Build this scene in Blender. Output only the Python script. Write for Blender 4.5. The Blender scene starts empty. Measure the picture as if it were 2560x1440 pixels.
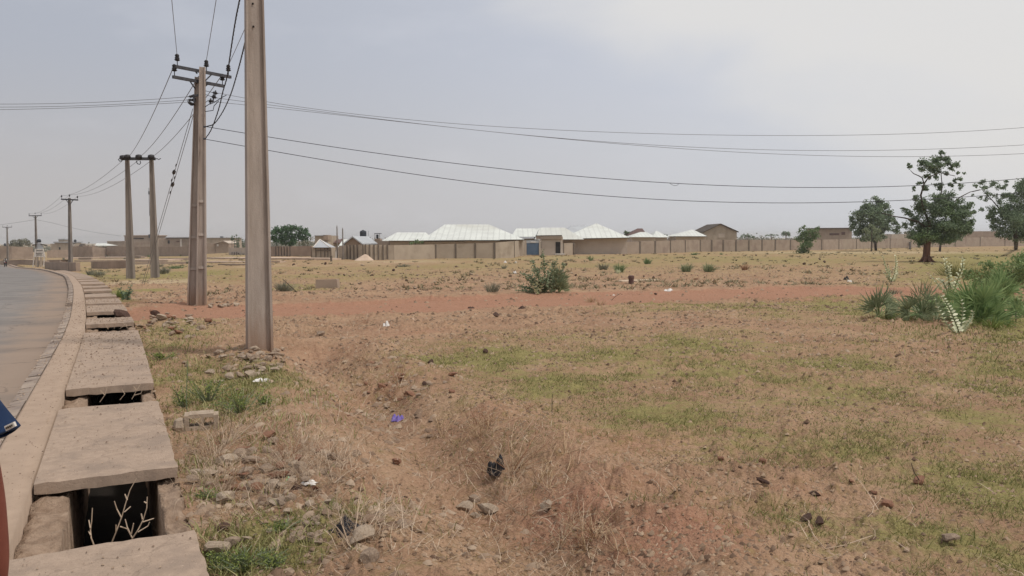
import bpy, math, random
import numpy as np
from mathutils import Vector, Matrix

random.seed(7)
rng = np.random.default_rng(7)
sc = bpy.context.scene
C = sc.collection
R = math.radians

# ---------------------------------------------------------------- camera
F = 2009.0                      # focal length in photo pixels (2560 wide)
EYE = 1.65
PITCH = math.atan((720 - 597) / F)
ROLL = R(0.4)
cam = bpy.data.cameras.new("camera")
co = bpy.data.objects.new("camera", cam)
C.objects.link(co)
cam.sensor_width = 36
cam.lens = 36 * F / 2560
cam.clip_start = 0.05
cam.clip_end = 9000
co.matrix_world = (Matrix.Translation((0, 0, EYE)) @ Matrix.Rotation(R(90) - PITCH, 4, 'X')
                   @ Matrix.Rotation(-ROLL, 4, 'Z'))
sc.camera = co

# ---------------------------------------------------------------- world
SUN_EL, SUN_AZ = 62.0, 112.0      # azimuth clockwise from +Y (to the right of the view)
w = bpy.data.worlds.new("World")
sc.world = w
w.use_nodes = True
nt = w.node_tree
nt.nodes.clear()


def nd(nt, t, **kw):
    n = nt.nodes.new(t)
    for k, v in kw.items():
        if k == 'ins':
            for i, val in v.items():
                n.inputs[i].default_value = val
        else:
            setattr(n, k, v)
    return n


def lk(nt, a, ai, b, bi):
    nt.links.new(a.outputs[ai], b.inputs[bi])


def mixc(nt, fac, a, b):
    """colour mix; fac/a/b are sockets or values"""
    m = nt.nodes.new('ShaderNodeMix')
    m.data_type = 'RGBA'
    m.clamp_factor = True
    for idx, v in ((0, fac), (6, a), (7, b)):
        if hasattr(v, 'links'):
            nt.links.new(v, m.inputs[idx])
        elif isinstance(v, (int, float)):
            m.inputs[idx].default_value = v
        else:
            m.inputs[idx].default_value = (*v, 1)[:4]
    return m.outputs[2]


def mrange(nt, sock, a, b, c=0.0, d=1.0, smooth=True):
    m = nt.nodes.new('ShaderNodeMapRange')
    if smooth:
        m.interpolation_type = 'SMOOTHSTEP'
    nt.links.new(sock, m.inputs[0])
    m.inputs[1].default_value = a
    m.inputs[2].default_value = b
    m.inputs[3].default_value = c
    m.inputs[4].default_value = d
    return m.outputs[0]


def math2(nt, op, a, b):
    m = nt.nodes.new('ShaderNodeMath')
    m.operation = op
    for i, v in enumerate((a, b)):
        if hasattr(v, 'links'):
            nt.links.new(v, m.inputs[i])
        else:
            m.inputs[i].default_value = v
    return m.outputs[0]


def srgb(r, g, b, k=1.0):
    f = lambda c: (c / 255 / 12.92 if c / 255 < 0.04045 else ((c / 255 + 0.055) / 1.055) ** 2.4) * k
    return (f(r), f(g), f(b))


tc = nd(nt, 'ShaderNodeTexCoord')
sep = nd(nt, 'ShaderNodeSeparateXYZ')
lk(nt, tc, 'Generated', sep, 0)
sky = nd(nt, 'ShaderNodeTexSky', sky_type='NISHITA')
sky.sun_disc = False
sky.sun_elevation = R(SUN_EL)
sky.sun_rotation = R(SUN_AZ)
sky.dust_density = 6
sky.air_density = 1.5
K = 10.5
hx = mrange(nt, sep.outputs[0], -0.62, 0.62)
lowc = mixc(nt, hx, srgb(192, 188, 187, K), srgb(211, 213, 218, K))
midc = mixc(nt, hx, srgb(176, 180, 191, K), srgb(209, 213, 224, K))
el = mrange(nt, sep.outputs[2], 0.0, 0.24)
haze = mixc(nt, el, lowc, midc)
# thin high cloud, brightest towards the upper right
mp = nd(nt, 'ShaderNodeMapping', ins={3: (1.0, 1.0, 2.6)})
lk(nt, tc, 'Generated', mp, 0)
n1 = nd(nt, 'ShaderNodeTexNoise', ins={2: 2.6, 3: 5.0, 4: 0.5, 8: 0.3})
lk(nt, mp, 0, n1, 0)
bank = math2(nt, 'ADD', math2(nt, 'MULTIPLY', sep.outputs[0], 1.5), math2(nt, 'MULTIPLY', sep.outputs[2], 2.9))
bank = math2(nt, 'ADD', bank, math2(nt, 'MULTIPLY', math2(nt, 'SUBTRACT', n1.outputs[0], 0.5), 0.75))
cm = mrange(nt, bank, 0.72, 1.15)
haze = mixc(nt, math2(nt, 'MULTIPLY', cm, 0.95), haze, srgb(226, 224, 222, K))
n2 = nd(nt, 'ShaderNodeTexNoise', ins={2: 7.0, 3: 5.0, 4: 0.6})
lk(nt, mp, 0, n2, 0)
wisp = mrange(nt, n2.outputs[0], 0.5, 0.8)
haze = mixc(nt, math2(nt, 'MULTIPLY', wisp, 0.16), haze, srgb(222, 222, 228, K))
colr = mixc(nt, 0.9, sky.outputs[0], haze)
bg = nd(nt, 'ShaderNodeBackground')
bg.inputs[1].default_value = 0.1
nt.links.new(colr, bg.inputs[0])
wo = nd(nt, 'ShaderNodeOutputWorld')
lk(nt, bg, 0, wo, 0)

sd = bpy.data.lights.new("sun", 'SUN')
sd.energy = 2.2
sd.angle = R(5)
sd.color = (1.0, 0.95, 0.88)
so = bpy.data.objects.new("sun", sd)
C.objects.link(so)
sa, se = R(SUN_AZ), R(SUN_EL)
sdir = Vector((math.sin(sa) * math.cos(se), math.cos(sa) * math.cos(se), math.sin(se)))
so.rotation_euler = sdir.to_track_quat('Z', 'Y').to_euler()
so.location = sdir * 50

sc.view_settings.view_transform = 'Standard'
sc.view_settings.look = 'None'
sc.view_settings.exposure = 0.0
sc.view_settings.gamma = 1.0
sc.view_settings.use_curve_mapping = False
sc.cycles.max_bounces = 6
sc.cycles.diffuse_bounces = 3
sc.cycles.use_denoising = True

# ---------------------------------------------------------------- rays and terrain
_c, _s = math.cos(ROLL), math.sin(ROLL)


def ray(px, py):
    u = (px - 1280) / F
    v = -(py - 720) / F
    u2, v2 = _c * u + _s * v, -_s * u + _c * v
    return Vector((u2, math.cos(PITCH) + math.sin(PITCH) * v2, -math.sin(PITCH) + math.cos(PITCH) * v2))


def P(px, py, Y):
    """point on the sight line at world depth Y"""
    d = ray(px, py)
    t = Y / d.y
    return Vector((d.x * t, Y, EYE + d.z * t))


def PZ(px, py, z):
    d = ray(px, py)
    t = (z - EYE) / d.z
    return Vector((d.x * t, d.y * t, z))


def PV(px, py, a, b):
    """point on the sight line in the vertical plane through a and b"""
    d = ray(px, py)
    nx, ny = -(b[1] - a[1]), (b[0] - a[0])
    t = (a[0] * nx + a[1] * ny) / (d.x * nx + d.y * ny)
    return Vector((d.x * t, d.y * t, EYE + d.z * t))


def base_z(x, y):
    D = np.hypot(x, y)
    az = np.degrees(np.arctan2(x, np.maximum(y, 0.01)))
    t = np.clip((-16 - az) / 11.0, 0, 1)
    t = t * t * (3 - 2 * t)
    dr = 0.0148 * np.maximum(0, np.minimum(D, 165) - 40)
    return -0.005 * np.minimum(D, 500) - dr * t


FO = -0.105                       # the field lies a slab's thickness below the walkway


def hit(px, py, off=FO):
    d = ray(px, py)
    lo, hi = 0.5, 3000.0
    for _ in range(60):
        m = math.sqrt(lo * hi)
        if EYE + d.z * m > base_z(d.x * m, d.y * m) + off:
            lo = m
        else:
            hi = m
    return Vector((d.x * lo, d.y * lo, EYE + d.z * lo))


# value noise -------------------------------------------------------------
_tab = rng.random((256, 256)).astype(np.float32)


def vnoise(x, y):
    xi, yi = np.floor(x).astype(np.int64), np.floor(y).astype(np.int64)
    fx, fy = (x - xi).astype(np.float32), (y - yi).astype(np.float32)
    fx = fx * fx * (3 - 2 * fx)
    fy = fy * fy * (3 - 2 * fy)
    a = _tab[xi & 255, yi & 255]
    b = _tab[(xi + 1) & 255, yi & 255]
    c = _tab[xi & 255, (yi + 1) & 255]
    d = _tab[(xi + 1) & 255, (yi + 1) & 255]
    return (a * (1 - fx) + b * fx) * (1 - fy) + (c * (1 - fx) + d * fx) * fy


def fbm(x, y, o=4, g=0.5):
    s, a, t = 0, 1.0, 0
    for i in range(o):
        # rotate every octave so that the lattice does not line up
        ca, sa_ = math.cos(0.7 * i + 0.4), math.sin(0.7 * i + 0.4)
        s = s + a * vnoise((x * ca - y * sa_) * 2 ** i + 17.3 * i, (x * sa_ + y * ca) * 2 ** i + 5.1 * i)
        t += a
        a *= g
    return s / t


# ---------------------------------------------------------------- mesh helpers
def tag(o, label=None, cat=None, group=None, kind=None):
    if label:
        o['label'] = label
    if cat:
        o['category'] = cat
    if group:
        o['group'] = group
    if kind:
        o['kind'] = kind
    return o


def empty(name, loc, label=None, cat=None, group=None, rz=0):
    o = bpy.data.objects.new(name, None)
    C.objects.link(o)
    o.location = loc
    o.rotation_euler = (0, 0, rz)
    o.empty_display_size = 0.2
    return tag(o, label, cat, group)


def link(name, me, parent=None, loc=None, local=False):
    o = bpy.data.objects.new(name, me)
    C.objects.link(o)
    if parent is not None:
        o.parent = parent
        if not local:
            # vertices are given in world space: undo the parents' placing
            m = Matrix.Identity(4)
            p = parent
            while p is not None:
                m = (Matrix.Translation(p.location) @ p.rotation_euler.to_matrix().to_4x4()) @ m
                p = p.parent
            inv = m.inverted()
            if not isinstance(me, bpy.types.Mesh) or me.users == 1:
                me.transform(inv)
    if loc is not None:
        o.location = loc
    return o


def npmesh(name, v, f, mat, smooth=False):
    v = np.asarray(v, dtype=np.float32)
    f = np.asarray(f, dtype=np.int32)
    me = bpy.data.meshes.new(name)
    n, k = f.shape
    me.vertices.add(len(v))
    me.vertices.foreach_set('co', v.ravel())
    me.loops.add(n * k)
    me.loops.foreach_set('vertex_index', f.ravel())
    me.polygons.add(n)
    me.polygons.foreach_set('loop_start', np.arange(n, dtype=np.int32) * k)
    me.polygons.foreach_set('loop_total', np.full(n, k, dtype=np.int32))
    if smooth:
        me.polygons.foreach_set('use_smooth', np.ones(n, dtype=bool))
    me.update(calc_edges=True)
    if mat:
        me.materials.append(mat)
    return me


class MB:
    def __init__(s):
        s.v, s.f = [], []

    def add(s, vs, fs):
        o = len(s.v)
        s.v += [tuple(p) for p in vs]
        s.f += [tuple(i + o for i in f) for f in fs]
        return s

    def hexa(s, b4, t4):
        """solid from four bottom and four top corners (same winding, counter-clockwise)"""
        return s.add(list(b4) + list(t4), [(3, 2, 1, 0), (4, 5, 6, 7), (0, 1, 5, 4), (1, 2, 6, 5), (2, 3, 7, 6), (3, 0, 4, 7)])

    def box(s, x0, x1, y0, y1, z0, z1):
        return s.hexa([(x0, y0, z0), (x1, y0, z0), (x1, y1, z0), (x0, y1, z0)],
                      [(x0, y0, z1), (x1, y0, z1), (x1, y1, z1), (x0, y1, z1)])

    def bar(s, a, b, wd, h=None, up=(0, 0, 1)):
        a, b = Vector(a), Vector(b)
        h = h or wd
        d = (b - a).normalized()
        u = Vector(up)
        if abs(d.dot(u)) > 0.99:
            u = Vector((0, 1, 0))
        r = d.cross(u).normalized() * wd / 2
        q = r.cross(d).normalized() * h / 2
        return s.hexa([a - r - q, a + r - q, b + r - q, b - r - q], [a - r + q, a + r + q, b + r + q, b - r + q])

    def tube(s, pts, rad, n=6, cap=True):
        pts = [Vector(p) for p in pts]
        if not hasattr(rad, '__len__'):
            rad = [rad] * len(pts)
        o = len(s.v)
        prev = None
        for i, p in enumerate(pts):
            d = (pts[min(i + 1, len(pts) - 1)] - pts[max(i - 1, 0)])
            if d.length < 1e-9:
                d = Vector((0, 0, 1))
            d.normalize()
            if prev is None:
                u = Vector((0, 0, 1)) if abs(d.z) < 0.9 else Vector((1, 0, 0))
                prev = d.cross(u).normalized()
            prev = (prev - d * prev.dot(d))
            if prev.length < 1e-6:
                prev = d.orthogonal()
            prev.normalize()
            q = d.cross(prev)
            for k in range(n):
                a = 2 * math.pi * k / n
                s.v.append(tuple(p + (prev * math.cos(a) + q * math.sin(a)) * rad[i]))
        for i in range(len(pts) - 1):
            for k in range(n):
                k2 = (k + 1) % n
                s.f.append((o + i * n + k, o + i * n + k2, o + (i + 1) * n + k2, o + (i + 1) * n + k))
        if cap:
            s.f.append(tuple(o + k for k in range(n - 1, -1, -1)))
            s.f.append(tuple(o + (len(pts) - 1) * n + k for k in range(n)))
        return s

    def lathe(s, c, prof, n=10, axis=(0, 0, 1)):
        q = Vector(axis).normalized().to_track_quat('Z', 'Y').to_matrix()
        o = len(s.v)
        c = Vector(c)
        for r, z in prof:
            for k in range(n):
                a = 2 * math.pi * k / n
                s.v.append(tuple(c + q @ Vector((r * math.cos(a), r * math.sin(a), z))))
        for i in range(len(prof) - 1):
            for k in range(n):
                k2 = (k + 1) % n
                s.f.append((o + i * n + k, o + i * n + k2, o + (i + 1) * n + k2, o + (i + 1) * n + k))
        s.f.append(tuple(o + k for k in range(n - 1, -1, -1)))
        s.f.append(tuple(o + (len(prof) - 1) * n + k for k in range(n)))
        return s

    def mesh(s, name, mat, smooth=False):
        me = bpy.data.meshes.new(name)
        me.from_pydata(s.v, [], s.f)
        if smooth:
            me.polygons.foreach_set('use_smooth', [True] * len(me.polygons))
        me.update()
        if mat:
            me.materials.append(mat)
        return me

    def obj(s, name, mat, parent=None, smooth=False):
        return link(name, s.mesh(name, mat, smooth), parent)


def thing(name, mb, mat, label, cat, group=None, smooth=False):
    """a top-level thing of one mesh; its origin is moved to its base"""
    v = np.array(mb.v)
    b = Vector((float(v[:, 0].mean()), float(v[:, 1].mean()), float(v[:, 2].min())))
    me = mb.mesh(name, mat, smooth)
    me.transform(Matrix.Translation(-b))
    o = bpy.data.objects.new(name, me)
    C.objects.link(o)
    o.location = b
    return tag(o, label, cat, group)


# ---------------------------------------------------------------- materials
def mat_base(name, rough=0.9, spec=.2):
    m = bpy.data.materials.new(name)
    m.use_nodes = True
    nt = m.node_tree
    b = nt.nodes['Principled BSDF']
    b.inputs['Roughness'].default_value = rough
    b.inputs['Specular IOR Level'].default_value = spec
    return m, nt, b


def mat_noise(name, c1, c2, scale=3.0, rough=0.9, bump=0.3, bscale=30.0, detail=6, c3=None, s3=0.6, stretch=None, dist=0.02, metal=0.0, pits=False, base_dirt=False, cracks=False):
    """two-tone weathered surface with a second, larger stain and fine bump"""
    m, nt, b = mat_base(name, rough)
    tc = nd(nt, 'ShaderNodeTexCoord')
    src = tc.outputs['Object']
    if stretch:
        mp = nd(nt, 'ShaderNodeMapping', ins={3: stretch})
        nt.links.new(src, mp.inputs[0])
        src = mp.outputs[0]
    n = nd(nt, 'ShaderNodeTexNoise', ins={2: scale, 3: detail, 4: 0.6})
    nt.links.new(src, n.inputs[0])
    c = mixc(nt, mrange(nt, n.outputs[0], 0.32, 0.68), c1, c2)
    if c3:
        n3 = nd(nt, 'ShaderNodeTexNoise', ins={2: s3, 3: 4.0, 4: 0.6})
        nt.links.new(src, n3.inputs[0])
        c = mixc(nt, mrange(nt, n3.outputs[0], 0.48, 0.72), c, c3)
    if pits:
        v_ = nd(nt, 'ShaderNodeTexNoise', ins={2: 110.0, 3: 3.0, 4: .75})
        nt.links.new(tc.outputs['Object'], v_.inputs[0])
        c = mixc(nt, mrange(nt, v_.outputs[0], .56, .68, 0, .6), c, tuple(k * .45 for k in c1))
        v2_ = nd(nt, 'ShaderNodeTexNoise', ins={2: 38.0, 3: 5.0, 4: .7})
        nt.links.new(tc.outputs['Object'], v2_.inputs[0])
        c = mixc(nt, mrange(nt, v2_.outputs[0], .38, .28, 0, .6), c, tuple(min(1, k * 1.35) for k in c2))
    if cracks:
        wn = nd(nt, 'ShaderNodeTexNoise', ins={2: 2.5, 3: 5.0, 4: .6})
        nt.links.new(tc.outputs['Object'], wn.inputs[0])
        va = nd(nt, 'ShaderNodeVectorMath', operation='MULTIPLY_ADD')
        nt.links.new(wn.outputs[1], va.inputs[0])
        va.inputs[1].default_value = (.55, .55, .55)
        nt.links.new(tc.outputs['Object'], va.inputs[2])
        vo = nd(nt, 'ShaderNodeTexVoronoi', feature='DISTANCE_TO_EDGE', ins={2: .62})
        nt.links.new(va.outputs[0], vo.inputs[0])
        c = mixc(nt, mrange(nt, vo.outputs[0], .006, .002, 0, .22), c, (.07, .05, .038))
    if base_dirt:
        sz_ = nd(nt, 'ShaderNodeSeparateXYZ')
        nt.links.new(tc.outputs['Object'], sz_.inputs[0])
        hz_ = math2(nt, 'ADD', sz_.outputs[2], math2(nt, 'MULTIPLY', n.outputs[0], .9))
        c = mixc(nt, mrange(nt, hz_, 1.25, .35, 0, .65), c, (.27, .16, .10))
    nt.links.new(c, b.inputs['Base Color'])
    b.inputs['Metallic'].default_value = metal
    if bump:
        nb = nd(nt, 'ShaderNodeTexNoise', ins={2: bscale, 3: 5.0, 4: 0.65})
        nt.links.new(tc.outputs['Object'], nb.inputs[0])
        bp = nd(nt, 'ShaderNodeBump', ins={0: bump, 1: dist})
        nt.links.new(nb.outputs[0], bp.inputs['Height'])
        nt.links.new(bp.outputs[0], b.inputs['Normal'])
    return m


def mat_leaf(name, c1, c2, rough=0.6, trans=0.25):
    m, nt, b = mat_base(name, rough)
    g = nd(nt, 'ShaderNodeNewGeometry')
    c = mixc(nt, g.outputs['Random Per Island'], c1, c2)
    nt.links.new(c, b.inputs['Base Color'])
    if trans:
        t = nd(nt, 'ShaderNodeBsdfTranslucent')
        nt.links.new(c, t.inputs[0])
        mx = nd(nt, 'ShaderNodeMixShader', ins={0: trans})
        out = nt.nodes['Material Output']
        nt.links.new(b.outputs[0], mx.inputs[1])
        nt.links.new(t.outputs[0], mx.inputs[2])
        nt.links.new(mx.outputs[0], out.inputs[0])
    return m


M = {}
M['pole'] = mat_noise('pole_concrete', (.345, .292, .255), (.425, .362, .318), 7.0, bump=.5, bscale=45, c3=(.255, .205, .172), s3=2.2, stretch=(1.6, 1.6, .22), dist=.008, base_dirt=True, pits=True)
M['pole_mid'] = mat_noise('weathered_pole_concrete', (.20, .17, .148), (.27, .228, .198), 3.0, bump=.2, stretch=(1.6, 1.6, .22))
M['pole_far'] = mat_noise('far_pole_concrete', (.17, .15, .135), (.23, .2, .18), 2.0, bump=0)
M['slab'] = mat_noise('slab_concrete', (.315, .236, .18), (.375, .283, .218), 16.0, bump=.8, bscale=70, c3=(.265, .203, .16), s3=2.4, dist=.006, pits=True, cracks=True)
M['mortar'] = mat_noise('drain_mortar', (.36, .26, .19), (.24, .165, .115), 9.0, bump=1.0, bscale=22, dist=.04)
M['drain_shade'] = mat_noise('painted_drain_shade', (.012, .01, .008), (.02, .016, .013), 5, bump=.3)  # near-black colour paints in the shade deep inside the drain
M['kerb'] = mat_noise('kerb_concrete', (.36, .29, .235), (.22, .175, .15), 3.0, bump=.6, bscale=40, dist=.01)
M['steel'] = mat_noise('painted_steel', (.05, .052, .06), (.08, .08, .09), 6, rough=.6, bump=0)
M['porcelain'] = mat_noise('dark_porcelain', (.022, .02, .022), (.035, .03, .03), 6, rough=.4, bump=0)
M['wire'] = mat_noise('aluminium_wire', (.14, .14, .155), (.19, .19, .2), 6, rough=.6, bump=0)
M['cable'] = mat_noise('black_cable', (.03, .032, .04), (.045, .045, .055), 6, rough=.6, bump=0)
M['mud'] = mat_noise('mud_wall', (.36, .275, .215), (.30, .23, .18), 1.2, bump=.4, bscale=6, c3=(.25, .19, .15), s3=.25)
M['mud_pink'] = mat_noise('pink_mud_render', (.35, .282, .225), (.30, .24, .19), .8, bump=.3, bscale=6, c3=(.25, .19, .155), s3=.6)
M['block'] = mat_noise('sandcrete_block', (.42, .35, .275), (.37, .305, .24), .9, bump=.4, bscale=5, c3=(.29, .235, .18), s3=.5)
M['block_post'] = mat_noise('shaded_pilaster', (.13, .105, .085), (.17, .14, .11), 2, bump=0)  # dark tone paints in the shadow on the wall ribs
M['plaster'] = mat_noise('pale_plaster', (.50, .43, .36), (.44, .37, .31), .7, bump=.2, bscale=6)
M['roof_white'] = mat_noise('white_sheet_roof', (.63, .65, .615), (.54, .555, .53), .5, rough=.7, bump=0, c3=(.5, .5, .46), s3=.12)
M['roof_grey'] = mat_noise('grey_sheet_roof', (.42, .44, .46), (.36, .37, .39), .6, rough=.5, bump=0)
M['roof_brown'] = mat_noise('rusty_roof', (.13, .07, .06), (.09, .055, .05), 1.0, rough=.7, bump=0)
M['dark'] = mat_noise('dark_opening', (.02, .018, .017), (.03, .026, .024), 2, bump=0)
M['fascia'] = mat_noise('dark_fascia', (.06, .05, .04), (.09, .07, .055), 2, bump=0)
M['blue_gate'] = mat_noise('blue_gate_paint', (.08, .125, .2), (.1, .145, .215), 2, rough=.5, bump=0)
M['tank'] = mat_noise('black_plastic_tank', (.03, .035, .045), (.045, .05, .06), 3, rough=.5, bump=0)
M['white'] = mat_noise('white_paint', (.66, .62, .57), (.52, .48, .44), 3, bump=0)
M['trunk'] = mat_noise('reddish_bark', (.17, .085, .055), (.11, .06, .042), 3, bump=.6, bscale=14, stretch=(3, 3, .6), dist=.03)
M['branch'] = mat_noise('dark_bark', (.05, .04, .032), (.08, .062, .05), 3, bump=0)
M['leaf_dark'] = mat_leaf('dark_leaf', (.115, .165, .10), (.235, .305, .185), trans=.38)
M['leaf_mid'] = mat_leaf('mid_leaf', (.11, .17, .075), (.22, .29, .14))
M['leaf_grey'] = mat_leaf('grey_green_leaf', (.15, .19, .11), (.3, .34, .21))
M['leaf_far'] = mat_leaf('far_dusty_leaf', (.15, .15, .11), (.26, .25, .18))
M['leaf_neem'] = mat_leaf('fresh_tree_leaf', (.055, .12, .06), (.12, .2, .095))
M['palm'] = mat_leaf('palm_leaf', (.13, .215, .08), (.31, .42, .18))
M['palm_grey'] = mat_leaf('dusty_palm_leaf', (.15, .185, .10), (.31, .34, .20))
M['milkweed'] = mat_leaf('pale_milkweed_leaf', (.48, .51, .32), (.80, .80, .60), trans=.15)
M['grassblade'] = mat_leaf('grass_blade', (.115, .125, .035), (.26, .25, .10), trans=.2)
M['straw'] = mat_leaf('dry_straw', (.34, .23, .13), (.5, .37, .24), trans=0)
M['twig'] = mat_leaf('dry_twig', (.33, .235, .155), (.52, .41, .31), trans=0)
M['rust_twig'] = mat_leaf('reddish_twig', (.22, .11, .06), (.36, .2, .12), trans=0)
M['weed_green'] = mat_leaf('weed_leaf', (.12, .17, .04), (.28, .32, .1))
M['weed_soft'] = mat_leaf('soft_bush_leaf', (.16, .23, .09), (.33, .42, .19))
M['verge'] = mat_leaf('verge_blade', (.17, .175, .055), (.38, .345, .17), trans=.2)
M['stone'] = mat_noise('rubble_stone', (.33, .25, .185), (.22, .16, .12), 14, bump=.6, bscale=60, dist=.01)
M['stone_red'] = mat_noise('laterite_clod', (.27, .14, .09), (.18, .095, .062), 14, bump=.6, bscale=60, dist=.01)
M['stone_pale'] = mat_noise('pale_rubble', (.40, .32, .245), (.28, .215, .16), 12, bump=.6, bscale=60, dist=.01)
M['stone_dark'] = mat_noise('dark_clod', (.06, .035, .028), (.1, .06, .045), 14, bump=.5, bscale=60, dist=.01)
M['plastic_black'] = mat_noise('black_plastic_bag', (.012, .011, .013), (.03, .027, .03), 10, rough=.35, bump=.3)
M['plastic_white'] = mat_noise('white_plastic', (.75, .72, .68), (.55, .52, .5), 10, rough=.5, bump=.3)
M['plastic_purple'] = mat_noise('purple_plastic', (.14, .1, .36), (.19, .14, .42), 10, rough=.5, bump=.2)
M['plastic_green'] = mat_noise('green_plastic', (.2, .5, .25), (.3, .6, .35), 10, rough=.5, bump=.2)
M['wood'] = mat_noise('pale_plank', (.62, .5, .38), (.5, .4, .3), 5, bump=.2)
M['sand'] = mat_noise('pale_sand_heap', (.58, .45, .35), (.46, .35, .27), 1.5, bump=.5, bscale=5)
M['asphalt'] = None
M['skin'] = mat_noise('brown_skin', (.19, .062, .045), (.225, .078, .056), 8, rough=.55, bump=.12, bscale=120, dist=.003)
M['shirt'] = mat_noise('dark_blue_cloth', (.022, .05, .13), (.035, .075, .185), 5, bump=.3, bscale=200, dist=.003)
M['trouser'] = mat_noise('charcoal_cloth', (.03, .03, .035), (.05, .05, .055), 5, bump=.2, bscale=200, dist=.003)
M['hair'] = mat_noise('black_hair', (.01, .009, .009), (.02, .017, .016), 30, bump=.5, bscale=200)
M['rubber'] = mat_noise('black_rubber', (.02, .02, .02), (.03, .03, .03), 8, bump=0)
M['red_paint'] = mat_noise('red_paint', (.25, .03, .025), (.3, .05, .04), 8, rough=.4, bump=0)

_nt = M['roof_white'].node_tree
_tc = nd(_nt, 'ShaderNodeTexCoord')
_wv = nd(_nt, 'ShaderNodeTexWave', ins={1: .42, 2: .6, 3: 1.0})
_wv.bands_direction = 'X'
_nt.links.new(_tc.outputs['Object'], _wv.inputs[0])
_bs = _nt.nodes['Principled BSDF']
_old = _bs.inputs['Base Color'].links[0].from_socket
_nt.links.new(mixc(_nt, mrange(_nt, _wv.outputs[1], .0, .22, .45, 0), _old, (.40, .41, .39)), _bs.inputs['Base Color'])

# striped shirt of the far rider
_m, _nt, _b = mat_base('striped_cloth', .8)
_tc = nd(_nt, 'ShaderNodeTexCoord')
_wv = nd(_nt, 'ShaderNodeTexWave', ins={1: 2.2})
_wv.bands_direction = 'DIAGONAL'
_nt.links.new(_tc.outputs['Object'], _wv.inputs[0])
_nt.links.new(mixc(_nt, mrange(_nt, _wv.outputs[1], .4, .6), (.6, .58, .55), (.06, .05, .05)), _b.inputs['Base Color'])
M['striped'] = _m

# asphalt, dusty with a sandy margin
m, nt_, b = mat_base('dusty_asphalt', 1.0, .02)
tc_ = nd(nt_, 'ShaderNodeTexCoord')
at = nd(nt_, 'ShaderNodeAttribute', attribute_name='edge')
na = nd(nt_, 'ShaderNodeTexNoise', ins={2: 1.1, 3: 6.0, 4: .6})
nt_.links.new(tc_.outputs['Object'], na.inputs[0])
c = mixc(nt_, mrange(nt_, na.outputs[0], .35, .65), (.195, .182, .175), (.235, .219, .208))
e = math2(nt_, 'ADD', at.outputs['Fac'], math2(nt_, 'MULTIPLY', math2(nt_, 'SUBTRACT', na.outputs[0], .5), .7))
c = mixc(nt_, mrange(nt_, e, .45, 1.0, 0, .75), c, (.30, .22, .165))
nf = nd(nt_, 'ShaderNodeTexNoise', ins={2: 160.0, 3: 3.0, 4: .7})
nt_.links.new(tc_.outputs['Object'], nf.inputs[0])
c = mixc(nt_, mrange(nt_, nf.outputs[0], .5, .75, 0, .35), c, (.1, .09, .085))
vo_ = nd(nt_, 'ShaderNodeTexVoronoi', feature='DISTANCE_TO_EDGE', ins={2: .35})
va_ = nd(nt_, 'ShaderNodeVectorMath', operation='MULTIPLY_ADD')
nt_.links.new(na.outputs[1], va_.inputs[0])
va_.inputs[1].default_value = (1.5, 1.5, 1.5)
nt_.links.new(tc_.outputs['Object'], va_.inputs[2])
nt_.links.new(va_.outputs[0], vo_.inputs[0])
c = mixc(nt_, mrange(nt_, vo_.outputs[0], .012, .004, 0, .35), c, (.06, .055, .05))
pa_ = nd(nt_, 'ShaderNodeTexNoise', ins={2: .35, 3: 3.0, 4: .5})
nt_.links.new(tc_.outputs['Object'], pa_.inputs[0])
c = mixc(nt_, mrange(nt_, pa_.outputs[0], .52, .6, 0, .35), c, (.15, .137, .13))
nt_.links.new(c, b.inputs['Base Color'])
bp = nd(nt_, 'ShaderNodeBump', ins={0: .4, 1: .006})
nt_.links.new(nf.outputs[0], bp.inputs['Height'])
nt_.links.new(bp.outputs[0], b.inputs['Normal'])
M['asphalt'] = m

# sandy pavement
M['pavement'] = mat_noise('sandy_pavement', (.365, .272, .205), (.318, .235, .176), 6, bump=.35, bscale=90, c3=(.385, .29, .222), s3=.5, dist=.006)

# ground: soil, red laterite, sand and grass by mapped cover
m, nt_, b = mat_base('soil', 1.0, .05)
tc_ = nd(nt_, 'ShaderNodeTexCoord')
at = nd(nt_, 'ShaderNodeAttribute', attribute_name='cover')
sp = nd(nt_, 'ShaderNodeSeparateColor')
nt_.links.new(at.outputs['Color'], sp.inputs[0])
ns = nd(nt_, 'ShaderNodeTexNoise', ins={2: .8, 3: 7.0, 4: .62})
nm = nd(nt_, 'ShaderNodeTexNoise', ins={2: 9.0, 3: 6.0, 4: .65})
nf = nd(nt_, 'ShaderNodeTexNoise', ins={2: 55.0, 3: 4.0, 4: .7})
for n_ in (ns, nm, nf):
    nt_.links.new(tc_.outputs['Object'], n_.inputs[0])
soil = mixc(nt_, mrange(nt_, ns.outputs[0], .35, .65), (.325, .2, .13), (.412, .27, .177))
soil = mixc(nt_, mrange(nt_, nm.outputs[0], .47, .70, 0, .7), soil, (.20, .125, .08))
red = mixc(nt_, mrange(nt_, nm.outputs[0], .3, .7), (.385, .208, .14), (.32, .165, .108))
sand = mixc(nt_, mrange(nt_, nm.outputs[0], .3, .7), (.52, .40, .275), (.44, .33, .23))
grs = mixc(nt_, mrange(nt_, nm.outputs[0], .3, .7), (.185, .173, .06), (.30, .262, .11))


def jit(sock, amt, lo, hi, mx=1.0):
    s_ = math2(nt_, 'ADD', sock, math2(nt_, 'MULTIPLY', math2(nt_, 'SUBTRACT', nm.outputs[0], .5), amt))
    s_ = math2(nt_, 'ADD', s_, math2(nt_, 'MULTIPLY', math2(nt_, 'SUBTRACT', ns.outputs[0], .5), .7))
    return mrange(nt_, s_, lo, hi, 0, mx)


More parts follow.
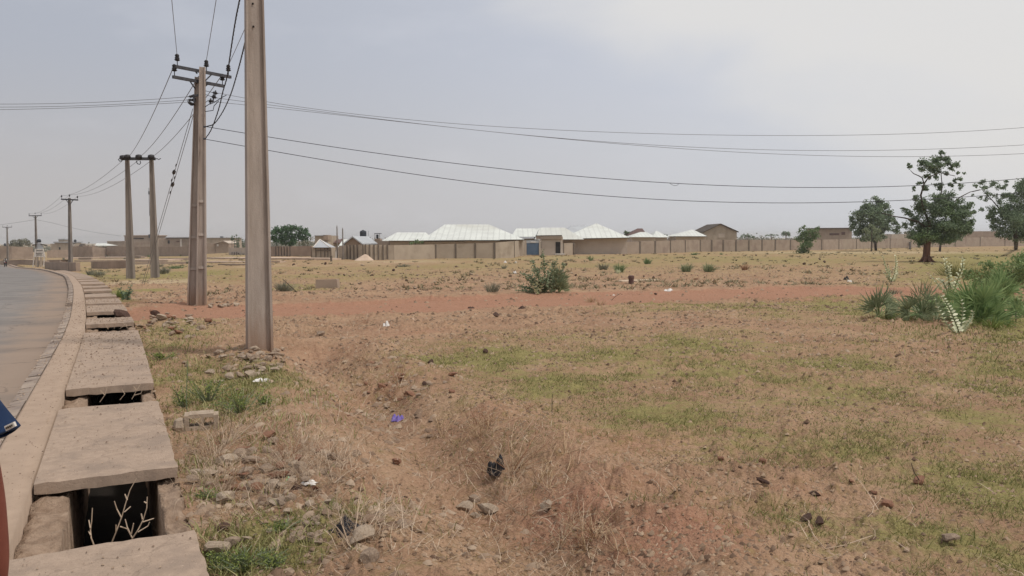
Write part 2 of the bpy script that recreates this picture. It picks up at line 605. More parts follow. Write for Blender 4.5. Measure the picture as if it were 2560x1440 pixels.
c = mixc(nt_, jit(sp.outputs[0], 1.1, .2, .85, .92), soil, red)
c = mixc(nt_, jit(sp.outputs[2], .5, .3, .7, .9), c, sand)
c = mixc(nt_, jit(sp.outputs[1], 1.9, .08, 1.0, .95), c, grs)
c = mixc(nt_, mrange(nt_, nf.outputs[0], .5, .7, 0, .6), c, (.13, .085, .055))
c = mixc(nt_, mrange(nt_, nf.outputs[0], .48, .28, 0, .35), c, (.55, .42, .31))
nt_.links.new(c, b.inputs['Base Color'])
hm = math2(nt_, 'ADD', math2(nt_, 'MULTIPLY', nm.outputs[0], 2.0), nf.outputs[0])
bp = nd(nt_, 'ShaderNodeBump', ins={0: .9, 1: .022})
nt_.links.new(hm, bp.inputs['Height'])
nt_.links.new(bp.outputs[0], b.inputs['Normal'])
M['soil'] = m

# ---------------------------------------------------------------- the curved road's reference line
# right-hand edge of the drain slabs, on the ground
_pts = [hit(*p, off=0) for p in [(445, 1170), (385, 960), (340, 810), (300, 750), (270, 715), (245, 700), (225, 690), (196, 682)]]
_far = [hit(*p, off=0) for p in [(100, 672.5), (55, 668.8)]]
XY = [Vector((p.x, p.y)) for p in _pts]
for p in _far:
    q = Vector((p.x, p.y))
    t_ = (q - XY[-1]).normalized()
    XY.append(q + Vector((t_.y, -t_.x)) * 1.45)
d0 = Vector((-.443, .896))
XY = [XY[0] - d0 * 14, XY[0] - d0 * 7] + XY
dl = (XY[-1] - XY[-2]).normalized()
XY += [XY[-1] + dl * 60, XY[-1] + dl * 160]
ctl = np.array([(p.x, p.y) for p in XY])


def catmull(ctl, step=.25):
    out = []
    for i in range(1, len(ctl) - 2):
        p0, p1, p2, p3 = ctl[i - 1:i + 3]
        n = max(2, int(np.hypot(*(p2 - p1)) / step))
        for k in range(n):
            t = k / n
            out.append(.5 * (2 * p1 + (p2 - p0) * t + (2 * p0 - 5 * p1 + 4 * p2 - p3) * t * t + (-p0 + 3 * p1 - 3 * p2 + p3) * t ** 3))
    return np.array(out)


RE = catmull(ctl)
# light smoothing of the hand-read line
for _ in range(12):
    k_ = np.ones(9) / 9
    sm = np.stack([np.convolve(RE[:, i], k_, 'same') for i in (0, 1)], 1)
    RE[8:-8] = sm[8:-8]
seg = np.hypot(*np.diff(RE, axis=0).T)
S = np.concatenate([[0], np.cumsum(seg)])
SL = S[-1]
TAN = np.gradient(RE, axis=0)
TAN /= np.hypot(TAN[:, 0], TAN[:, 1])[:, None]


def rp(s, off=0.0, z=0.0):
    """point at arc length s, off metres LEFT of the slabs' right edge"""
    x = np.interp(s, S, RE[:, 0])
    y = np.interp(s, S, RE[:, 1])
    tx = np.interp(s, S, TAN[:, 0])
    ty = np.interp(s, S, TAN[:, 1])
    X, Y = x - ty * off, y + tx * off
    return Vector((float(X), float(Y), float(base_z(X, Y)) + z))


def s_of(px, py):
    h = hit(px, py, 0)
    i = np.argmin((RE[:, 0] - h.x) ** 2 + (RE[:, 1] - h.y) ** 2)
    return S[i]


def road_dist(x, y):
    """signed distance left(+)/right(-) of the right edge of the slabs"""
    out = np.full(x.shape, -99.0, dtype=np.float32)
    idx = np.where(x < 3)[0]
    st = 6
    A = RE[::st]
    T = TAN[::st]
    for c0 in range(0, len(idx), 40000):
        ii = idx[c0:c0 + 40000]
        dx = x[ii][:, None] - A[None, :, 0]
        dy = y[ii][:, None] - A[None, :, 1]
        d2 = dx * dx + dy * dy
        j = np.argmin(d2, 1)
        r = np.arange(len(ii))
        sd_ = -(dx[r, j] * T[j, 1] - dy[r, j] * T[j, 0])
        far = np.sqrt(d2[r, j])
        out[ii] = np.where(np.abs(sd_) < far * .5, np.sign(sd_) * far, sd_)
    return out


WS, WW, WK, WR = 0.945, 1.27, 0.17, 10.0     # slab width, pavement's left edge, kerb width, road width

# ---------------------------------------------------------------- ground cover map
def blobs(x, y, lst):
    """soft ground ellipses given by where they lie in the photograph"""
    out = np.zeros(x.shape, dtype=np.float32)
    for (px, py, rx, ry, a) in lst:
        c = hit(px, py)
        n_, f_ = hit(px, py + ry), hit(px, max(py - ry, 606))
        rad = max(.3, (Vector((f_.x, f_.y)).length - Vector((n_.x, n_.y)).length) / 2)
        D = math.hypot(c.x, c.y)
        c2 = Vector((c.x, c.y)).normalized() * ((Vector((f_.x, f_.y)).length + Vector((n_.x, n_.y)).length) / 2)
        lat = rx / F * D * 1.05
        ux, uy = c2.x / c2.length, c2.y / c2.length
        dx, dy = x - c2.x, y - c2.y
        r_ = ((dx * ux + dy * uy) / rad) ** 2 + ((dx * uy - dy * ux) / lat) ** 2
        out = np.maximum(out, a * np.exp(-r_ * .9))
    return out


GREEN = [(1900, 970, 800, 150, .5), (1350, 870, 300, 40, .5), (1950, 1120, 400, 80, .45), (1500, 905, 500, 60, .5), (2350, 1100, 260, 160, .45), (430, 870, 110, 90, .5), (2300, 1390, 400, 70, .4), (1500, 675, 900, 25, .35), (1250, 900, 230, 45, .8), (1450, 965, 230, 50, .8), (1700, 880, 300, 60, .6), (1700, 1030, 260, 55, .75),
         (1650, 945, 200, 50, .65), (2100, 1010, 330, 50, .55), (1750, 1080, 260, 40, .7), (450, 930, 90, 50, .85), (560, 980, 130, 55, 1), (620, 1400, 130, 60, .9),
         (1850, 775, 320, 20, .6), (2120, 770, 200, 28, .85), (2400, 1190, 200, 90, .75), (2250, 1330, 300, 60, .7),
         (2500, 950, 130, 80, .6), (2530, 1400, 80, 60, .6), (2440, 690, 220, 60, .9), (900, 690, 330, 14, .5), (1150, 668, 200, 9, .45),
         (1900, 655, 500, 16, .55), (1500, 665, 300, 12, .5), (2300, 650, 300, 16, .55), (430, 690, 200, 12, .75), (250, 700, 60, 25, .7),
         (560, 700, 150, 14, .5), (750, 715, 120, 12, .6), (320, 740, 50, 22, .9), (430, 860, 60, 40, .5), (780, 1330, 160, 50, .5), (600, 1150, 90, 50, .35),
         (2300, 850, 90, 30, .4), (2540, 830, 60, 60, .9), (1350, 1420, 60, 40, .4), (640, 1340, 120, 50, .6)]
RED = [(1500, 1260, 750, 190, .55), (450, 770, 200, 30, .9), (700, 775, 420, 18, 1), (1200, 760, 420, 18, 1), (1750, 740, 420, 16, .9), (450, 780, 160, 16, .9), (1700, 1400, 330, 80, .9),
       (1050, 985, 300, 60, .65), (1550, 1170, 420, 110, .75), (1300, 1060, 330, 60, .6), (850, 890, 280, 40, .5), (1000, 830, 300, 20, .5),
       (2050, 860, 330, 35, .5), (1400, 1300, 200, 80, .8), (700, 750, 220, 10, .6), (1500, 800, 400, 22, .5), (2000, 715, 300, 10, .5),
       (1850, 1230, 240, 60, .55), (2000, 1420, 200, 40, .5)]
SAND = [(360, 705, 130, 5, .9), (420, 745, 110, 16, .45), (1000, 655, 200, 7, .6), (2200, 632, 420, 4, .8), (1400, 645, 200, 5, .5), (700, 665, 200, 8, .45),
        (450, 655, 260, 10, .6), (1150, 690, 260, 8, .3), (1050, 1370, 180, 70, .15)]


def cover(x, y):
    warp = (fbm(x * .35 + 40, y * .35, 3) - .5) * 3.0
    D = np.hypot(x, y)
    k = np.clip(D / 12, .4, 3)
    xx, yy = x + warp * k * .5, y + (fbm(x * .35, y * .35 + 90, 3) - .5) * 3.0 * k * .5
    g = blobs(xx, yy, GREEN)
    r = blobs(xx, yy, RED)
    s = blobs(xx, yy, SAND)
    far = np.clip((D - 60) / 80, 0, 1)
    pt_ = np.clip(fbm(x * 1.1 + 3, y * 1.1, 4, .6) * 2.6 - .55, .5, 1.3)
    pt_ = pt_ * (1 - np.clip((D - 25) / 30, 0, .6)) + np.clip((D - 25) / 30, 0, .6)
    g = np.clip(g * pt_ * 1.45, 0, 1)
    r = r * np.clip(fbm(x * .9 + 50, y * .9, 4, .6) * 2.6 - .55, .2, 1.2)
    far2 = np.clip((D - 33) / 25, 0, 1)
    g = np.maximum(g, far2 * (.2 + .6 * fbm(x * .06, y * .12, 3)))
    return r, g, s


# the dirt track crossing the field, as a band between two read edges
TR_N = [hit(*p) for p in [(300, 806), (430, 802), (560, 797), (800, 793), (1000, 783), (1250, 775), (1450, 766), (1700, 755), (2000, 746), (2200, 740), (2560, 738)]]
TR_F = [hit(*p) for p in [(300, 768), (430, 761), (560, 758), (800, 753), (1000, 745), (1250, 736), (1450, 730), (1700, 722), (2000, 717), (2200, 718), (2560, 716)]]
_azn = np.array([math.atan2(p.x, p.y) for p in TR_N]); _dn = np.array([math.hypot(p.x, p.y) for p in TR_N])
_azf = np.array([math.atan2(p.x, p.y) for p in TR_F]); _df = np.array([math.hypot(p.x, p.y) for p in TR_F])


def track(x, y):
    az = np.arctan2(x, y)
    D = np.hypot(x, y)
    n = np.interp(az, _azn, _dn)
    f = np.interp(az, _azf, _df)
    t = np.minimum(D - n, f - D) + (fbm(x * .8, y * .8, 4) - .5) * 2.4
    t = np.where((y <= 0) | (az < _azn[0]) | (az > .66), -9, t)
    return t


def rough(x, y, gm, fine=True):
    """height of the clods and hollows of the field"""
    D = np.hypot(x, y)
    z = (fbm(x * .25, y * .25, 3) - .5) * .16 * np.clip((D - 3) / 8, .3, 1)
    if fine:
        c1 = fbm(x * 4.2, y * 4.2, 4, .6)
        c2 = fbm(x * 15, y * 15, 3, .6)
        lump = np.clip(c1 - .5, 0, 1) * .36 + np.abs(c2 - .5) * .085
        patch = np.clip(fbm(x * .5 + 9, y * .5, 2) * 1.8 - .35, .35, 1.0)
        z = z + lump * patch * (1 - .3 * gm)
    return z


# the shallow washed-out gully running down the near field
GUL = [hit(*p) for p in [(780, 880), (880, 960), (1000, 1040), (1130, 1150), (1280, 1290), (1420, 1440)]]
GX = np.array([[p.x, p.y] for p in GUL])


def gully(x, y):
    d = np.full(x.shape, 9.0)
    for i in range(len(GX) - 1):
        a, b_ = GX[i], GX[i + 1]
        ab = b_ - a
        t = np.clip(((x - a[0]) * ab[0] + (y - a[1]) * ab[1]) / (ab @ ab), 0, 1)
        d = np.minimum(d, np.hypot(x - a[0] - ab[0] * t, y - a[1] - ab[1] * t))
    return d


def ground_z(x, y, dist=None, gm=0.0, tr=None, fine=True):
    x = np.asarray(x, dtype=np.float64)
    y = np.asarray(y, dtype=np.float64)
    if dist is None:
        dist = road_dist(np.atleast_1d(x), np.atleast_1d(y)).reshape(x.shape)
    if tr is None:
        tr = track(x, y)
    r = rough(x, y, gm, fine)
    r = r * np.clip((.0 - dist) / .6 + .12, .12, 1)              # calmer beside the drain
    r = r * (1 - .75 * np.clip(tr * 1.2, 0, 1))
    z = base_z(x, y) + FO - .015 + r
    z = z - .07 * np.clip(tr, 0, 1) - .035 * np.exp(-((tr - 1.1) / .25) ** 2) + .03 * np.exp(-((tr + .25) / .3) ** 2)
    gd = gully(x, y)
    z = z - .19 * np.exp(-(gd / .42) ** 2) + .11 * np.exp(-((gd - .95) / .4) ** 2) * (.4 + 1.2 * fbm(x * 2.3, y * 2.3, 3))
    inside = np.clip((dist - .07) / .05, 0, 1) * np.clip((WW + WK + WR - .5 - dist) / .3, 0, 1)
    z = z - inside * 1.15
    return z


def gz(x, y, fine=True):
    return float(ground_z(np.array([x]), np.array([y]), fine=fine)[0])


def G(px, py, sink=0.0):
    """point on the built ground seen at a pixel of the photograph"""
    h = hit(px, py)
    for _ in range(3):
        z = gz(h.x, h.y, False)
        d = ray(px, py)
        t = (z - EYE) / d.z
        h = Vector((d.x * t, d.y * t, z))
    return Vector((h.x, h.y, gz(h.x, h.y) - sink))


# polar sheet, fine where the picture looks and reaching the horizon all round
azs = np.concatenate([np.radians(np.linspace(-180, -46, 46)[:-1]), np.radians(np.linspace(-46, -36, 60)[:-1]),
                      np.radians(np.linspace(-36, 36, 1100)[:-1]), np.radians(np.linspace(36, 46, 60)[:-1]), np.radians(np.linspace(46, 180, 46)[:-1])])
rs = np.concatenate([[.25, .6, 1.1, 1.6, 2.1, 2.6, 3.0, 3.4], 3.6 * 1.0062 ** np.arange(0, 760), [430, 500, 600, 750, 950, 1200, 1500, 2000, 2500, 3000]])
rs = np.unique(rs)
na_, nr_ = len(azs), len(rs)
AZ, RR = np.meshgrid(azs, rs)
gx = (RR * np.sin(AZ)).ravel()
gy = (RR * np.cos(AZ)).ravel()
gdist = road_dist(gx, gy)
cr, cg, cs = cover(gx, gy)
gtr = track(gx, gy)
cr = np.maximum(cr * .9, np.clip(gtr * 1.5 + .3, 0, 1))
cg = cg * (1 - np.clip(gtr * 2 + .5, 0, 1))
gzv = ground_z(gx, gy, gdist, cg, gtr)
gi = np.arange(na_ * nr_).reshape(nr_, na_)
i0 = gi[:-1, :]
i1 = gi[1:, :]
j0 = np.roll(i0, -1, axis=1)
j1 = np.roll(i1, -1, axis=1)
quads = np.stack([i0, j0, j1, i1], -1).reshape(-1, 4)[:, ::-1]
V = np.stack([gx, gy, gzv], 1)
covv = np.stack([cr, cg, cs, np.ones_like(cr)], 1).astype(np.float32)
ontrack = (gtr[quads].mean(1) > 0.05) & (gdist[quads].max(1) < -.3)


def sheet(name, q):
    u, inv = np.unique(q, return_inverse=True)
    me = npmesh(name, V[u], inv.reshape(-1, 4), M['soil'], smooth=True)
    a = me.color_attributes.new('cover', 'FLOAT_COLOR', 'POINT')
    a.data.foreach_set('color', covv[u].ravel())
    return link(name, me)


tag(sheet('ground', quads[~ontrack]), 'dry reddish brown field with thin green patches', 'ground', kind='structure')
tag(sheet('dirt_track', quads[ontrack]), 'red dirt track crossing the field beyond the near pole', 'path', kind='structure')

# ---------------------------------------------------------------- road, pavement, kerb, drain
s0, s1 = 4.0, SL - 3


def strip(name, offs, zs, mat, kind='structure', label=None, cat=None, ds=.4, edge=None, wob=0.0):
    ss = np.arange(s0, s1, ds)
    vs, k = [], len(offs)
    for s in ss:
        for o, z in zip(offs, zs):
            wv = wob * (float(fbm(np.array([s * 1.3]), np.array([o * 3.1]), 3)[0]) - .5) if wob else 0
            vs.append(rp(s, o + wv, z))
    n = len(ss)
    i = np.arange((n) * k).reshape(n, k)
    f = np.stack([i[:-1, :-1], i[1:, :-1], i[1:, 1:], i[:-1, 1:]], -1).reshape(-1, 4)[:, ::-1]
    me = npmesh(name, np.array([tuple(v) for v in vs]), f, mat, smooth=False)
    if edge is not None:
        a = me.attributes.new('edge', 'FLOAT', 'POINT')
        a.data.foreach_set('value', np.tile(np.array(edge, dtype=np.float32), n))
    return tag(link(name, me), label, cat, kind=kind)


r0 = WW + WK
ro = [r0 - .02, r0 + .25, r0 + .6, r0 + 1.2, r0 + 2.5, r0 + 5, r0 + 8, r0 + WR - .6, r0 + WR, r0 + WR + .05]
strip('road', ro, [-.125, -.123, -.12, -.115, -.1, -.075, -.09, -.115, -.12, -.6], M['asphalt'],
      label='grey dusty asphalt road curving away to the left', cat='road', edge=[1.2, 1.05, .85, .6, .35, .1, .3, .8, 1.1, 1.1])
strip('pavement', [WS, WS, WS + .1, WW - .02, WW, WW], [-.4, -.003, -.002, .0, -.001, -.4], M['pavement'], label='sandy narrow pavement between kerb and drain slabs', cat='pavement')

# kerb: cast stones with worn edges and open joints; a gap where it has sunk
kb = MB()
s = s0
kg0, kg1 = s_of(183, 790) + 1.5, s_of(183, 778) + 3.0
while s < min(s1, 190):
    ln = .95 if s < 60 else 2.0
    dz = random.uniform(-.012, .012)
    if kg0 < s < kg1:
        dz = -.10
    a0, a1 = rp(s + .012, WW + .012, dz), rp(s + ln - .012, WW + .012, dz + random.uniform(-.008, .008))
    b1, b0 = rp(s + ln - .012, WW + WK - random.uniform(0, .02), dz - .01), rp(s + .012, WW + WK - random.uniform(0, .02), dz - .01)
    if s < 60:
        # several slices so the arrises look chipped
        n = 6
        for q in range(n):
            f0, f1 = q / n, (q + 1) / n
            p = [a0.lerp(a1, f0), a0.lerp(a1, f1), b0.lerp(b1, f1), b0.lerp(b1, f0)]
            ch = random.uniform(0, .018)
            top = [p[0] + Vector((0, 0, 0)), p[1], p[2] + Vector((0, 0, -ch)), p[3] + Vector((0, 0, -ch))]
            kb.hexa([v - Vector((0, 0, .3)) for v in (p[3], p[2], p[1], p[0])], [top[3], top[2], top[1], top[0]])
    else:
        p = [b0, b1, a1, a0]
        kb.hexa([v - Vector((0, 0, .3)) for v in p], p)
    s += ln
tag(kb.obj('kerb', M['kerb']), 'worn pale concrete kerb along the road', 'kerb', kind='structure')

# drain: channel walls cast beside and under the slabs
Z_B = -.088


def wallstrip(o0, o1, name, parent):
    ss = np.concatenate([np.arange(s0, 30, .05), np.arange(30, min(s1, 110), .5)])
    vs = []
    offs = [o0, o0] + list(np.linspace(o0, o1, 6)[1:-1]) + [o1, o1]
    n = len(offs)
    S_, O_ = np.meshgrid(ss, offs, indexing='ij')
    sf, of = S_.ravel(), O_.ravel()
    wob = (fbm(sf * 3.0, of * 9, 3) - .5) * .03
    inner = (of == (o1 if o0 < .1 else o0))
    of2 = of + np.where(inner, wob, 0)
    x = np.interp(sf, S, RE[:, 0]) - np.interp(sf, S, TAN[:, 1]) * of2
    y = np.interp(sf, S, RE[:, 1]) + np.interp(sf, S, TAN[:, 0]) * of2
    zt = base_z(x, y) + Z_B - .004 - np.clip(fbm(sf * 7, of * 16, 4, .65) - .3, 0, 1) * .16
    z = np.where(np.tile([True] + [False] * (n - 2) + [True], len(ss)), base_z(x, y) - 1.5, zt)
    i = np.arange(len(ss) * n).reshape(len(ss), n)
    f = np.stack([i[:-1, :-1], i[1:, :-1], i[1:, 1:], i[:-1, 1:]], -1).reshape(-1, 4)[:, ::-1]
    return link(name, npmesh(name, np.stack([x, y, z], 1), f, M['mortar']), parent)


dr = empty('roadside_drain', rp(6, .45, -1.2), 'deep open roadside drain with rough mortar walls under the concrete slabs', 'drain')
wallstrip(0.0, .14, 'side_wall', dr)
wallstrip(.71, WS - .004, 'side_wall', dr)

# near-black lining low in the channel; the hole's deep shade is painted in
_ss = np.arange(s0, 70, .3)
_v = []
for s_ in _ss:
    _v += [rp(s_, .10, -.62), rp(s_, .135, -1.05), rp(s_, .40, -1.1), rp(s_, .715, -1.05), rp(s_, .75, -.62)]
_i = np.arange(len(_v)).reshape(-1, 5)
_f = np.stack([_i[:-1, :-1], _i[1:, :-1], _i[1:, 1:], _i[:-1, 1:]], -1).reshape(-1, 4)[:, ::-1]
link('drain_shade', npmesh('drain_shade', np.array([tuple(v) for v in _v]), _f, M['drain_shade']), dr)

# cover slabs ------------------------------------------------------------
sr = lambda y, x: s_of(x, y)
edges = [  # (near edge pixel row on the right-hand side, far edge row)
    (s0, s_of(489, 1322)),
    (s_of(446, 1172), s_of(399, 1002)),
    (s_of(382, 955), s_of(357, 867)),
    (s_of(357, 867) + .015, s_of(342, 824)),
    (s_of(336, 806), s_of(330, 792)),
    (s_of(319, 776), s_of(308, 761)),
    (s_of(305, 757), s_of(297, 746)),
    (s_of(292, 740), s_of(285, 732)),
    (s_of(280, 726), s_of(275, 721.5)),
    (s_of(270, 717), s_of(264, 713)),
    (s_of(258, 709), s_of(250, 704)),
    (s_of(246, 701.5), s_of(240, 698)),
    (s_of(236, 696), s_of(230, 693)),
]
s_last = edges[-1][1] + .5
while s_last < 95:
    edges.append((s_last, s_last + 3.6))
    s_last += 4.1
slabl = ['nearest concrete drain slab at the bottom edge before the big open hole',
         'wide concrete drain slab between the big near hole and the smaller second hole',
         'stained concrete drain slab just beyond the second hole',
         'concrete drain slab with a thin joint before it and a weedy shallow gap behind',
         'short concrete drain slab between the weedy gap and the gap with a dark stone',
         'concrete drain slab just beyond the gap holding a dark clod']
for i, (a, b_) in enumerate(edges):
    if b_ - a < .12:
        b_ = a + .12
    mb = MB()
    lift = random.uniform(.001, .006)
    nn = max(3, int((b_ - a) / (.08 if i < 6 else .4)))
    mm = 12 if i < 6 else 2
    tx_ = random.uniform(-.003, .003)
    top, bot = [], []
    for k in range(nn + 1):
        f = k / nn
        for q in range(mm + 1):
            g = q / mm
            s_ = a + (b_ - a) * f
            if k in (0, nn):
                s_ += (random.uniform(0, .018) if k == 0 else -random.uniform(0, .018))
            o_ = -.004 + g * (WS - .012)
            if q == 0:
                o_ += random.uniform(0, .014)
            zz = lift + tx_ * g
            if k in (0, nn) or q == 0:
                zz -= random.uniform(.0, .008)
            top.append(rp(s_, o_, zz))
            bot.append(rp(s_, o_ + (.01 if q == 0 else 0), Z_B + random.uniform(0, .012)))
    W_ = mm + 1
    fs = []
    for k in range(nn):
        for q in range(mm):
            fs.append((k * W_ + q, k * W_ + q + 1, (k + 1) * W_ + q + 1, (k + 1) * W_ + q))
    nb = len(top)
    fs = [tuple(reversed(f)) for f in fs]
    fb = [tuple(i_ + nb for i_ in reversed(f)) for f in fs]
    ring = [q for q in range(W_)] + [k * W_ + mm for k in range(1, nn + 1)] + [nn * W_ + q for q in range(mm - 1, -1, -1)] + [k * W_ for k in range(nn - 1, 0, -1)]
    sf = [(ring[j], ring[(j + 1) % len(ring)], ring[(j + 1) % len(ring)] + nb, ring[j] + nb) for j in range(len(ring))]
    mb.add(top + bot, fs + fb + sf)
    thing('drain_slab', mb, M['slab'], slabl[i] if i < len(slabl) else 'small pale concrete slab in the far row of slabs curving beside the road', 'slab',
          'concrete slabs covering the drain')['kind'] = 'thing'

# debris lying in the shallow gaps (they are silted up)
for (ga, gb) in [(edges[3][1], edges[4][0]), (edges[4][1], edges[5][0])] + [(edges[i][1], edges[i + 1][0]) for i in range(5, 12)]:
    mb = MB()
    n, k = max(2, int((gb - ga + .5) / .08)), 9
    vs = []
    for i in range(n + 1):
        for q in range(k + 1):
            o_ = .10 + .70 * q / k
            vs.append(rp(ga - .25 + (gb - ga + .5) * i / n, o_, -.14 - .07 * random.random()))
    fs = [(i * (k + 1) + q, (i + 1) * (k + 1) + q, (i + 1) * (k + 1) + q + 1, i * (k + 1) + q + 1) for i in range(n) for q in range(k)]
    mb.add(vs, fs)
    tag(mb.obj('drain_silt', M['mortar']), 'dry silt filling a gap between drain slabs', 'silt', kind='stuff')

# ---------------------------------------------------------------- utility poles
def hpole(mb, b, h, w0, d0, w1, d1, rot, ft=.2, wt=.32, ribs=(), sink=.35, lean=(0, 0)):
    """tapered precast H-section pole: two flanges joined by a recessed web"""
    b = Vector(b)
    q = Matrix.Rotation(rot, 3, 'Z')

    def sec(z):
        t = max(0, z / h)
        a, d = (w0 + (w1 - w0) * t) / 2, (d0 + (d1 - d0) * t) / 2
        f, g = a * (1 - 2 * ft), d * wt
        c = Vector((lean[0] * t, lean[1] * t, z))
        pts = [(-a, -d), (-f - .25 * (a - f), -d), (-f, -g), (f, -g), (f + .25 * (a - f), -d), (a, -d), (a, d), (f + .25 * (a - f), d), (f, g), (-f, g), (-f - .25 * (a - f), d), (-a, d)]
        return [b + c + q @ Vector((x, y, 0)) for x, y in pts]
    zs = [-sink, 0] + list(np.linspace(0, h, 9)[1:])
    vs, fs = [], []
    for z in zs:
        vs += sec(z)
    n = 12
    for i in range(len(zs) - 1):
        for k in range(n):
            k2 = (k + 1) % n
            fs.append((i * n + k, i * n + k2, (i + 1) * n + k2, (i + 1) * n + k))
    o = (len(zs) - 1) * n
    fs.append(tuple(o + k for k in (0, 1, 2, 9, 10, 11)))
    fs.append(tuple(o + k for k in (2, 3, 8, 9)))
    fs.append(tuple(o + k for k in (3, 4, 5, 6, 7, 8)))
    mb.add(vs, fs)
    for z in ribs:
        t = z / h
        a, d = (w0 + (w1 - w0) * t) / 2, (d0 + (d1 - d0) * t) / 2
        c = b + Vector((lean[0] * t, lean[1] * t, z))
        pp = lambda x, y, z_: c + q @ Vector((x, y, z_))
        x_ = a * .68
        mb.hexa([pp(-x_, -d * .75, -.03), pp(x_, -d * .75, -.03), pp(x_, d * .75, -.03), pp(-x_, d * .75, -.03)],
                [pp(-x_, -d * .55, .05), pp(x_, -d * .55, .05), pp(x_, d * .55, .05), pp(-x_, d * .55, .05)])
    return mb


PIN = [(.012, 0), (.012, .12), (.05, .13), (.085, .16), (.05, .18), (.075, .21), (.045, .24), (.065, .27), (.05, .31), (.02, .33)]


def insulator(p, parent, k=1.0, n=10):
    mb = MB().lathe((0, 0, 0), [(r * k, z * k) for r, z in PIN], n)
    me = mb.mesh('insulator', M['porcelain'], True)
    o = bpy.data.objects.new('insulator', me)
    C.objects.link(o)
    o.parent = parent
    org, q_ = Vector((0, 0, 0)), parent
    while q_ is not None:
        org += q_.location
        q_ = q_.parent
    o.location = Vector(p) - org
    return o


def strain(a, b, parent, r=.055, name='strain_insulator'):
    """string of sheds from a towards b"""
    a, b = Vector(a), Vector(b)
    d = b - a
    L = d.length
    prof = [(.012, 0), (.012, L * .15)]
    for i in range(4):
        z = L * (.2 + .16 * i)
        prof += [(.025, z), (r, z + L * .03), (r, z + L * .06), (.025, z + L * .09)]
    prof += [(.012, L * .88), (.012, L)]
    return MB().lathe(a, prof, 8, d).obj(name, M['porcelain'], parent, True)


def bolt(p, parent, r=.02, ln=.09, axis=(0, -1, 0)):
    return MB().lathe(p, [(r, 0), (r, ln), (r * .4, ln + .01)], 6, axis).obj('bolt', M['steel'], parent)


# near pole
nb_ = G(649, 871)
nY = nb_.y
np_ = empty('utility_pole', nb_, 'tallest concrete H section pole standing nearest, its top out of view', 'utility pole')
mb = MB()
hpole(mb, nb_, 8.2, .385, .26, .20, .15, R(27), ft=.13, wt=.42, lean=(.085, .0))
body = mb.obj('shaft', M['pole'], np_)
for pz_ in (P(636, 12, nY), P(637.5, 69, nY)):
    MB().lathe(pz_ + Vector((-.005, -.052, 0)), [(.016, 0), (.016, .012)], 8, (0, -1, 0)).obj('bolt_hole', M['dark'], np_)
zc = 7.35
ca = PZ(476, -140, zc)
cb = PZ(792, -112, zc)
cmid = Vector((nb_.x - .04, nb_.y, zc))
dirc = (cb - ca).normalized()
nca = MB().bar(cmid - dirc * 1.25 + Vector((.0, -.13, 0)), cmid + dirc * 1.25 + Vector((0, -.13, 0)), .09, .11).obj('crossarm', M['steel'], np_)
for k_ in (-1.18, 0, 1.18):
    insulator(cmid + dirc * k_ + Vector((0, -.13, .055)), nca)
near_tops = [cmid + dirc * k_ + Vector((0, -.13, .36)) for k_ in (-1.18, 0, 1.18)]

# twin pole by the track
tb = G(492, 760)
tY = tb.y
dp = empty('twin_utility_pole', tb, 'pair of concrete poles bolted side by side with two tilted crossarms', 'utility pole')
lb, rb = P(481, 759, tY), P(503.5, 760, tY - .12)
for (bp_, top, pxt, w0, w1) in ((lb, 193, 494.5, .285, .16), (rb, 168, 506, .285, .165)):
    bp_ = Vector((bp_.x, bp_.y, gz(bp_.x, bp_.y)))
    tp = P(pxt, top, bp_.y)
    hh = tp.z - bp_.z
    mb = MB()
    hpole(mb, bp_, hh, w0, .22, w1, .14, R(14), ft=.2, wt=.4, ribs=[hh * f for f in (.16, .30, .44)], lean=(tp.x - bp_.x, 0))
    mb.obj('pole', M['pole'], dp)
zu = P(506, 180, tY).z
zl = P(494, 205, tY).z
cu = (PZ(438, 166, zu), PZ(577, 193, zu))
cl = (PZ(432, 192, zl), PZ(559, 215.5, zl))
dca = [MB().bar(a, b_, .075, .085).obj('crossarm', M['steel'], dp) for (a, b_) in (cu, cl)]
ins = []
for (px_, py_, (a, b_)) in ((443, 150, cu), (516, 164, cu), (571, 177, cu), (436, 178, cl), (556, 202, cl)):
    q = PV(px_, py_, a, b_)
    t_ = ((q.x - a.x) * (b_.x - a.x) + (q.y - a.y) * (b_.y - a.y)) / ((b_.x - a.x) ** 2 + (b_.y - a.y) ** 2)
    base_ = a.lerp(b_, t_) + Vector((0, 0, .04))
    insulator(base_, dca[0] if py_ < 177.5 else dca[1], 1.0)
    ins.append(base_ + Vector((0, 0, .3)))
poleax = lambda py_, px_=500: P(px_, py_, tY - .16)
for a_, b_ in (((483, 172), (493, 184)), ((531, 184), (514, 201)), ((473, 200), (488, 222)), ((520, 210), (505, 222))):
    A_ = PV(a_[0], a_[1], *(cu if a_[1] < 190 else cl))
    MB().bar(A_, P(b_[0], b_[1], tY - .1), .02, .035).obj('brace', M['steel'], dp)
# left dead-end hardware
for (x0_, y0_, x1_, y1_) in ((469, 242, 492, 240), (467, 250, 490, 250), (471, 256, 486, 262), (469, 253, 482, 264)):
    strain(P(x1_, y1_, tY - .1), P(x0_, y0_, tY - .3), dp, .045)
MB().bar(P(484, 236, tY - .2), P(486, 256, tY - .2), .05).bar(P(478, 240, tY - .2), P(500, 238, tY - .15), .05).obj('clamp', M['steel'], dp)
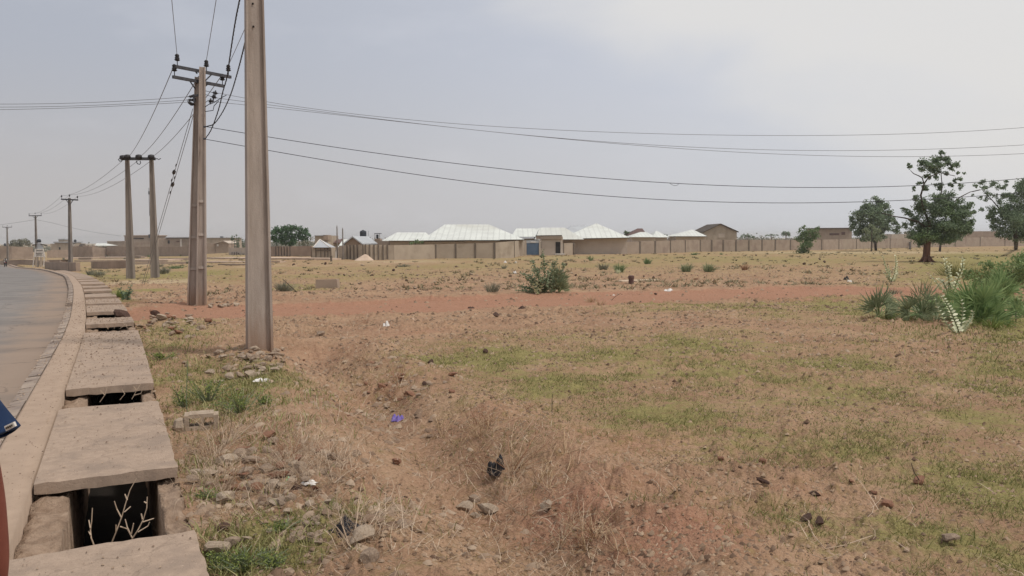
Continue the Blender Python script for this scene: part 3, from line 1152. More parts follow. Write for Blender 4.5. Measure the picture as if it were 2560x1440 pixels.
# right dead-end hardware
rw = [((513, 227), (530, 231), (546, 234)), ((513, 236), (527, 241), (543, 245)), ((513, 257), (519, 252), (536, 254))]
for a_, b_, c_ in rw:
    MB().tube([P(a_[0], a_[1], tY - .1), P(b_[0], b_[1], tY - .15)], .008, 5).obj('shackle', M['steel'], dp)
    strain(P(b_[0], b_[1], tY - .15), P(c_[0], c_[1], tY - .12), dp, .05)
for a_, b_ in (((539, 226), (537, 243)), ((534, 236), (533, 252)), ((527, 246), (525, 261))):
    MB().bar(P(*a_, tY - .14), P(*b_, tY - .14), .03).obj('arcing_horn', M['steel'], dp)
MB().tube([P(*p, tY - .2) for p in [(512, 268), (522, 261), (534, 257), (545, 250), (556, 243), (566, 238)]], .012, 5).obj('jumper', M['cable'], dp)
MB().tube([P(*p, tY - .2) for p in [(513, 279), (533, 276), (535, 265), (547, 252)]], .012, 5).obj('jumper', M['cable'], dp)
for y_ in (317, 347):
    bolt(P(509, y_, tY - .26), dp, .03, .06, (1, -.2, 0))


# ---------------------------------------------------------------- wires
def wire(pts, r, label, cat='power line', group=None, mat='wire', name='power_line', n=5, twist=False):
    mb = MB()
    if twist:
        P_ = [Vector(p) for p in pts]
        L = [0]
        for i in range(len(P_) - 1):
            L.append(L[-1] + (P_[i + 1] - P_[i]).length)
        m = max(len(P_), int(L[-1] / .07))
        fx = [np.interp(np.linspace(0, L[-1], m), L, [p[k] for p in P_]) for k in range(3)]
        for ph in (0, 2.1, 4.2):
            qq = []
            for i in range(m):
                a = ph + i * .55
                qq.append(Vector((fx[0][i] + r * .9 * math.cos(a), fx[1][i], fx[2][i] + r * .9 * math.sin(a))))
            mb.tube(qq, r * .75, 4)
    else:
        mb.tube(pts, r, n)
    return thing(name, mb, M[mat], label, cat, group)


def polywire(ctl, a, b, deg=3, x0=None, x1=None, n=50):
    """smooth curve through read points, laid in the vertical plane a-b"""
    c = np.array(ctl, float)
    mu, sdv = c[:, 0].mean(), c[:, 0].std()
    k = np.polyfit((c[:, 0] - mu) / sdv, c[:, 1], deg)
    xs = np.linspace(x0 or c[0, 0], x1 or c[-1, 0], n)
    return [PV(x, np.polyval(k, (x - mu) / sdv), a, b) for x in xs]


tA = (tb.x + .1, tb.y - .15)
tB = (46.0, 27.0)
W = [
    [(546, 234), (617, 244.5), (665, 253), (898, 288.6), (1100, 305.5), (1373, 323), (1800, 338), (2008, 339.4), (2260, 334), (2560, 319)],
    [(543, 245), (616, 254.4), (664, 261.4), (851, 286), (1100, 312.8), (1209, 328), (1428, 349.7), (1800, 369.7), (2067, 375.9), (2245, 376), (2560, 362)],
    [(536, 254), (616, 263.3), (664, 268), (851, 287), (1100, 316), (1264, 332.8), (1455, 351.6), (1800, 378), (2127, 390.5), (2334, 391), (2560, 384)],
    [(511, 316), (616, 333.6), (664, 341), (1100, 403.4), (1373, 435), (1800, 463), (2097, 468.5), (2284, 464.7), (2536, 447.7)],
    [(511, 347), (616, 366.4), (664, 375.3), (1100, 444.5), (1428, 482), (1800, 505.6), (1978, 508), (2216, 502), (2281, 499), (2560, 482)],
]
wl = ['topmost power line running right from the twin pole', 'second power line from the top on the right of the twin pole',
      'third power line down, crossing the second before the right edge', 'twisted service cable with a small hanging loop, fourth line down on the right',
      'lowest service cable on the right, passing behind the round tree']
for i, c_ in enumerate(W):
    pts = polywire(c_, tA, tB, 4, x1=3100 if i < 4 else 2900, n=70) if False else polywire(c_, tA, tB, 4, x1=2680, n=70)
    o = wire(pts, .0065 if i < 3 else .0095, wl[i], 'power line' if i < 3 else 'cable', 'lines strung right from the twin pole', 'wire' if i < 3 else 'cable', 'power_line' if i < 3 else 'service_cable')
    if i == 3:
        lp = [PV(x, y, tA, tB) for x, y in [(1674, 457.5), (1680, 462), (1687, 464.5), (1693, 463), (1698, 458.5)]]
        MB().tube(lp, .006, 4).obj('hanging_loop', M['cable'], o)
uA, uB = (tb.x, tb.y - .3), (-60.0, 20.0)
ll = ['upper of three power lines leaving the frame on the left', 'middle of three power lines leaving the frame on the left', 'lowest of three power lines leaving the frame on the left']
for i, c_ in enumerate([[(469, 242), (380, 248.5), (250, 255), (120, 259.5), (0, 260)], [(467, 250), (380, 256), (250, 262), (120, 267), (0, 267.5)], [(471, 256), (380, 259), (250, 267), (120, 272.5), (0, 273.5)]]):
    wire(polywire(c_, uA, uB, 2, x1=-120), .0065, ll[i], group='lines strung left from the twin pole')


def sagwire(a, b, sag, n=24):
    a, b = Vector(a), Vector(b)
    return [a.lerp(b, t) - Vector((0, 0, sag * 4 * t * (1 - t))) for t in [i / (n - 1) for i in range(n)]]


for i, (p_, q_, nm_) in enumerate([(ins[0], near_tops[0], 'left'), (ins[1], near_tops[1], 'middle'), (ins[2], near_tops[2], 'right')]):
    wire(sagwire(p_, q_, .06), .008, ['left one of the thin lines rising from the upper crossarm to the frame top', 'middle thin line rising from the twin pole head to the frame top',
                                      'thin line rising from the right upper insulator behind the nearest pole'][i], group='lines between the two near poles')
# the two twisted cables hanging between the poles
for i, c_ in enumerate([[(617, -90), (606, -40), (599, 0), (590, 45), (581, 100), (573, 155), (567, 195), (557, 230), (549, 265), (537, 302), (526, 328), (514, 346)],
                        [(636, 20), (617, 88), (607, 130), (594, 180), (579, 230), (563, 268), (547, 295), (533, 311), (513, 317)]]):
    ys = np.array([c[1] for c in c_], float)
    pts = []
    for (x, y) in c_:
        t_ = (y - ys[0]) / (ys[-1] - ys[0])
        pts.append(P(x, y, nY + .25 + (tY - .25 - nY - .25) * t_ ** .8))
    # smooth
    arr = catmull(np.array([[*(2 * pts[0] - pts[1])]] + [[*p] for p in pts] + [[*(2 * pts[-1] - pts[-2])]])[:, :2], .2)
    arr3 = []
    cc = np.array([[*(2 * pts[0] - pts[1])]] + [[*p] for p in pts] + [[*(2 * pts[-1] - pts[-2])]])
    for k in range(1, len(cc) - 2):
        p0, p1, p2, p3 = cc[k - 1:k + 3]
        for t in np.linspace(0, 1, 8)[:-1]:
            arr3.append(.5 * (2 * p1 + (p2 - p0) * t + (2 * p0 - 5 * p1 + 4 * p2 - p3) * t * t + (-p0 + 3 * p1 - 3 * p2 + p3) * t ** 3))
    arr3.append(cc[-2])
    wire(arr3, .011, ['thick twisted black cable from the frame top to the lower bolt of the twin pole', 'thick black cable curving from behind the nearest pole to the upper bolt'][i],
         'cable', 'twisted cables between the two near poles', 'cable', 'twisted_cable', twist=True)

# H-shaped double pole
hb1, hb2 = G(327, 697), G(388, 695)
hp = empty('h_frame_pole', (hb1 + hb2) / 2, 'two spaced concrete poles joined by a crossarm at the top', 'utility pole')
htop = []
for b_, tx_, ty_ in ((hb1, 318, 394), (hb2, 378.5, 394)):
    tp = P(tx_, ty_, b_.y)
    mb = MB()
    hpole(mb, b_, tp.z - b_.z, .43, .28, .19, .16, R(4), ft=.2, wt=.45, lean=(tp.x - b_.x, 0))
    mb.obj('pole', M['pole_mid'], hp)
    htop.append(tp)
hY = (hb1.y + hb2.y) / 2
MB().bar(P(303, 397, hb1.y - .2), P(388, 397, hb2.y - .2), .14, .16).bar(P(303, 396.5, hb1.y + .2), P(388, 396.5, hb2.y + .2), .12, .12).obj('crossarm', M['steel'], hp)
for x_ in (308, 319, 347.5, 378.5):
    MB().lathe(P(x_, 397.5 if x_ > 310 else 399, hY - .3), [(.05, 0), (.16, .03), (.19, .12), (.16, .22), (.05, .26)], 12, (0.1, -.4, .9)).obj('insulator', M['porcelain'], hp, True)
MB().tube([P(x, y, hY - .3) for x, y in [(305, 402), (299, 403), (296, 399), (299, 396)]], .025, 5).obj('jumper', M['cable'], hp)
MB().tube([P(x, y, hY - .3) for x, y in [(341, 402), (343, 409), (349, 411), (352, 407), (350, 402)]], .025, 5).obj('jumper', M['cable'], hp)
MB().tube([P(x, y, hY - .3) for x, y in [(386, 397), (394, 397), (397, 399), (402, 396)]], .025, 5).obj('jumper', M['cable'], hp)
MB().tube([P(372, 478, hb2.y - .3), P(372.5, 486, hb2.y - .3)], [.03, .03], 6).tube([P(372, 470, hb2.y - .3), P(374, 540, hb2.y - .3)], .012, 5).obj('earth_lead', M['cable'], hp)

hw = ['left line sloping from the twin pole down to the two spaced poles', 'middle line sloping from the twin pole down to the two spaced poles', 'right line sloping from the lower right insulator to the two spaced poles']
for i, (a, b_) in enumerate([(ins[3], (322, 392)), (PV(497, 199, *cl) + Vector((0, 0, .1)), (350, 392)), (ins[4], (381, 392))]):
    wire(sagwire(a, P(*b_, hY), .25), .012, hw[i], group='lines from the twin pole to the two spaced poles')

# far single poles with crossarms
fts = []
for i, (bx, by, tx_, ty_, ax0, ax1, ay0, ay1) in enumerate([(177, 678, 173.5, 495, 153, 195, 498, 500), (92.5, 668, 88.5, 538, 72, 104, 539.5, 539), (20, 661, 17.5, 567, 6, 30, 568, 568)]):
    b_ = G(bx, by)
    tp = P(tx_, ty_, b_.y)
    e = empty('crossarm_pole', b_, ['closest of the single concrete poles with one crossarm, beyond the road bend',
                                     'single pole with one crossarm rising behind the white signboard', 'farthest small pole with a crossarm at the left edge'][i], 'utility pole', 'single poles following the road')
    mb = MB()
    k = (b_.length) / 92
    hpole(mb, b_, tp.z - b_.z, .40 * k ** .5, .3, .20, .18, R(-20), ft=.25, wt=.5, lean=(tp.x - b_.x, 0))
    mb.obj('pole', M['pole_far'], e)
    zA = P(tx_, (ay0 + ay1) / 2, b_.y).z
    a, c_ = PZ(ax0, ay0, zA) if False else P(ax0, ay0, b_.y - .2), P(ax1, ay1, b_.y - .2)
    eca = MB().bar(a, c_, .12, .14).obj('crossarm', M['steel'], e)
    md = a.lerp(c_, .5)
    for s_ in (-1, 1):
        MB().bar(md + (c_ - md) * s_ * .45, md + Vector((s_ * .05, 0, -.5)), .05).obj('brace', M['steel'], e)
    tt = []
    for f in (.03, .5, .97):
        p_ = a.lerp(c_, f) + Vector((0, 0, .07 + (.12 if f == .5 else 0)))
        insulator(p_, eca, 1.1, 6)
        tt.append(p_ + Vector((0, 0, .3)))
    fts.append(tt)
for i in range(3):
    wire(sagwire(P([308, 347, 380][i], 400, hY), fts[0][i], .5), .012, ['left', 'middle', 'right'][i] + ' line between the spaced poles and the closest single pole', group='lines beyond the spaced poles')
    wire(sagwire(fts[0][i], fts[1][i], .6), .012, ['left', 'middle', 'right'][i] + ' line between the closest and second single poles', group='lines beyond the spaced poles')
t2 = G(92.5, 668)
wire([P(x, y, t2.y) for x, y in [(0, 562), (45, 556), (89, 549)]], .02, 'faint low line left of the pole behind the signboard', group='low lines at the far pole')
wire([P(x, y, t2.y) for x, y in [(89, 549), (130, 557), (165, 566), (210, 576), (255, 584), (303, 590)]], .02, 'faint low line sagging right of the pole behind the signboard', group='low lines at the far pole')

# stay wires of the twin pole
ga = hit(352, 712)
for i, (top_, ip, bt) in enumerate([((482, 272), (436, 431), (352, 711)), ((487, 276), (434, 461), (357, 712))]):
    e_ = G(*bt)
    s_ = P(*top_, tY)
    m_ = empty('stay_wire', e_, ['left stay wire anchoring the twin pole, with the higher insulator', 'right stay wire anchoring the twin pole, with the lower insulator'][i], 'stay wire', 'stay wires of the twin pole')
    MB().tube([s_, e_ - Vector((0, 0, .2))], .009, 5).obj('rope', M['wire'], m_)
    t_ = (ip[1] - top_[1]) / (bt[1] - top_[1])
    # position along the stay whose picture row is ip's row
    best = min(range(400), key=lambda k: abs((lambda p: (p.z - EYE) / p.y)(s_.lerp(e_, k / 400)) - (P(ip[0], ip[1], 10).z - EYE) / 10))
    c0 = s_.lerp(e_, best / 400)
    dd = (e_ - s_).normalized()
    MB().lathe(c0 - dd * .2, [(.012, 0), (.03, .08), (.055, .13), (.06, .2), (.055, .27), (.03, .32), (.012, .4)], 8, dd).obj('stay_insulator', M['porcelain'], m_)
    for q_ in (-.65, .55):
        MB().lathe(c0 + dd * q_, [(.01, 0), (.02, .03), (.02, .17), (.01, .2)], 6, dd).obj('grip', M['porcelain'], m_)

# ---------------------------------------------------------------- walls and buildings
def zray(px, py, x, y):
    """height on the sight line above ground point (x, y) (same distance)"""
    d = ray(px, py)
    return EYE + d.z * math.hypot(x, y) / math.hypot(d.x, d.y)


def wall(name, label, pts, mat, thick=.22, posts=(), cap=None, group=None, pw=.32, proud=.06, cat='wall', pmat='block_post', panels=None):
    g = [(hit(px, yb), px, yt) for px, yb, yt in pts]
    e = empty(name, (g[0][0].x, g[0][0].y, g[0][0].z), label, cat, group)
    mb = MB()
    tops = []
    for h, px, yt in g:
        tops.append(Vector((h.x, h.y, zray(px, yt, h.x, h.y))))
    V_ = []
    n = len(g)
    for i in range(n):
        a = g[max(i - 1, 0)][0]
        b_ = g[min(i + 1, n - 1)][0]
        d = Vector((b_.x - a.x, b_.y - a.y, 0)).normalized()
        nrm = Vector((-d.y, d.x, 0)) * thick
        f0 = Vector((g[i][0].x, g[i][0].y, g[i][0].z - .5))
        V_.append((f0, f0 + nrm, tops[i] + nrm, tops[i]))
    vs = [v for q in V_ for v in q]
    fs = [(3, 2, 1, 0), tuple(4 * (n - 1) + k for k in (0, 1, 2, 3))]
    for i in range(n - 1):
        for k in range(4):
            fs.append((4 * i + k, 4 * i + (k + 1) % 4, 4 * i + 4 + (k + 1) % 4, 4 * i + 4 + k))
    mb.add(vs, fs)
    mb.obj('masonry', M[mat], e)
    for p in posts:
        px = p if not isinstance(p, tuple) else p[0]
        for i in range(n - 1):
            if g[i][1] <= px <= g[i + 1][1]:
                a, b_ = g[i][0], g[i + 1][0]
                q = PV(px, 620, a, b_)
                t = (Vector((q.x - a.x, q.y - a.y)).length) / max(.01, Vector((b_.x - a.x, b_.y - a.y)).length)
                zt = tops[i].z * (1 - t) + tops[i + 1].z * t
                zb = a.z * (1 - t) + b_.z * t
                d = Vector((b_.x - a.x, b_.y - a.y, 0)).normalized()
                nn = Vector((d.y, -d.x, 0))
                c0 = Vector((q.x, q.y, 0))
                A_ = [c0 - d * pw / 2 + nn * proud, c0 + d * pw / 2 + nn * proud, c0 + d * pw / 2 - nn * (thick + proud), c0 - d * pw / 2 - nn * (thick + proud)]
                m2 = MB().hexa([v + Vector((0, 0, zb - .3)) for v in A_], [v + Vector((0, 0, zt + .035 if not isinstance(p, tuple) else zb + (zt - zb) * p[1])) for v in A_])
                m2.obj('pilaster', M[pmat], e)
    return e


class Bd:
    def __init__(s, name, label, px, Y, cat='house', group=None, zb=None):
        s.Y = Y
        x = P(px, 620, Y).x
        s.zb = gz(x, Y, False) - .2
        s.e = empty(name, (x, Y, s.zb), label, cat, group)

    def box(s, part, x0, x1, y0, y1, mat, d0=0.0, d1=8.0, parent=None):
        """front face between picture columns x0..x1, rows y0(top)..y1 (None: ground); set d0 behind the front line"""
        Y = s.Y + d0
        a, b = P(x0, y0, Y), P(x1, y0, Y)
        zt = (a.z + b.z) / 2
        zb = s.zb if y1 is None else (P(x0, y1, Y).z + P(x1, y1, Y).z) / 2
        return MB().box(a.x, b.x, Y, s.Y + d1, zb, zt).obj(part, M[mat], parent or s.e)

    def hip(s, part, x0, x1, ye, xr0, xr1, yr, mat, d0=-.5, d1=8.5, ye2=None, parent=None, yr2=None, rdepth=.5):
        Ya, Yb = s.Y + d0, s.Y + d1
        Ym = Ya + (Yb - Ya) * rdepth
        ye2 = ye2 or ye
        a, b = P(x0, ye, Ya), P(x1, ye2, Ya)
        c, d = Vector((b.x, Yb, b.z)), Vector((a.x, Yb, a.z))
        r0_, r1_ = P(xr0, yr, Ym), P(xr1, yr2 or yr, Ym)
        m = MB()
        th = Vector((0, 0, .06))
        m.add([a, b, c, d, r0_, r1_], [(0, 1, 5, 4), (1, 2, 5), (2, 3, 4, 5), (3, 0, 4)])
        m.add([a - th, b - th, c - th, d - th], [(3, 2, 1, 0)])
        m.add([a - th, b - th, b, a, c - th, c, d - th, d], [(0, 1, 2, 3), (1, 4, 5, 2), (4, 6, 7, 5), (6, 0, 3, 7)])
        o = m.obj(part, M[mat], parent or s.e)
        return o

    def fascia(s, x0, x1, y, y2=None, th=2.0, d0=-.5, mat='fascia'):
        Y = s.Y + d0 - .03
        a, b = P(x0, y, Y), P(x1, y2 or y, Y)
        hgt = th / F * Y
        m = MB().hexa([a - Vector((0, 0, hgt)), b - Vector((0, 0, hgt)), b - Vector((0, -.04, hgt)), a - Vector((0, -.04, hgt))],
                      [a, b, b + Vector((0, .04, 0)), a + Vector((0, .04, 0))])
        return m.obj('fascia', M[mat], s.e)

    def gable(s, part, x0, x1, ye, xa, ya, mat, roofmat, d1=8.0, over=2, ye2=None):
        """gable end facing the field"""
        Y = s.Y
        a, b, c = P(x0, ye, Y), P(x1, ye2 or ye, Y), P(xa, ya, Y)
        zb = Vector((0, 0, 0))
        m = MB()
        back = Vector((0, d1, 0))
        A, B = Vector((a.x, a.y, s.zb)), Vector((b.x, b.y, s.zb))
        m.add([A, B, b, c, a, A + back, B + back, b + back, c + back, a + back],
              [(0, 1, 2, 3, 4), (9, 8, 7, 6, 5), (1, 6, 7, 2), (5, 0, 4, 9), (0, 5, 6, 1), (2, 7, 8, 3), (3, 8, 9, 4)])
        m.obj(part, M[mat], s.e)
        f = Vector((0, -.5, 0))
        for side, p in ((0, a), (1, b)):
            o_ = (p - c).normalized() * (over / F * Y)
            p2 = p + o_
            up = Vector((0, 0, .03))
            t = Vector((0, 0, .16))
            quad = [c + f + up, p2 + f + up, p2 + back - f + up, c + back - f + up]
            if side == 1:
                quad = [quad[1], quad[0], quad[3], quad[2]]
            MB().hexa(quad, [v + t for v in quad]).obj('roof', M[roofmat], s.e)


# --- the compound in the middle
wall('ribbed_wall', 'pale compound wall with dark upright ribs behind the sand heap',
     [(848, 649, 614.5), (905, 650, 611.5), (985, 649, 613)], 'block', posts=[868, 876, 885, 894, 907, 914, 924, 935, 946, 957.5, 968.5], pw=.14, proud=.1)
wall('compound_wall', 'grey brown block wall with thin pilasters left of the blue gate',
     [(985.5, 649, 613), (1090, 646.5, 611), (1240, 645.5, 607), (1285, 644, 603), (1313, 638, 601)], 'block', posts=[1089, 1139, 1188, 1236, 1285.5], pw=.2)
b = Bd('white_roof_house', 'small house with a slanting white sheet roof behind the wall, left of the largest roof', 1010, 106)
b.box('wall', 975, 1062, 602, None, 'plaster', 0, 9)
b.hip('roof', 955, 1072, 601.5, 992, 1064, 581, 'roof_white', -1.0, 9)
b.fascia(972, 1072, 601.5, th=1.6, d0=-1.0)
b = Bd('white_roof_house', 'long house under the largest bright white hipped roof', 1190, 104)
b.box('wall', 1062, 1306, 601, None, 'plaster', 0, 14)
b.hip('roof', 1052, 1311, 601, 1112, 1222, 561, 'roof_white', -1.2, 17, ye2=598.5)
b.fascia(1052, 1311, 601.2, 598.7, th=1.9, d0=-1.2)
b.hip('roof_wing', 1181, 1250, 599.6, 1200, 1203, 579.5, 'roof_white', -1.6, 10, rdepth=.75)
b.box('lintel', 1062, 1160, 604.5, 608.5, 'plaster', -.25, 0)
b.box('lintel', 1185, 1262, 603, 607, 'plaster', -.25, 0)
b = Bd('gatehouse', 'square block gatehouse with a dark door beside the blue gate', 1372, 110, 'building')
b.box('wall', 1353, 1407, 591.5, None, 'plaster', 0, 5)
b.box('door', 1389, 1401, 605, 633.5, 'dark', -.06, -.003)
b.box('window', 1350.5, 1353, 606, 620, 'dark', -.05, .3)
b.fascia(1339, 1405, 588.5, 587.5, th=1.8, d0=-.5)
b.box('parapet', 1340, 1405, 589.6, 597.5, 'mud_pink', -.3, -.02)
b.hip('roof', 1338, 1460, 598, 1350, 1412, 569, 'roof_white', 5.5, 16)
b.box('step', 1388, 1412, 634, 637, 'white', -.8, -.05)
g_ = Bd('blue_gate', 'blue metal gate leaf between the block wall and the gatehouse', 1330, 107, 'gate')
g_.box('leaf', 1316.5, 1347.5, 608, 637, 'blue_gate', -.05, .03)
g_.box('top_panel', 1315, 1349, 601, 607.5, 'roof_grey', -.05, .03)
g_.box('sign_plate', 1326, 1340, 603.5, 606.5, 'white', -.1, -.06)
g_.box('gate_post', 1313, 1316, 601, None, 'plaster', -.15, .15)
g_.box('gate_post', 1348, 1352, 601, None, 'plaster', -.15, .15)
b = Bd('white_roof_house', 'house whose low white roof shows between the largest roof and the gatehouse', 1320, 122)
b.box('wall', 1290, 1345, 596, None, 'plaster', 0, 9)
b.hip('roof', 1277, 1362, 592, 1291, 1350, 571, 'roof_white', -1, 10)
b.fascia(1277, 1362, 592.2, th=1.2, d0=-1)
b = Bd('white_roof_house', 'house under the steep pointed white roof right of the gatehouse', 1490, 118)
b.box('wall', 1406, 1568, 595.5, None, 'plaster', 0, 14)
b.hip('roof', 1404, 1574, 596.5, 1490, 1492, 558.5, 'roof_white', -1.2, 15, ye2=593.5)
b.fascia(1404, 1574, 596.7, 593.7, th=1.7, d0=-1.2)
b.hip('roof_wing', 1398, 1500, 596.9, 1428, 1470, 563.5, 'roof_grey', 1.5, 17)  # grey sheet paints in the shaded face of the white roof
wall('compound_wall', 'block wall stub with a dark post just right of the gatehouse',
     [(1406, 637.5, 608), (1434, 637, 607.5), (1436, 637, 607.5)], 'block', posts=[1408, 1434], pw=.25)
wall('long_compound_wall', 'very long low brown wall with evenly spaced pilasters running off to the right',
     [(1437, 635.5, 607), (1560, 635, 605.5), (1640, 633.5, 602.5), (1700, 631.5, 600.5), (1750, 629.5, 600), (1880, 628, 599.5), (2060, 625, 599), (2200, 621, 596.5), (2390, 617, 594), (2640, 614, 592)],
     'mud_pink', posts=[1445, 1463, 1478, 1520, 1560, 1600, 1638, 1676, 1713, 1750, 1779, 1808, 1840, 1872, 1905, 1938, 1976, 2054, 2097, 2141, 2182, 2225, 2277, 2330, 2388, 2450, 2512, 2570], pw=.3)
b = Bd('brown_roof_house', 'small house with a rust brown roof peeking over the long wall', 1600, 185)
b.box('wall', 1582, 1616, 583, None, 'mud', 0, 10)
b.hip('roof', 1574, 1619, 588, 1594, 1606, 571, 'roof_brown', -1, 11)
b = Bd('white_roof_house', 'tiny house with two white roof planes beside the brown roof', 1605, 168)
b.box('wall', 1580, 1638, 592, None, 'plaster', 0, 9)
b.hip('roof', 1577, 1640, 592.5, 1600, 1616, 580, 'roof_white', -1, 9)
b = Bd('white_roof_house', 'tiny house with a pointed white roof, between the brown roof and the gabled house', 1650, 170)
b.box('wall', 1636, 1668, 592, None, 'plaster', 0, 9)
b.hip('roof', 1632, 1674, 593, 1640, 1642, 577, 'roof_white', -1, 9)
b = Bd('white_roof_house', 'low white roofed house just left of the dark gabled house', 1735, 175)
b.box('wall', 1690, 1765, 590, None, 'plaster', 0, 9)
b.hip('roof', 1684, 1768, 590.5, 1729, 1733, 574, 'roof_white', -1, 9)
b.fascia(1684, 1768, 590.6, th=1.0, d0=-1)
b = Bd('gabled_house', 'grey gable fronted house with a dark roof edge above the long wall', 1802, 180)
b.gable('wall', 1762, 1842, 579.5, 1801, 561, 'block', 'fascia', 12, over=4)
b.box('window', 1796, 1812, 584, 594, 'plaster', -.1, -.003)
b = Bd('flat_roof_building', 'pinkish flat roofed building behind the long wall near the right trees', 2090, 235, 'building')
b.box('wall', 2048, 2130, 571, None, 'mud_pink', 0, 10)
b.box('roof', 2044, 2134, 569.5, 571.8, 'fascia', -.8, 11)
b.box('window', 2074, 2098, 583, 588, 'roof_brown', -.12, -.003)
b.box('window', 2104, 2113, 580, 587, 'roof_brown', -.12, -.003)
b = Bd('low_mud_building', 'low brown flat building between the tall tree and the right edge trees', 2450, 250, 'building')
b.box('wall', 2415, 2500, 578, None, 'mud', 0, 10)
b.box('wall', 2230, 2290, 585, None, 'plaster', 2, 10)

# --- gabled house, tanks and small hut behind the ribbed wall
b = Bd('gabled_house', 'brown gable end with a pale side roof behind the ribbed wall', 885, 100)
b.gable('wall', 861, 906, 611, 883, 594, 'mud', 'roof_grey', 10, over=3)
b.box('lean_to', 846, 861, 614, None, 'plaster', 0, 5)
b.hip('lean_to_roof', 845, 862, 617, 858, 880, 598, 'roof_white', -.6, 9)
b = Bd('block_building', 'low brown building under the black water tank', 940, 112, 'building')
b.box('wall', 903, 985, 601, None, 'mud', 0, 8)
b = Bd('water_tank', 'black ribbed water tank on a steel platform with legs', 908, 110, 'water tank')
c_ = P(908, 593, 112)
rr = 8.2 / F * 112
MB().lathe((c_.x, 112, c_.z), [(rr, 0), (rr, .12), (rr * .96, .16), (rr, .2), (rr, .4), (rr * .96, .44), (rr, .48), (rr, .75), (rr * .85, .86), (rr * .3, .95), (rr * .28, 1.0)], 20).obj('tank', M['tank'], b.e, True)
b.box('platform', 895, 920, 592.6, 594.2, 'steel', .9, 3.2)
for x_ in (898, 905, 912, 919):
    b.box('leg', x_ - .35, x_ + .35, 594.2, 601.5, 'white', 1.2, 1.3)
    b.box('leg', x_ - .35, x_ + .35, 594.2, 601.5, 'white', 2.8, 2.9)
MB().tube([P(921, 601, 112), P(921, 577, 112)], .02, 5).obj('pipe', M['wire'], b.e)
b = Bd('tank_frame', 'small open frame tower with a dark drum, right of the black tank', 943, 112, 'tower')
for x_ in (937, 949):
    for d_ in (0, 1.2):
        b.box('post', x_ - .6, x_ + .6, 584, 601, 'pole_far', d_, d_ + .1)
b.box('top_frame', 936, 950, 583, 584.5, 'steel', -.05, 1.4)
b.box('base', 937, 950, 596.5, 601, 'mud', -.02, 1.4)
c_ = P(943.5, 596.5, 112.6)
MB().lathe((c_.x, 112.6, c_.z), [(.12, 0), (.17, .1), (.17, .5), (.1, .58)], 10).obj('drum', M['tank'], b.e)
b = Bd('guard_hut', 'small hut with a grey pyramid roof and ribbed walls near the two thin poles', 803, 92, 'hut')
b.box('wall', 777, 828, 619, None, 'block', 0, 2.3)
b.hip('roof', 783, 825, 618.5, 799, 800.5, 598.5, 'roof_grey', -.3, 2.6)
A_, B_ = P(783, 618.5, 91.7), P(799.7, 598.5, 93.15)
MB().bar(A_, B_, .12, .08).bar(P(825, 618.5, 91.7), B_, .12, .08).obj('roof_ridge_cap', M['white'], b.e)
b.fascia(776, 827, 618.8, th=1.4, d0=-.35)
for x_ in (777.5, 789, 801.5, 811, 819, 827):
    b.box('post', x_ - .8, x_ + .8, 620.5, 643, 'block_post', -.12, -.01)
b.box('rail', 788, 826, 625, 627.5, 'block_post', -.14, -.12)
b = Bd('white_door_pillar', 'short white rendered pillar between the small hut and the thin poles', 840, 92, 'pillar')
b.box('shaft', 837.5, 842.5, 625, None, 'white', 0, .4)
b.box('cap', 837, 843, 624, 625.2, 'plaster', -.05, .45)
for x_, yt_, yb_, lb_ in ((844, 566, 649, 'taller of two thin dark poles beside the ribbed wall'), (858, 572, 650, 'shorter of two thin dark poles beside the ribbed wall')):
    g0 = hit(x_, yb_)
    mb = MB().tube([g0 - Vector((0, 0, .3)), Vector((g0.x, g0.y, zray(x_, yt_, g0.x, g0.y)))], [.085, .06], 8)
    mb.tube([Vector((g0.x, g0.y, zray(x_, yt_, g0.x, g0.y))), Vector((g0.x, g0.y, zray(x_, yt_, g0.x, g0.y) + .12))], [.03, .03], 6)
    thing('thin_pole', mb, M['pole_far'], lb_, 'pole', 'thin poles by the ribbed wall')
b = Bd('block_building', 'grey block building right of the dark green tree', 802, 130, 'building')
b.box('wall', 787, 819, 589, None, 'block', 0, 8)
b.box('parapet', 808, 820, 587.5, 600, 'mud', -.3, 2)
b.box('roof', 786, 812, 588, 590, 'roof_grey', -.3, 8)
b = Bd('domed_roof_house', 'small pale house with a dark hump roof behind the small hut', 832, 135)
b.box('wall', 818, 850, 607, None, 'plaster', 0, 8)
b.hip('roof', 818, 848, 607, 823, 834, 593.5, 'roof_brown', -1, 8)
b = Bd('brown_roof_house', 'low house with a dark brown roof between the two thin poles', 855, 138)
b.box('wall', 846, 870, 605, None, 'mud', 0, 8)
b.hip('roof', 845, 869, 604, 852, 863, 597, 'roof_brown', -1, 8)
wall('ribbed_wall', 'ribbed wall section under the dark green tree right of the nearest pole', [(640, 641, 617), (725, 641, 616)], 'mud', posts=[690, 697, 704, 711, 718, 725], pw=.16, proud=.1)
wall('compound_wall', 'plain brown wall between the ribbed section and the small hut', [(725.5, 641, 616), (778, 641, 615)], 'mud')

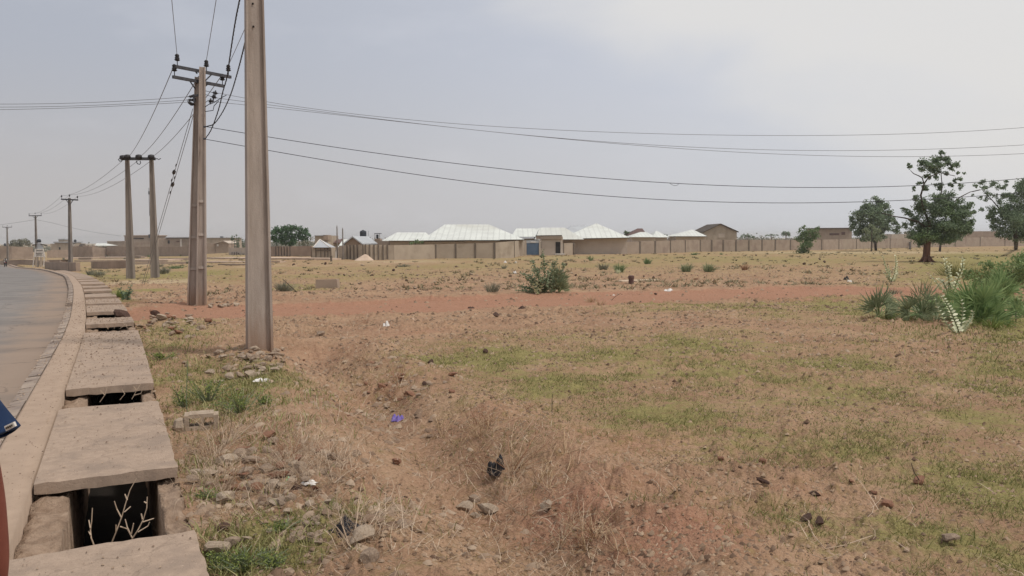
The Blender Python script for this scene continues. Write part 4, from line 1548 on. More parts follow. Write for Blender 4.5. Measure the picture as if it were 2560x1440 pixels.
# --- left side of the frame
b = Bd('flat_roof_building', 'long pinkish flat roofed building behind the two spaced poles', 330, 290, 'building')
b.box('wall', 268, 396, 604, None, 'mud_pink', 0, 14)
b.box('upper_storey', 311, 383, 589.5, 604.5, 'mud_pink', 3, 14)
b.box('parapet', 309, 385, 588, 590.5, 'mud', 2.7, 14)
b.box('parapet', 267, 312, 602.6, 604.2, 'mud', -.2, 14)
b.box('water_drum', 371, 379, 586, 594.5, 'tank', 2.5, 3.3)
b.box('window', 331, 359, 595, 597.5, 'dark', 2.9, 2.997)
b = Bd('flat_roof_building', 'pinkish building with a small dark window and a white column', 430, 270, 'building')
b.box('wall', 396.5, 480, 597, None, 'mud_pink', 0, 12)
b.box('roof', 412, 480, 592.5, 594.5, 'roof_grey', -.6, 12)
b.box('wall', 414, 480, 594.6, 597, 'mud', .3, 12)
b.box('window', 419, 424, 601, 609, 'dark', -.08, -.003)
b.box('window', 441, 449, 602.5, 604.5, 'roof_brown', -.08, -.003)
b.box('column', 450, 454, 597.5, 617, 'white', -.15, -.01)
wall('compound_wall', 'brown mud wall in front of the pinkish buildings on the left', [(266, 642, 617), (400, 640.5, 617), (482, 639.5, 616.5)], 'mud')
b = Bd('flat_roof_building', 'grey low building right of the twin pole', 540, 262, 'building')
b.box('wall', 486, 573, 595, None, 'block', 0, 12)
b.box('roof', 484, 575, 594, 595.2, 'roof_grey', -.4, 12)
b.box('water_drum', 550, 556, 591, 594, 'tank', 2, 3)
b = Bd('mud_house', 'brown mud house with a stepped gable right of the twin pole', 535, 228)
b.box('wall', 486, 537, 608, None, 'mud', 0, 9)
b.gable('gable', 538, 572, 609, 560, 603.5, 'mud', 'plaster', 9, over=1)
b.box('vent', 542, 546, 610, 616, 'white', -.2, -.003)
wall('compound_wall', 'pale low wall beneath the dark cypress trees', [(572, 637, 619.5), (655, 637, 619)], 'plaster')
b = Bd('grey_building', 'grey stepped building with a square roof tower, right of the white signboard', 155, 285, 'building')
b.box('wall', 126, 180, 609, None, 'block', 0, 9)
b.box('roof', 133, 176, 604, 607, 'roof_grey', -.4, 8)
b.box('wall', 136, 174, 607, 609.5, 'block', .2, 8)
b.box('tower', 146, 161, 598.5, 604.5, 'block', 1, 5)
b.box('parapet', 144.5, 162.5, 597, 599, 'roof_grey', .7, 5)
b.box('window', 147, 151, 618, 624, 'dark', -.08, -.003)
wall('compound_wall', 'brown mud wall below the grey stepped building', [(118, 645, 626), (182, 644, 624)], 'mud')
wall('compound_wall', 'mud wall between the closest single pole and the pinkish building', [(180, 643, 616), (232, 643, 616.5), (266, 642, 620)], 'mud')
b = Bd('tin_roof_shed', 'shed with a bright white slanted roof left of the pinkish building', 250, 282, 'shed')
b.box('wall', 232, 266, 617, None, 'mud', 0, 6)
b.hip('roof', 237, 267, 614, 241, 263, 608, 'roof_white', -1, 7)
b.box('awning', 243, 263, 620, 622, 'plaster', -1.2, 0)
b.box('opening', 246, 264, 623, 632, 'dark', -.06, -.003)
b = Bd('dome_roof_hut', 'hut with a low dark dome left of the white roofed shed', 206, 284, 'hut')
c_ = P(206, 616, 285)
MB().lathe((c_.x, 285, c_.z - .3), [(1.3, 0), (1.2, .45), (.9, .95), (.5, 1.2), (.05, 1.3)], 14).obj('dome', M['fascia'], b.e, True)
b.box('wall', 190, 222, 614, None, 'mud', 0, 6)
b = Bd('post_with_tank', 'white post carrying a small black tank behind the closest single pole', 184, 272, 'water tank')
b.box('post', 181.5, 184.5, 609, None, 'white', 0, .3)
c_ = P(188, 606, 272)
MB().lathe((c_.x, 272, c_.z), [(.2, 0), (.42, .25), (.42, .75), (.16, 1.0)], 10).bar(P(183, 610, 272), P(191, 607, 272), .12).obj('tank', M['tank'], b.e)
wall('compound_wall', 'long brown wall at the far left behind the motorcyclist', [(-60, 650, 612), (30, 649, 616), (84, 648, 618)], 'mud')
b = Bd('small_tank_stand', 'tiny white stand with a black tank above the far left wall', 12, 240, 'water tank')
b.box('post', 10.5, 13.5, 616, None, 'white', 0, .3)
c_ = P(12, 616, 240)
MB().lathe((c_.x, 240.1, c_.z), [(.28, 0), (.35, .25), (.3, .7), (.1, .95)], 10).obj('tank', M['tank'], b.e)

# signboard on legs
sY = G(97, 668).y
sb = Bd('signboard', 'white signboard on legs with a black round tank above, beyond the road bend', 97, sY, 'signboard')
bl = G(97, 668)
m = MB()
q = [P(84, 642, sY), P(113, 643, sY), P(108, 622, sY), P(87, 622, sY)]
bk = Vector((0, .12, 0))
m.hexa([q[0], q[1], q[1] + bk, q[0] + bk], [q[3], q[2], q[2] + bk, q[3] + bk]).obj('board', M['white'], sb.e)
for k_, (a_, b_) in enumerate([((91, 107), 626), ((90, 106), 633), ((92, 105), 637)]):
    xx_ = a_[0]
    while xx_ < a_[1]:
        wdt = random.uniform(1.0, 2.4)
        m2 = MB().box(P(xx_, b_, sY - .02).x, P(min(xx_ + wdt, a_[1]), b_, sY - .02).x, sY - .03, sY - .004, P(97, b_ + 1.3, sY).z, P(97, b_ - .6, sY).z)
        m2.obj('lettering', M['fascia'], sb.e)
        xx_ += wdt + .7
for (a_, b_) in (((85, 642), (82, 668)), ((111, 643), (108.5, 669)), ((92, 642), (91, 668)), ((103, 642), (102, 668))):
    MB().bar(P(*a_, sY + .06), P(*b_, sY + .06) - Vector((0, 0, .15)), .12 if a_[0] in (85, 111) else .28).obj('leg', M['white' if a_[0] in (85, 111) else 'block'], sb.e)
q = [P(89, 622, sY + .06), P(108, 622, sY + .06), P(103, 608, sY + .06), P(92, 608, sY + .06)]
MB().hexa([q[0], q[1], q[1] + bk, q[0] + bk], [q[3], q[2], q[2] + bk, q[3] + bk]).obj('upper_panel', M['roof_grey'], sb.e)
c_ = P(97.5, 605, sY + .1)
k_ = sY / F
MB().lathe((c_.x, sY + .1, c_.z - 1.5 * k_), [(3 * k_, 0), (5 * k_, 1.5 * k_), (5 * k_, 6 * k_), (3.5 * k_, 8 * k_), (1 * k_, 9 * k_)], 12).obj('tank', M['tank'], sb.e, True)
MB().bar(P(81, 613.5, sY + .1), P(93, 611, sY + .1), .18).bar(P(102, 611, sY + .1), P(118, 613.5, sY + .1), .18).obj('arm', M['fascia'], sb.e)

# low earth banks and half-built mud walls on the left
for i, (pts, th_, mt_, lb_) in enumerate([
    ([(112, 671, 655), (150, 676, 655), (190, 679, 656)], .4, 'mud', 'low brown mud wall behind the closest single pole'),
    ([(228, 671, 654), (270, 672, 653), (318, 671, 652)], .4, 'mud', 'low mud wall left of the two spaced poles'),
    ([(0, 662, 651), (60, 662, 649), (112, 664, 652)], .8, 'mud', 'low ragged bank behind the motorcyclist'),
    ([(185, 655, 650.5), (300, 655, 649), (420, 654, 649)], 5.0, 'sand', 'long pale earth bank behind the spaced poles, lower left one'),
    ([(160, 648, 644.5), (250, 647, 643), (330, 646, 643)], 5.0, 'sand', 'upper pale earth bank near the closest single pole'),
    ([(335, 660.5, 656.5), (480, 659, 653.5), (640, 657, 654)], 3.0, 'sand', 'front pale earth bank crossing behind the twin pole'),
    ([(400, 649, 645.5), (520, 648, 643.5), (655, 649, 645)], 6.0, 'sand', 'rear pale earth bank crossing behind the twin pole'),
    ([(672, 650, 645), (740, 650, 644.5), (826, 651, 646)], 1.5, 'sand', 'pale low kerb of earth in front of the small hut'),
    ([(672, 655.5, 652), (700, 655.5, 651.5), (716, 655, 653)], 1.0, 'sand', 'short pale earth mound beside the nearest pole')]):
    wall('earth_bank' if mt_ == 'sand' else 'mud_wall', lb_, pts, mt_, th_, cat='bank' if mt_ == 'sand' else 'wall')
# gate pillar stones
b = Bd('stone_pillar', 'dark stone pillar at the end of the earth kerb by the hut', 827, hit(827, 654).y, 'pillar')
b.box('shaft', 825.3, 829, 641, None, 'block_post', 0, .25)
b.box('cap', 824.8, 829.5, 640, 641.2, 'block_post', -.04, .29)

HAZE = .00035
# ---------------------------------------------------------------- foliage
def leafmesh(name, pts, size, mat, aspect=.55, up=.0, seedn=0, vary=.5):
    """many small folded leaves, each its own island"""
    r = np.random.default_rng(seedn)
    pts = np.asarray(pts)
    n = len(pts)
    a = r.normal(size=(n, 3))
    a[:, 2] += up
    a /= np.linalg.norm(a, axis=1)[:, None]
    b = np.cross(a, r.normal(size=(n, 3)))
    b /= np.linalg.norm(b, axis=1)[:, None]
    s = (size * (1 - vary / 2 + vary * r.random(n)))[:, None]
    nrm = np.cross(a, b)
    p0 = pts - a * s * .5
    p2 = pts + a * s * .5
    p1 = pts + b * s * aspect * .5 + nrm * s * .08
    p3 = pts - b * s * aspect * .5 + nrm * s * .08
    v = np.stack([p0, p1, p2, p3], 1).reshape(-1, 3)
    f = np.arange(n * 4).reshape(n, 4)
    return npmesh(name, v, f, mat)


def cloud(c, rad, n, r, sub=9, tight=.24, flat=1.0):
    """points gathered in uneven clumps inside a ball"""
    d = r.normal(size=(sub, 3))
    d /= np.linalg.norm(d, axis=1)[:, None]
    ctr = np.array(c) + d * rad * (r.random((sub, 1)) ** .45) * .85 * np.array([1, 1, flat])
    w_ = r.random(sub) + .3
    k = r.choice(sub, n, p=w_ / w_.sum())
    return ctr[k] + r.normal(size=(n, 3)) * rad * tight * np.array([1, 1, .8 * flat])


def tree(name, label, base, trunk, blobs_, limbs, Y, leafmat, lsize, dens=1.0, group=None, seed=1, barkmat='branch', cat='tree', sub=9, tight=.24, depth=.6, extra=None):
    r = np.random.default_rng(seed)
    bp = hit(*base) if not isinstance(base, Vector) else base
    bp = Vector((bp.x, bp.y, gz(bp.x, bp.y, False)))
    Yw = bp.y if Y is None else Y
    e = empty(name, bp, label, cat, group)
    m = MB()
    tp = [P(px, py, Yw) for px, py, _ in trunk]
    tp[0] = bp - Vector((0, 0, .3))
    m.tube(tp, [rr / F * Yw for _, _, rr in trunk], 10)
    if extra:
        extra(m, bp, trunk[0][2] / F * Yw)
    m.obj('trunk', M[barkmat], e, True)
    for lm in limbs:
        mm = MB()
        dy = r.uniform(-.5, .5)
        q = []
        for i, (px, py, rr) in enumerate(lm):
            q.append(P(px, py, Yw + dy * i))
        mm.tube(q, [max(.012, l[2] * .7 / F * Yw) for l in lm], 6)
        mm.obj('limb', M['branch'], e, True)
    pts = []
    for (px, py, pr) in blobs_:
        rad = pr / F * Yw
        c = P(px, py, Yw + r.uniform(-1, 1) * depth * rad * 2)
        n = int(dens * 30 * (rad / lsize) ** 2)
        pts.append(cloud(c, rad * 1.2, max(20, n), r, sub, tight))
    pts = np.concatenate(pts)
    link('crown', leafmesh('crown', pts, lsize, M[leafmat], seedn=seed), e)
    return e


def roots(m, bp, r0_):
    for k in range(7):
        a = k * .9 + .3
        d = Vector((math.cos(a), math.sin(a), 0))
        m.tube([bp + d * r0_ * .5 + Vector((0, 0, .45)), bp + d * r0_ * 1.3 + Vector((0, 0, .12)), bp + d * r0_ * 2.5 - Vector((0, 0, .08))], [r0_ * .5, r0_ * .4, r0_ * .12], 6)


tree('tall_tree', 'tallest tree with an open ragged crown and a thick reddish trunk', (2316, 655),
     [(2316, 656, 9.5), (2316, 640, 8.5), (2318, 610, 8), (2322, 575, 7.5), (2326, 550, 6)],
     [(2352, 382, 7), (2348, 398, 9), (2332, 402, 11), (2364, 396, 9), (2318, 412, 14), (2372, 408, 8), (2348, 412, 12), (2390, 412, 8), (2380, 418, 8), (2303, 404, 8), (2276, 413, 7), (2303, 424, 6), (2326, 424, 10), (2342, 428, 8),
      (2394, 432, 5), (2410, 433, 3.5), (2364, 432, 6), (2320, 440, 8), (2338, 444, 7), (2400, 448, 6), (2386, 452, 6), (2300, 458, 6), (2284, 472, 5), (2402, 466, 6), (2376, 462, 6), (2310, 470, 8), (2352, 466, 9), (2340, 462, 5),
      (2292, 495, 9), (2310, 505, 17), (2340, 500, 18), (2370, 492, 17), (2300, 530, 18), (2330, 530, 22), (2362, 525, 24), (2390, 520, 18), (2408, 525, 14), (2258, 522, 6), (2273, 532, 10), (2285, 545, 12), (2425, 515, 9), (2432, 530, 7),
      (2410, 550, 20), (2428, 560, 10), (2380, 555, 26), (2350, 560, 24), (2320, 575, 24), (2300, 580, 20), (2280, 585, 14), (2263, 564, 8), (2390, 580, 24), (2410, 575, 16), (2360, 585, 22), (2335, 595, 18), (2303, 597, 14), (2425, 577, 7), (2278, 560, 7)],
     [[(2324, 560, 5), (2308, 520, 4), (2302, 488, 3.4), (2310, 460, 2.8), (2322, 442, 2.2), (2350, 432, 1.6), (2388, 440, 1)],
      [(2310, 460, 2.4), (2306, 445, 2), (2298, 440, 1.7), (2284, 434, 1.4), (2276, 426, .9)], [(2322, 560, 4), (2345, 528, 3.2), (2375, 512, 2.6), (2402, 492, 2), (2425, 480, 1.4), (2450, 474, .9)],
      [(2356, 470, 1.6), (2353, 440, 1.4), (2352, 400, 1)], [(2322, 572, 3.4), (2290, 552, 3), (2262, 545, 2.6), (2236, 541, 2), (2205, 533, 1.2)], [(2345, 528, 2.5), (2352, 490, 2), (2356, 465, 1.6)]],
     None, 'leaf_dark', .17, 2.1, 'trees at the right of the field', 3, 'trunk', sub=7, tight=.26, extra=roots)
e_ = bpy.data.objects[-1] if False else None
tall = [o for o in C.objects if o.name.startswith('tall_tree')][0]
_r = np.random.default_rng(12)
_pts = np.concatenate([cloud(P(px, py, tall.location.y - .6), pr / F * tall.location.y, int(22.0 * (pr / F * tall.location.y / .15) ** 2), _r, 9, .26) for px, py, pr in
                       [(2395, 545, 20), (2370, 530, 18), (2385, 575, 22), (2340, 590, 20), (2310, 595, 20), (2290, 596, 12), (2365, 600, 16), (2352, 565, 14), (2405, 560, 15)]])
link('crown', leafmesh('crown', _pts, .15, M['leaf_mid'], seedn=13), tall)

tree('round_tree', 'round dark green tree left of the tallest tree', (2190, 627), [(2187, 627, 3.4), (2188, 600, 3), (2186, 570, 2.6)],
     [(2185, 508, 13), (2200, 503, 8), (2165, 515, 12), (2205, 520, 14), (2150, 535, 14), (2180, 535, 22), (2215, 540, 15), (2135, 550, 12), (2160, 560, 20), (2195, 560, 22), (2225, 545, 10), (2130, 568, 8),
      (2150, 580, 14), (2180, 583, 18), (2215, 570, 14), (2235, 560, 8), (2240, 575, 9), (2200, 592, 12), (2160, 597, 8), (2247, 567, 5)], [[(2187, 590, 2), (2170, 560, 1.4), (2150, 540, .8)], [(2187, 590, 2), (2205, 560, 1.4), (2215, 535, .8)]],
     138, 'leaf_dark', .34, 2.4, 'trees at the right of the field', 4)
tree('young_tree', 'pale young tree on a thin stem in front of the round dark tree', (2178, 629), [(2177, 628, 1.5), (2179, 605, 1.3), (2180, 575, .8)],
     [(2180, 568, 8), (2168, 580, 10), (2190, 582, 11), (2175, 595, 10), (2195, 597, 8), (2160, 592, 6), (2205, 588, 5)], [], None, 'leaf_grey', .22, 1.0, 'trees at the right of the field', 5)
tree('leaning_tree', 'slim leaning trunk of a tree just right of the tallest tree', (2349, 629), [(2348, 630, 3), (2351, 612, 2.4), (2356, 598, 2.2), (2362, 580, 2)],
     [(2365, 588, 14), (2385, 585, 14), (2400, 592, 10), (2350, 592, 10)], [], None, 'leaf_dark', .3, 1.0, 'trees at the right of the field', 6)
tree('broad_tree', 'broad dark tree cut by the right edge of the frame', (2540, 622), [(2540, 622, 7), (2540, 590, 6), (2538, 560, 5)],
     [(2560, 455, 14), (2575, 450, 16), (2545, 470, 14), (2530, 490, 14), (2555, 490, 22), (2510, 490, 10), (2515, 465, 5), (2514, 455, 5), (2520, 520, 20), (2550, 520, 26), (2480, 520, 10), (2478, 540, 12), (2500, 545, 20), (2530, 550, 26), (2560, 555, 26),
      (2485, 562, 14), (2510, 575, 22), (2545, 580, 24), (2575, 580, 26), (2495, 587, 10), (2585, 510, 26), (2525, 595, 8), (2455, 522, 6), (2590, 470, 20), (2600, 550, 26),
      (2440, 465, 6), (2455, 456, 8), (2462, 470, 8), (2482, 460, 9), (2495, 468, 7), (2470, 485, 8), (2490, 490, 6), (2508, 470, 6), (2450, 495, 5), (2432, 488, 3), (2500, 505, 8), (2465, 498, 5)],
     [[(2540, 570, 3), (2505, 530, 2.2), (2480, 500, 1.6), (2462, 492, 1.2)], [(2525, 552, 2.6), (2480, 500, 1.4), (2455, 474, 1.1), (2430, 480, .7)]], 88, 'leaf_dark', .2, 1.5, 'trees at the right of the field', 7, sub=8, tight=.25)
tree('bushy_tree', 'small leaning bushy tree in front of the long wall', (2008, 634), [(2008, 635, 3), (2010, 618, 2.5), (2015, 600, 2)],
     [(2010, 567, 5), (2000, 575, 5), (2012, 582, 14), (2030, 583, 12), (2045, 572, 6), (2000, 595, 12), (2020, 598, 16), (2038, 592, 9), (2008, 612, 14), (2025, 612, 10), (2005, 625, 12), (2016, 626, 9)], [], None, 'leaf_mid', .22, 1.3, None, 8)
tree('spreading_tree', 'dense dark green spreading tree right of the nearest pole', (722, 641), [(722, 641, 4), (724, 625, 3.5), (728, 605, 3)],
     [(690, 572, 7), (700, 575, 10), (715, 573, 11), (732, 571, 11), (750, 574, 11), (765, 581, 9), (772, 587, 4), (685, 585, 12), (705, 588, 17), (728, 588, 18), (750, 590, 15), (690, 600, 12), (712, 602, 13), (735, 602, 13), (755, 600, 10), (681, 596, 8), (766, 595, 5), (775, 590, 3), (722, 609, 6)],
     [[(724, 615, 2), (745, 600, 1.4), (768, 588, .8)]], 140, 'leaf_neem', .34, 1.5, None, 9)
tree('pale_bush', 'sparse pale bush between the spreading tree and the block building', (768, 620), [(768, 622, 1.5), (768, 605, 1)],
     [(768, 603, 8), (778, 598, 6), (760, 610, 8), (775, 612, 8), (750, 614, 6)], [], 128, 'leaf_far', .3, .5, None, 10, cat='bush')
tree('dusty_tree', 'dusty wide tree above the far left wall', (50, 640), [(50, 625, 3), (50, 610, 2.5)],
     [(50, 604, 10), (38, 606, 9), (62, 605, 9), (70, 603, 5), (32, 612, 8), (50, 613, 11), (68, 612, 8), (28, 614, 5)], [], 250, 'leaf_far', .55, 1.2, None, 11)
for i, (px, yt, yb, w_) in enumerate([(591.5, 588, 617, 2.6), (586, 591, 617, 1.6), (596, 595, 617, 3), (607, 599, 618, 1.8), (614, 600, 618, 2.6), (580, 592, 600, 3)]):
    n = 4
    bl_ = [(px + random.uniform(-.4, .4), yt + (yb - yt) * k / n, w_ * (.6 + .5 * k / n)) for k in range(n + 1)]
    tree('cypress', ['tallest of the slim dark cypresses left of the nearest pole', 'thin cypress just left of the tallest cypress', 'broader dark cypress just right of the tallest cypress', 'short thin cypress beside the nearest pole',
                     'cypress partly hidden behind the nearest pole', 'small dark bushy top left of the cypresses'][i], (px, 638), [(px, yb + 3, .7), (px, yt + 4, .4)], bl_, [], 200, 'leaf_dark', .34, 1.6, 'cypresses on the left', 20 + i, sub=4, tight=.4)
# dark trees and bushes beyond the long wall
for i, (px, py, w_, h_, Yd, lb_) in enumerate([(1868, 589, 18, 6, 260, 'dark bushy tree beyond the wall, right of the gabled house'), (1965, 583, 9, 8, 300, 'small rounded tree beyond the wall, left of the bushy tree'),
                                               (1928, 587, 16, 4, 320, 'low dark hedge like tree beyond the wall'), (1567, 582, 4, 7, 190, 'thin dark tree between the pointed roof and the brown roof'), (1660, 588, 14, 5, 200, 'dark bush behind the tiny pointed roof'),
                                               (2275, 580, 30, 8, 300, 'pale dusty trees seen between the round tree and the tallest tree')]):
    bl_ = [(px + w_ * f, py + abs(f) * h_ * .5, h_ * (.8 - .25 * abs(f))) for f in (-.8, -.4, 0, .4, .8)]
    tree('background_tree', lb_, (px, 625), [(px, 600, 1.4), (px, py, 1)], bl_, [], Yd, 'leaf_dark' if i != 5 else 'leaf_far', .5, 1.2, 'trees beyond the long wall', 40 + i, sub=6)
tree('wall_bush', 'green bush peeping over the wall beneath the white roofs', (1038, 645), [(1038, 640, 1), (1038, 606, .8)], [(1030, 606, 6), (1042, 605, 7), (1055, 607, 4)], [], 100.5, 'leaf_mid', .25, 1.0, None, 50, cat='bush')

# the far-off wood closing the horizon: too far to count
_r = np.random.default_rng(77)
pts = []
for k in range(900):
    az = math.radians(-40 + 82 * k / 520 + _r.uniform(-.08, .08))
    D = _r.uniform(560, 700)
    h = _r.uniform(1.5, 3.4) if _r.random() < .93 else _r.uniform(3.4, 5)
    x, y = D * math.sin(az), D * math.cos(az)
    z0 = float(base_z(x, y)) - .3
    n = int(60 + h * 12)
    q = _r.normal(size=(n, 3)) * np.array([h * 1.6, h * .6, h * .3]) + np.array([x, y, z0 + h * .5])
    q[:, 2] = np.maximum(q[:, 2], z0)
    pts.append(q)
o = link('distant_wood', leafmesh('distant_wood', np.concatenate(pts), 1.5, M['leaf_far'], aspect=.8, seedn=5))
tag(o, 'hazy line of distant trees along the horizon', 'distant trees', kind='stuff')

# ---- pale milkweed shrubs (opposite oval leaves on upright stems)
def milkweed(label, base, stems, leaf, mat='milkweed', seed=0, flat=False, group='pale milkweed shrubs', Y=None, spread=.5):
    """stems: list of [(px,py),...] read from the picture, bottom to top"""
    r = random.Random(seed)
    bp = G(*base)
    Yw = bp.y
    e = empty('milkweed_shrub', bp, label, 'shrub', group)
    m, lv, lf = MB(), [], []
    ls = leaf * 1.45 / F * Yw
    for st in stems:
        dy = r.uniform(-spread, spread) * .4
        q = [P(px, py, Yw + dy * (i + .5)) for i, (px, py) in enumerate(st)]
        q[0] = bp + Vector((r.uniform(-.05, .05), r.uniform(-.05, .05), -.05))
        m.tube(q, [.012 * max(1, ls / .1)] * (len(q) - 1) + [.005], 5)
        L = sum((q[i + 1] - q[i]).length for i in range(len(q) - 1))
        n = max(3, int(L / (ls * (.74 if flat else .42))))
        for k in range(1, n + 1):
            d = L * k / n
            for i in range(len(q) - 1):
                sl = (q[i + 1] - q[i]).length
                if d <= sl + 1e-6:
                    break
                d -= sl
            p = q[i].lerp(q[i + 1], min(1, d / sl))
            ax = (q[i + 1] - q[i]).normalized()
            ang = r.uniform(-.3, .3) if flat else (k % 2) * 1.25 + r.uniform(-.35, .35)
            for s_ in (0, math.pi):
                side = Matrix.Rotation(ang + s_, 3, 'Z') @ Vector((1, 0, 0))
                out = (side + ax * r.uniform(.35, .9)).normalized()
                sz = ls * r.uniform(.75, 1.15) * (.55 + .45 * math.sin(math.pi * min(1, k / n + .15)))
                wv = out.cross(ax).normalized() * sz * .36
                nn = wv.cross(out).normalized() * sz * .07
                o_ = len(lv)
                pr = [p, p + out * sz * .3 + wv * .85 + nn, p + out * sz * .68 + wv + nn, p + out * sz - nn * .5, p + out * sz * .68 - wv + nn, p + out * sz * .3 - wv * .85 + nn]
                lv += [tuple(v) for v in pr]
                lf += [(o_, o_ + 1, o_ + 2, o_ + 3), (o_, o_ + 3, o_ + 4, o_ + 5)]
    m.obj('stem', M['leaf_grey'], e)
    me = bpy.data.meshes.new('foliage')
    me.from_pydata(lv, [], lf)
    me.materials.append(M[mat])
    link('foliage', me, e)
    return e


milkweed('bright pale leaved milkweed in front of the big green palm', (2398, 833),
         [[(2394, 832), (2388, 805), (2374, 772), (2356, 742)], [(2398, 832), (2404, 800), (2408, 775), (2404, 752)], [(2400, 832), (2414, 818), (2424, 806), (2430, 795), (2433, 780)], [(2394, 832), (2368, 812), (2346, 775), (2338, 750)]], 9, seed=1, flat=True)
milkweed('tall two stemmed pale milkweed behind the dusty palms', (2228, 705),
         [[(2226, 704), (2219, 680), (2211, 655), (2207, 641)], [(2228, 704), (2236, 685), (2240, 660), (2239, 640)], [(2228, 704), (2216, 690), (2213, 684)], [(2228, 704), (2224, 678), (2221, 665)], [(2230, 704), (2242, 690), (2245, 668)]], 5.5, seed=2)
milkweed('pale milkweed with three spreading stems left of the big palm', (2378, 745),
         [[(2378, 745), (2376, 715), (2368, 680), (2362, 648)], [(2378, 745), (2392, 705), (2406, 670), (2407, 648)], [(2378, 745), (2352, 720), (2328, 690)], [(2378, 745), (2372, 700), (2375, 660)], [(2378, 745), (2385, 715), (2388, 695)], [(2378, 745), (2358, 705), (2345, 698)]], 8, seed=3)
milkweed('broad leafy milkweed shrub beside the middle palm by the track', (1358, 731),
         [[(1358, 731), (1350, 700), (1338, 670), (1332, 652)], [(1358, 731), (1362, 690), (1360, 650), (1357, 626)], [(1358, 731), (1375, 690), (1385, 665), (1392, 650)], [(1358, 731), (1330, 705), (1302, 682)], [(1358, 731), (1325, 690), (1305, 684)],
          [(1358, 731), (1345, 690), (1352, 665)], [(1358, 731), (1366, 700), (1375, 668)], [(1358, 731), (1330, 722), (1300, 714)], [(1358, 731), (1322, 728), (1294, 726)], [(1358, 731), (1340, 712), (1320, 700)], [(1358, 731), (1395, 690), (1413, 662)],
          [(1358, 731), (1352, 705), (1346, 690)], [(1358, 731), (1368, 712), (1370, 690)]], 7.5, 'leaf_grey', seed=4)
milkweed('leafy plant with pale leaves at the foot of the shrub by the track', (1345, 733),
         [[(1345, 733), (1340, 712), (1350, 690)], [(1345, 733), (1355, 712), (1360, 695)], [(1345, 733), (1335, 712), (1338, 700)]], 7, seed=5)
milkweed('small pale bush against the long wall near the right edge', (2455, 616), [[(2455, 616), (2450, 605), (2446, 596)], [(2455, 616), (2458, 603), (2456, 594)], [(2455, 616), (2462, 607), (2468, 598)], [(2455, 616), (2447, 608), (2441, 603)]], 5, seed=6)
milkweed('single dark stemmed sapling beside the slabs left of the track', (318, 750), [[(318, 749), (322, 730), (328, 712)], [(318, 749), (308, 735), (300, 722)], [(318, 749), (318, 736), (331, 726)]], 8, 'leaf_dark', seed=7, group=None)


# ---- dwarf fan palms
def fan_palm(label, base, fans, mat='palm', seed=0, width=.016, group='dwarf fan palms'):
    """fans: (tip-centre px, py, radius px)"""
    r = random.Random(seed)
    bp = G(*base)
    Yw = bp.y
    e = empty('fan_palm', bp, label, 'palm', group)
    st, V_, F_ = MB(), [], []
    for (px, py, pr) in fans:
        dy = r.uniform(-.45, .45)
        c = P(px, py, Yw + dy)
        R_ = pr / F * Yw
        d = (c - bp)
        d.normalize()
        base_ = bp + (c - bp) * .55 - d * R_ * .1
        st.tube([bp - Vector((0, 0, .05)), bp.lerp(base_, .5) + Vector((0, 0, .05)), base_], [.014, .01, .007], 5)
        sidev = d.cross(Vector((r.uniform(-.5, .5), -1, r.uniform(-.3, .5)))).normalized()
        nrm = sidev.cross(d).normalized()
        n = r.randint(12, 19)
        width_ = width * r.uniform(.7, 1.2)
        for k in range(n):
            a = (k / (n - 1) - .5) * r.uniform(2.1, 2.7)
            dirv = (d * math.cos(a) + sidev * math.sin(a) + nrm * r.uniform(-.12, .12)).normalized()
            L = R_ * 1.35 * (1 - .25 * abs(a)) * r.uniform(.6, 1.2)
            wv = dirv.cross(nrm).normalized() * width_ * max(1, R_ / .45)
            tip = base_ + dirv * L + Vector((0, 0, -.12 * L * r.random()))
            mid = base_ + dirv * L * .5
            o_ = len(V_)
            V_ += [tuple(v) for v in (base_ - wv * .3, base_ + wv * .3, mid + wv + nrm * .006, tip, mid - wv + nrm * .006)]
            F_ += [(o_, o_ + 1, o_ + 2), (o_, o_ + 2, o_ + 3, o_ + 4)]
    st.obj('stalk', M['palm'], e)
    me = bpy.data.meshes.new('fronds')
    me.from_pydata(V_, [], F_)
    me.materials.append(M[mat])
    link('fronds', me, e)
    return e


def fanset(cx, cy, rx, ry, n, pr, seed, lo=-.1):
    r = random.Random(seed)
    out = []
    for k in range(n):
        a = math.pi * (lo + (1 - 2 * lo) * (k + r.random() * .8) / n)
        q = r.uniform(.15, 1.05)
        out.append((cx + math.cos(a) * rx * q, cy - max(-.1, math.sin(a)) * ry * q, pr * r.uniform(.55, 1.3)))
    return out


fan_palm('biggest bright green fan palm at the right of the field', (2452, 812), fanset(2448, 790, 88, 112, 40, 46, 1, -.08), 'palm', 1)
fan_palm('dense green fan palm behind the biggest one at the right edge', (2505, 765), fanset(2505, 750, 55, 105, 26, 34, 2), 'palm', 2)
fan_palm('dusty upright fan palm leftmost of the right hand clump', (2198, 798), fanset(2200, 785, 50, 80, 9, 44, 3), 'palm_grey', 3)
fan_palm('dusty spreading fan palm second from the left of the clump', (2300, 800), fanset(2300, 780, 95, 92, 15, 44, 4), 'palm_grey', 4)
fan_palm('low green fan palm between the dusty palm and the pale milkweed', (2362, 792), fanset(2362, 775, 60, 70, 16, 34, 5), 'palm', 5)
fan_palm('tight upright fan palm beside the shrub by the track', (1398, 733), fanset(1396, 715, 30, 62, 22, 24, 6), 'palm_grey', 6, .02)
fan_palm('low green tuft of palm at the very edge right of the big palm', (2535, 790), fanset(2545, 775, 40, 40, 12, 24, 7), 'palm', 7)


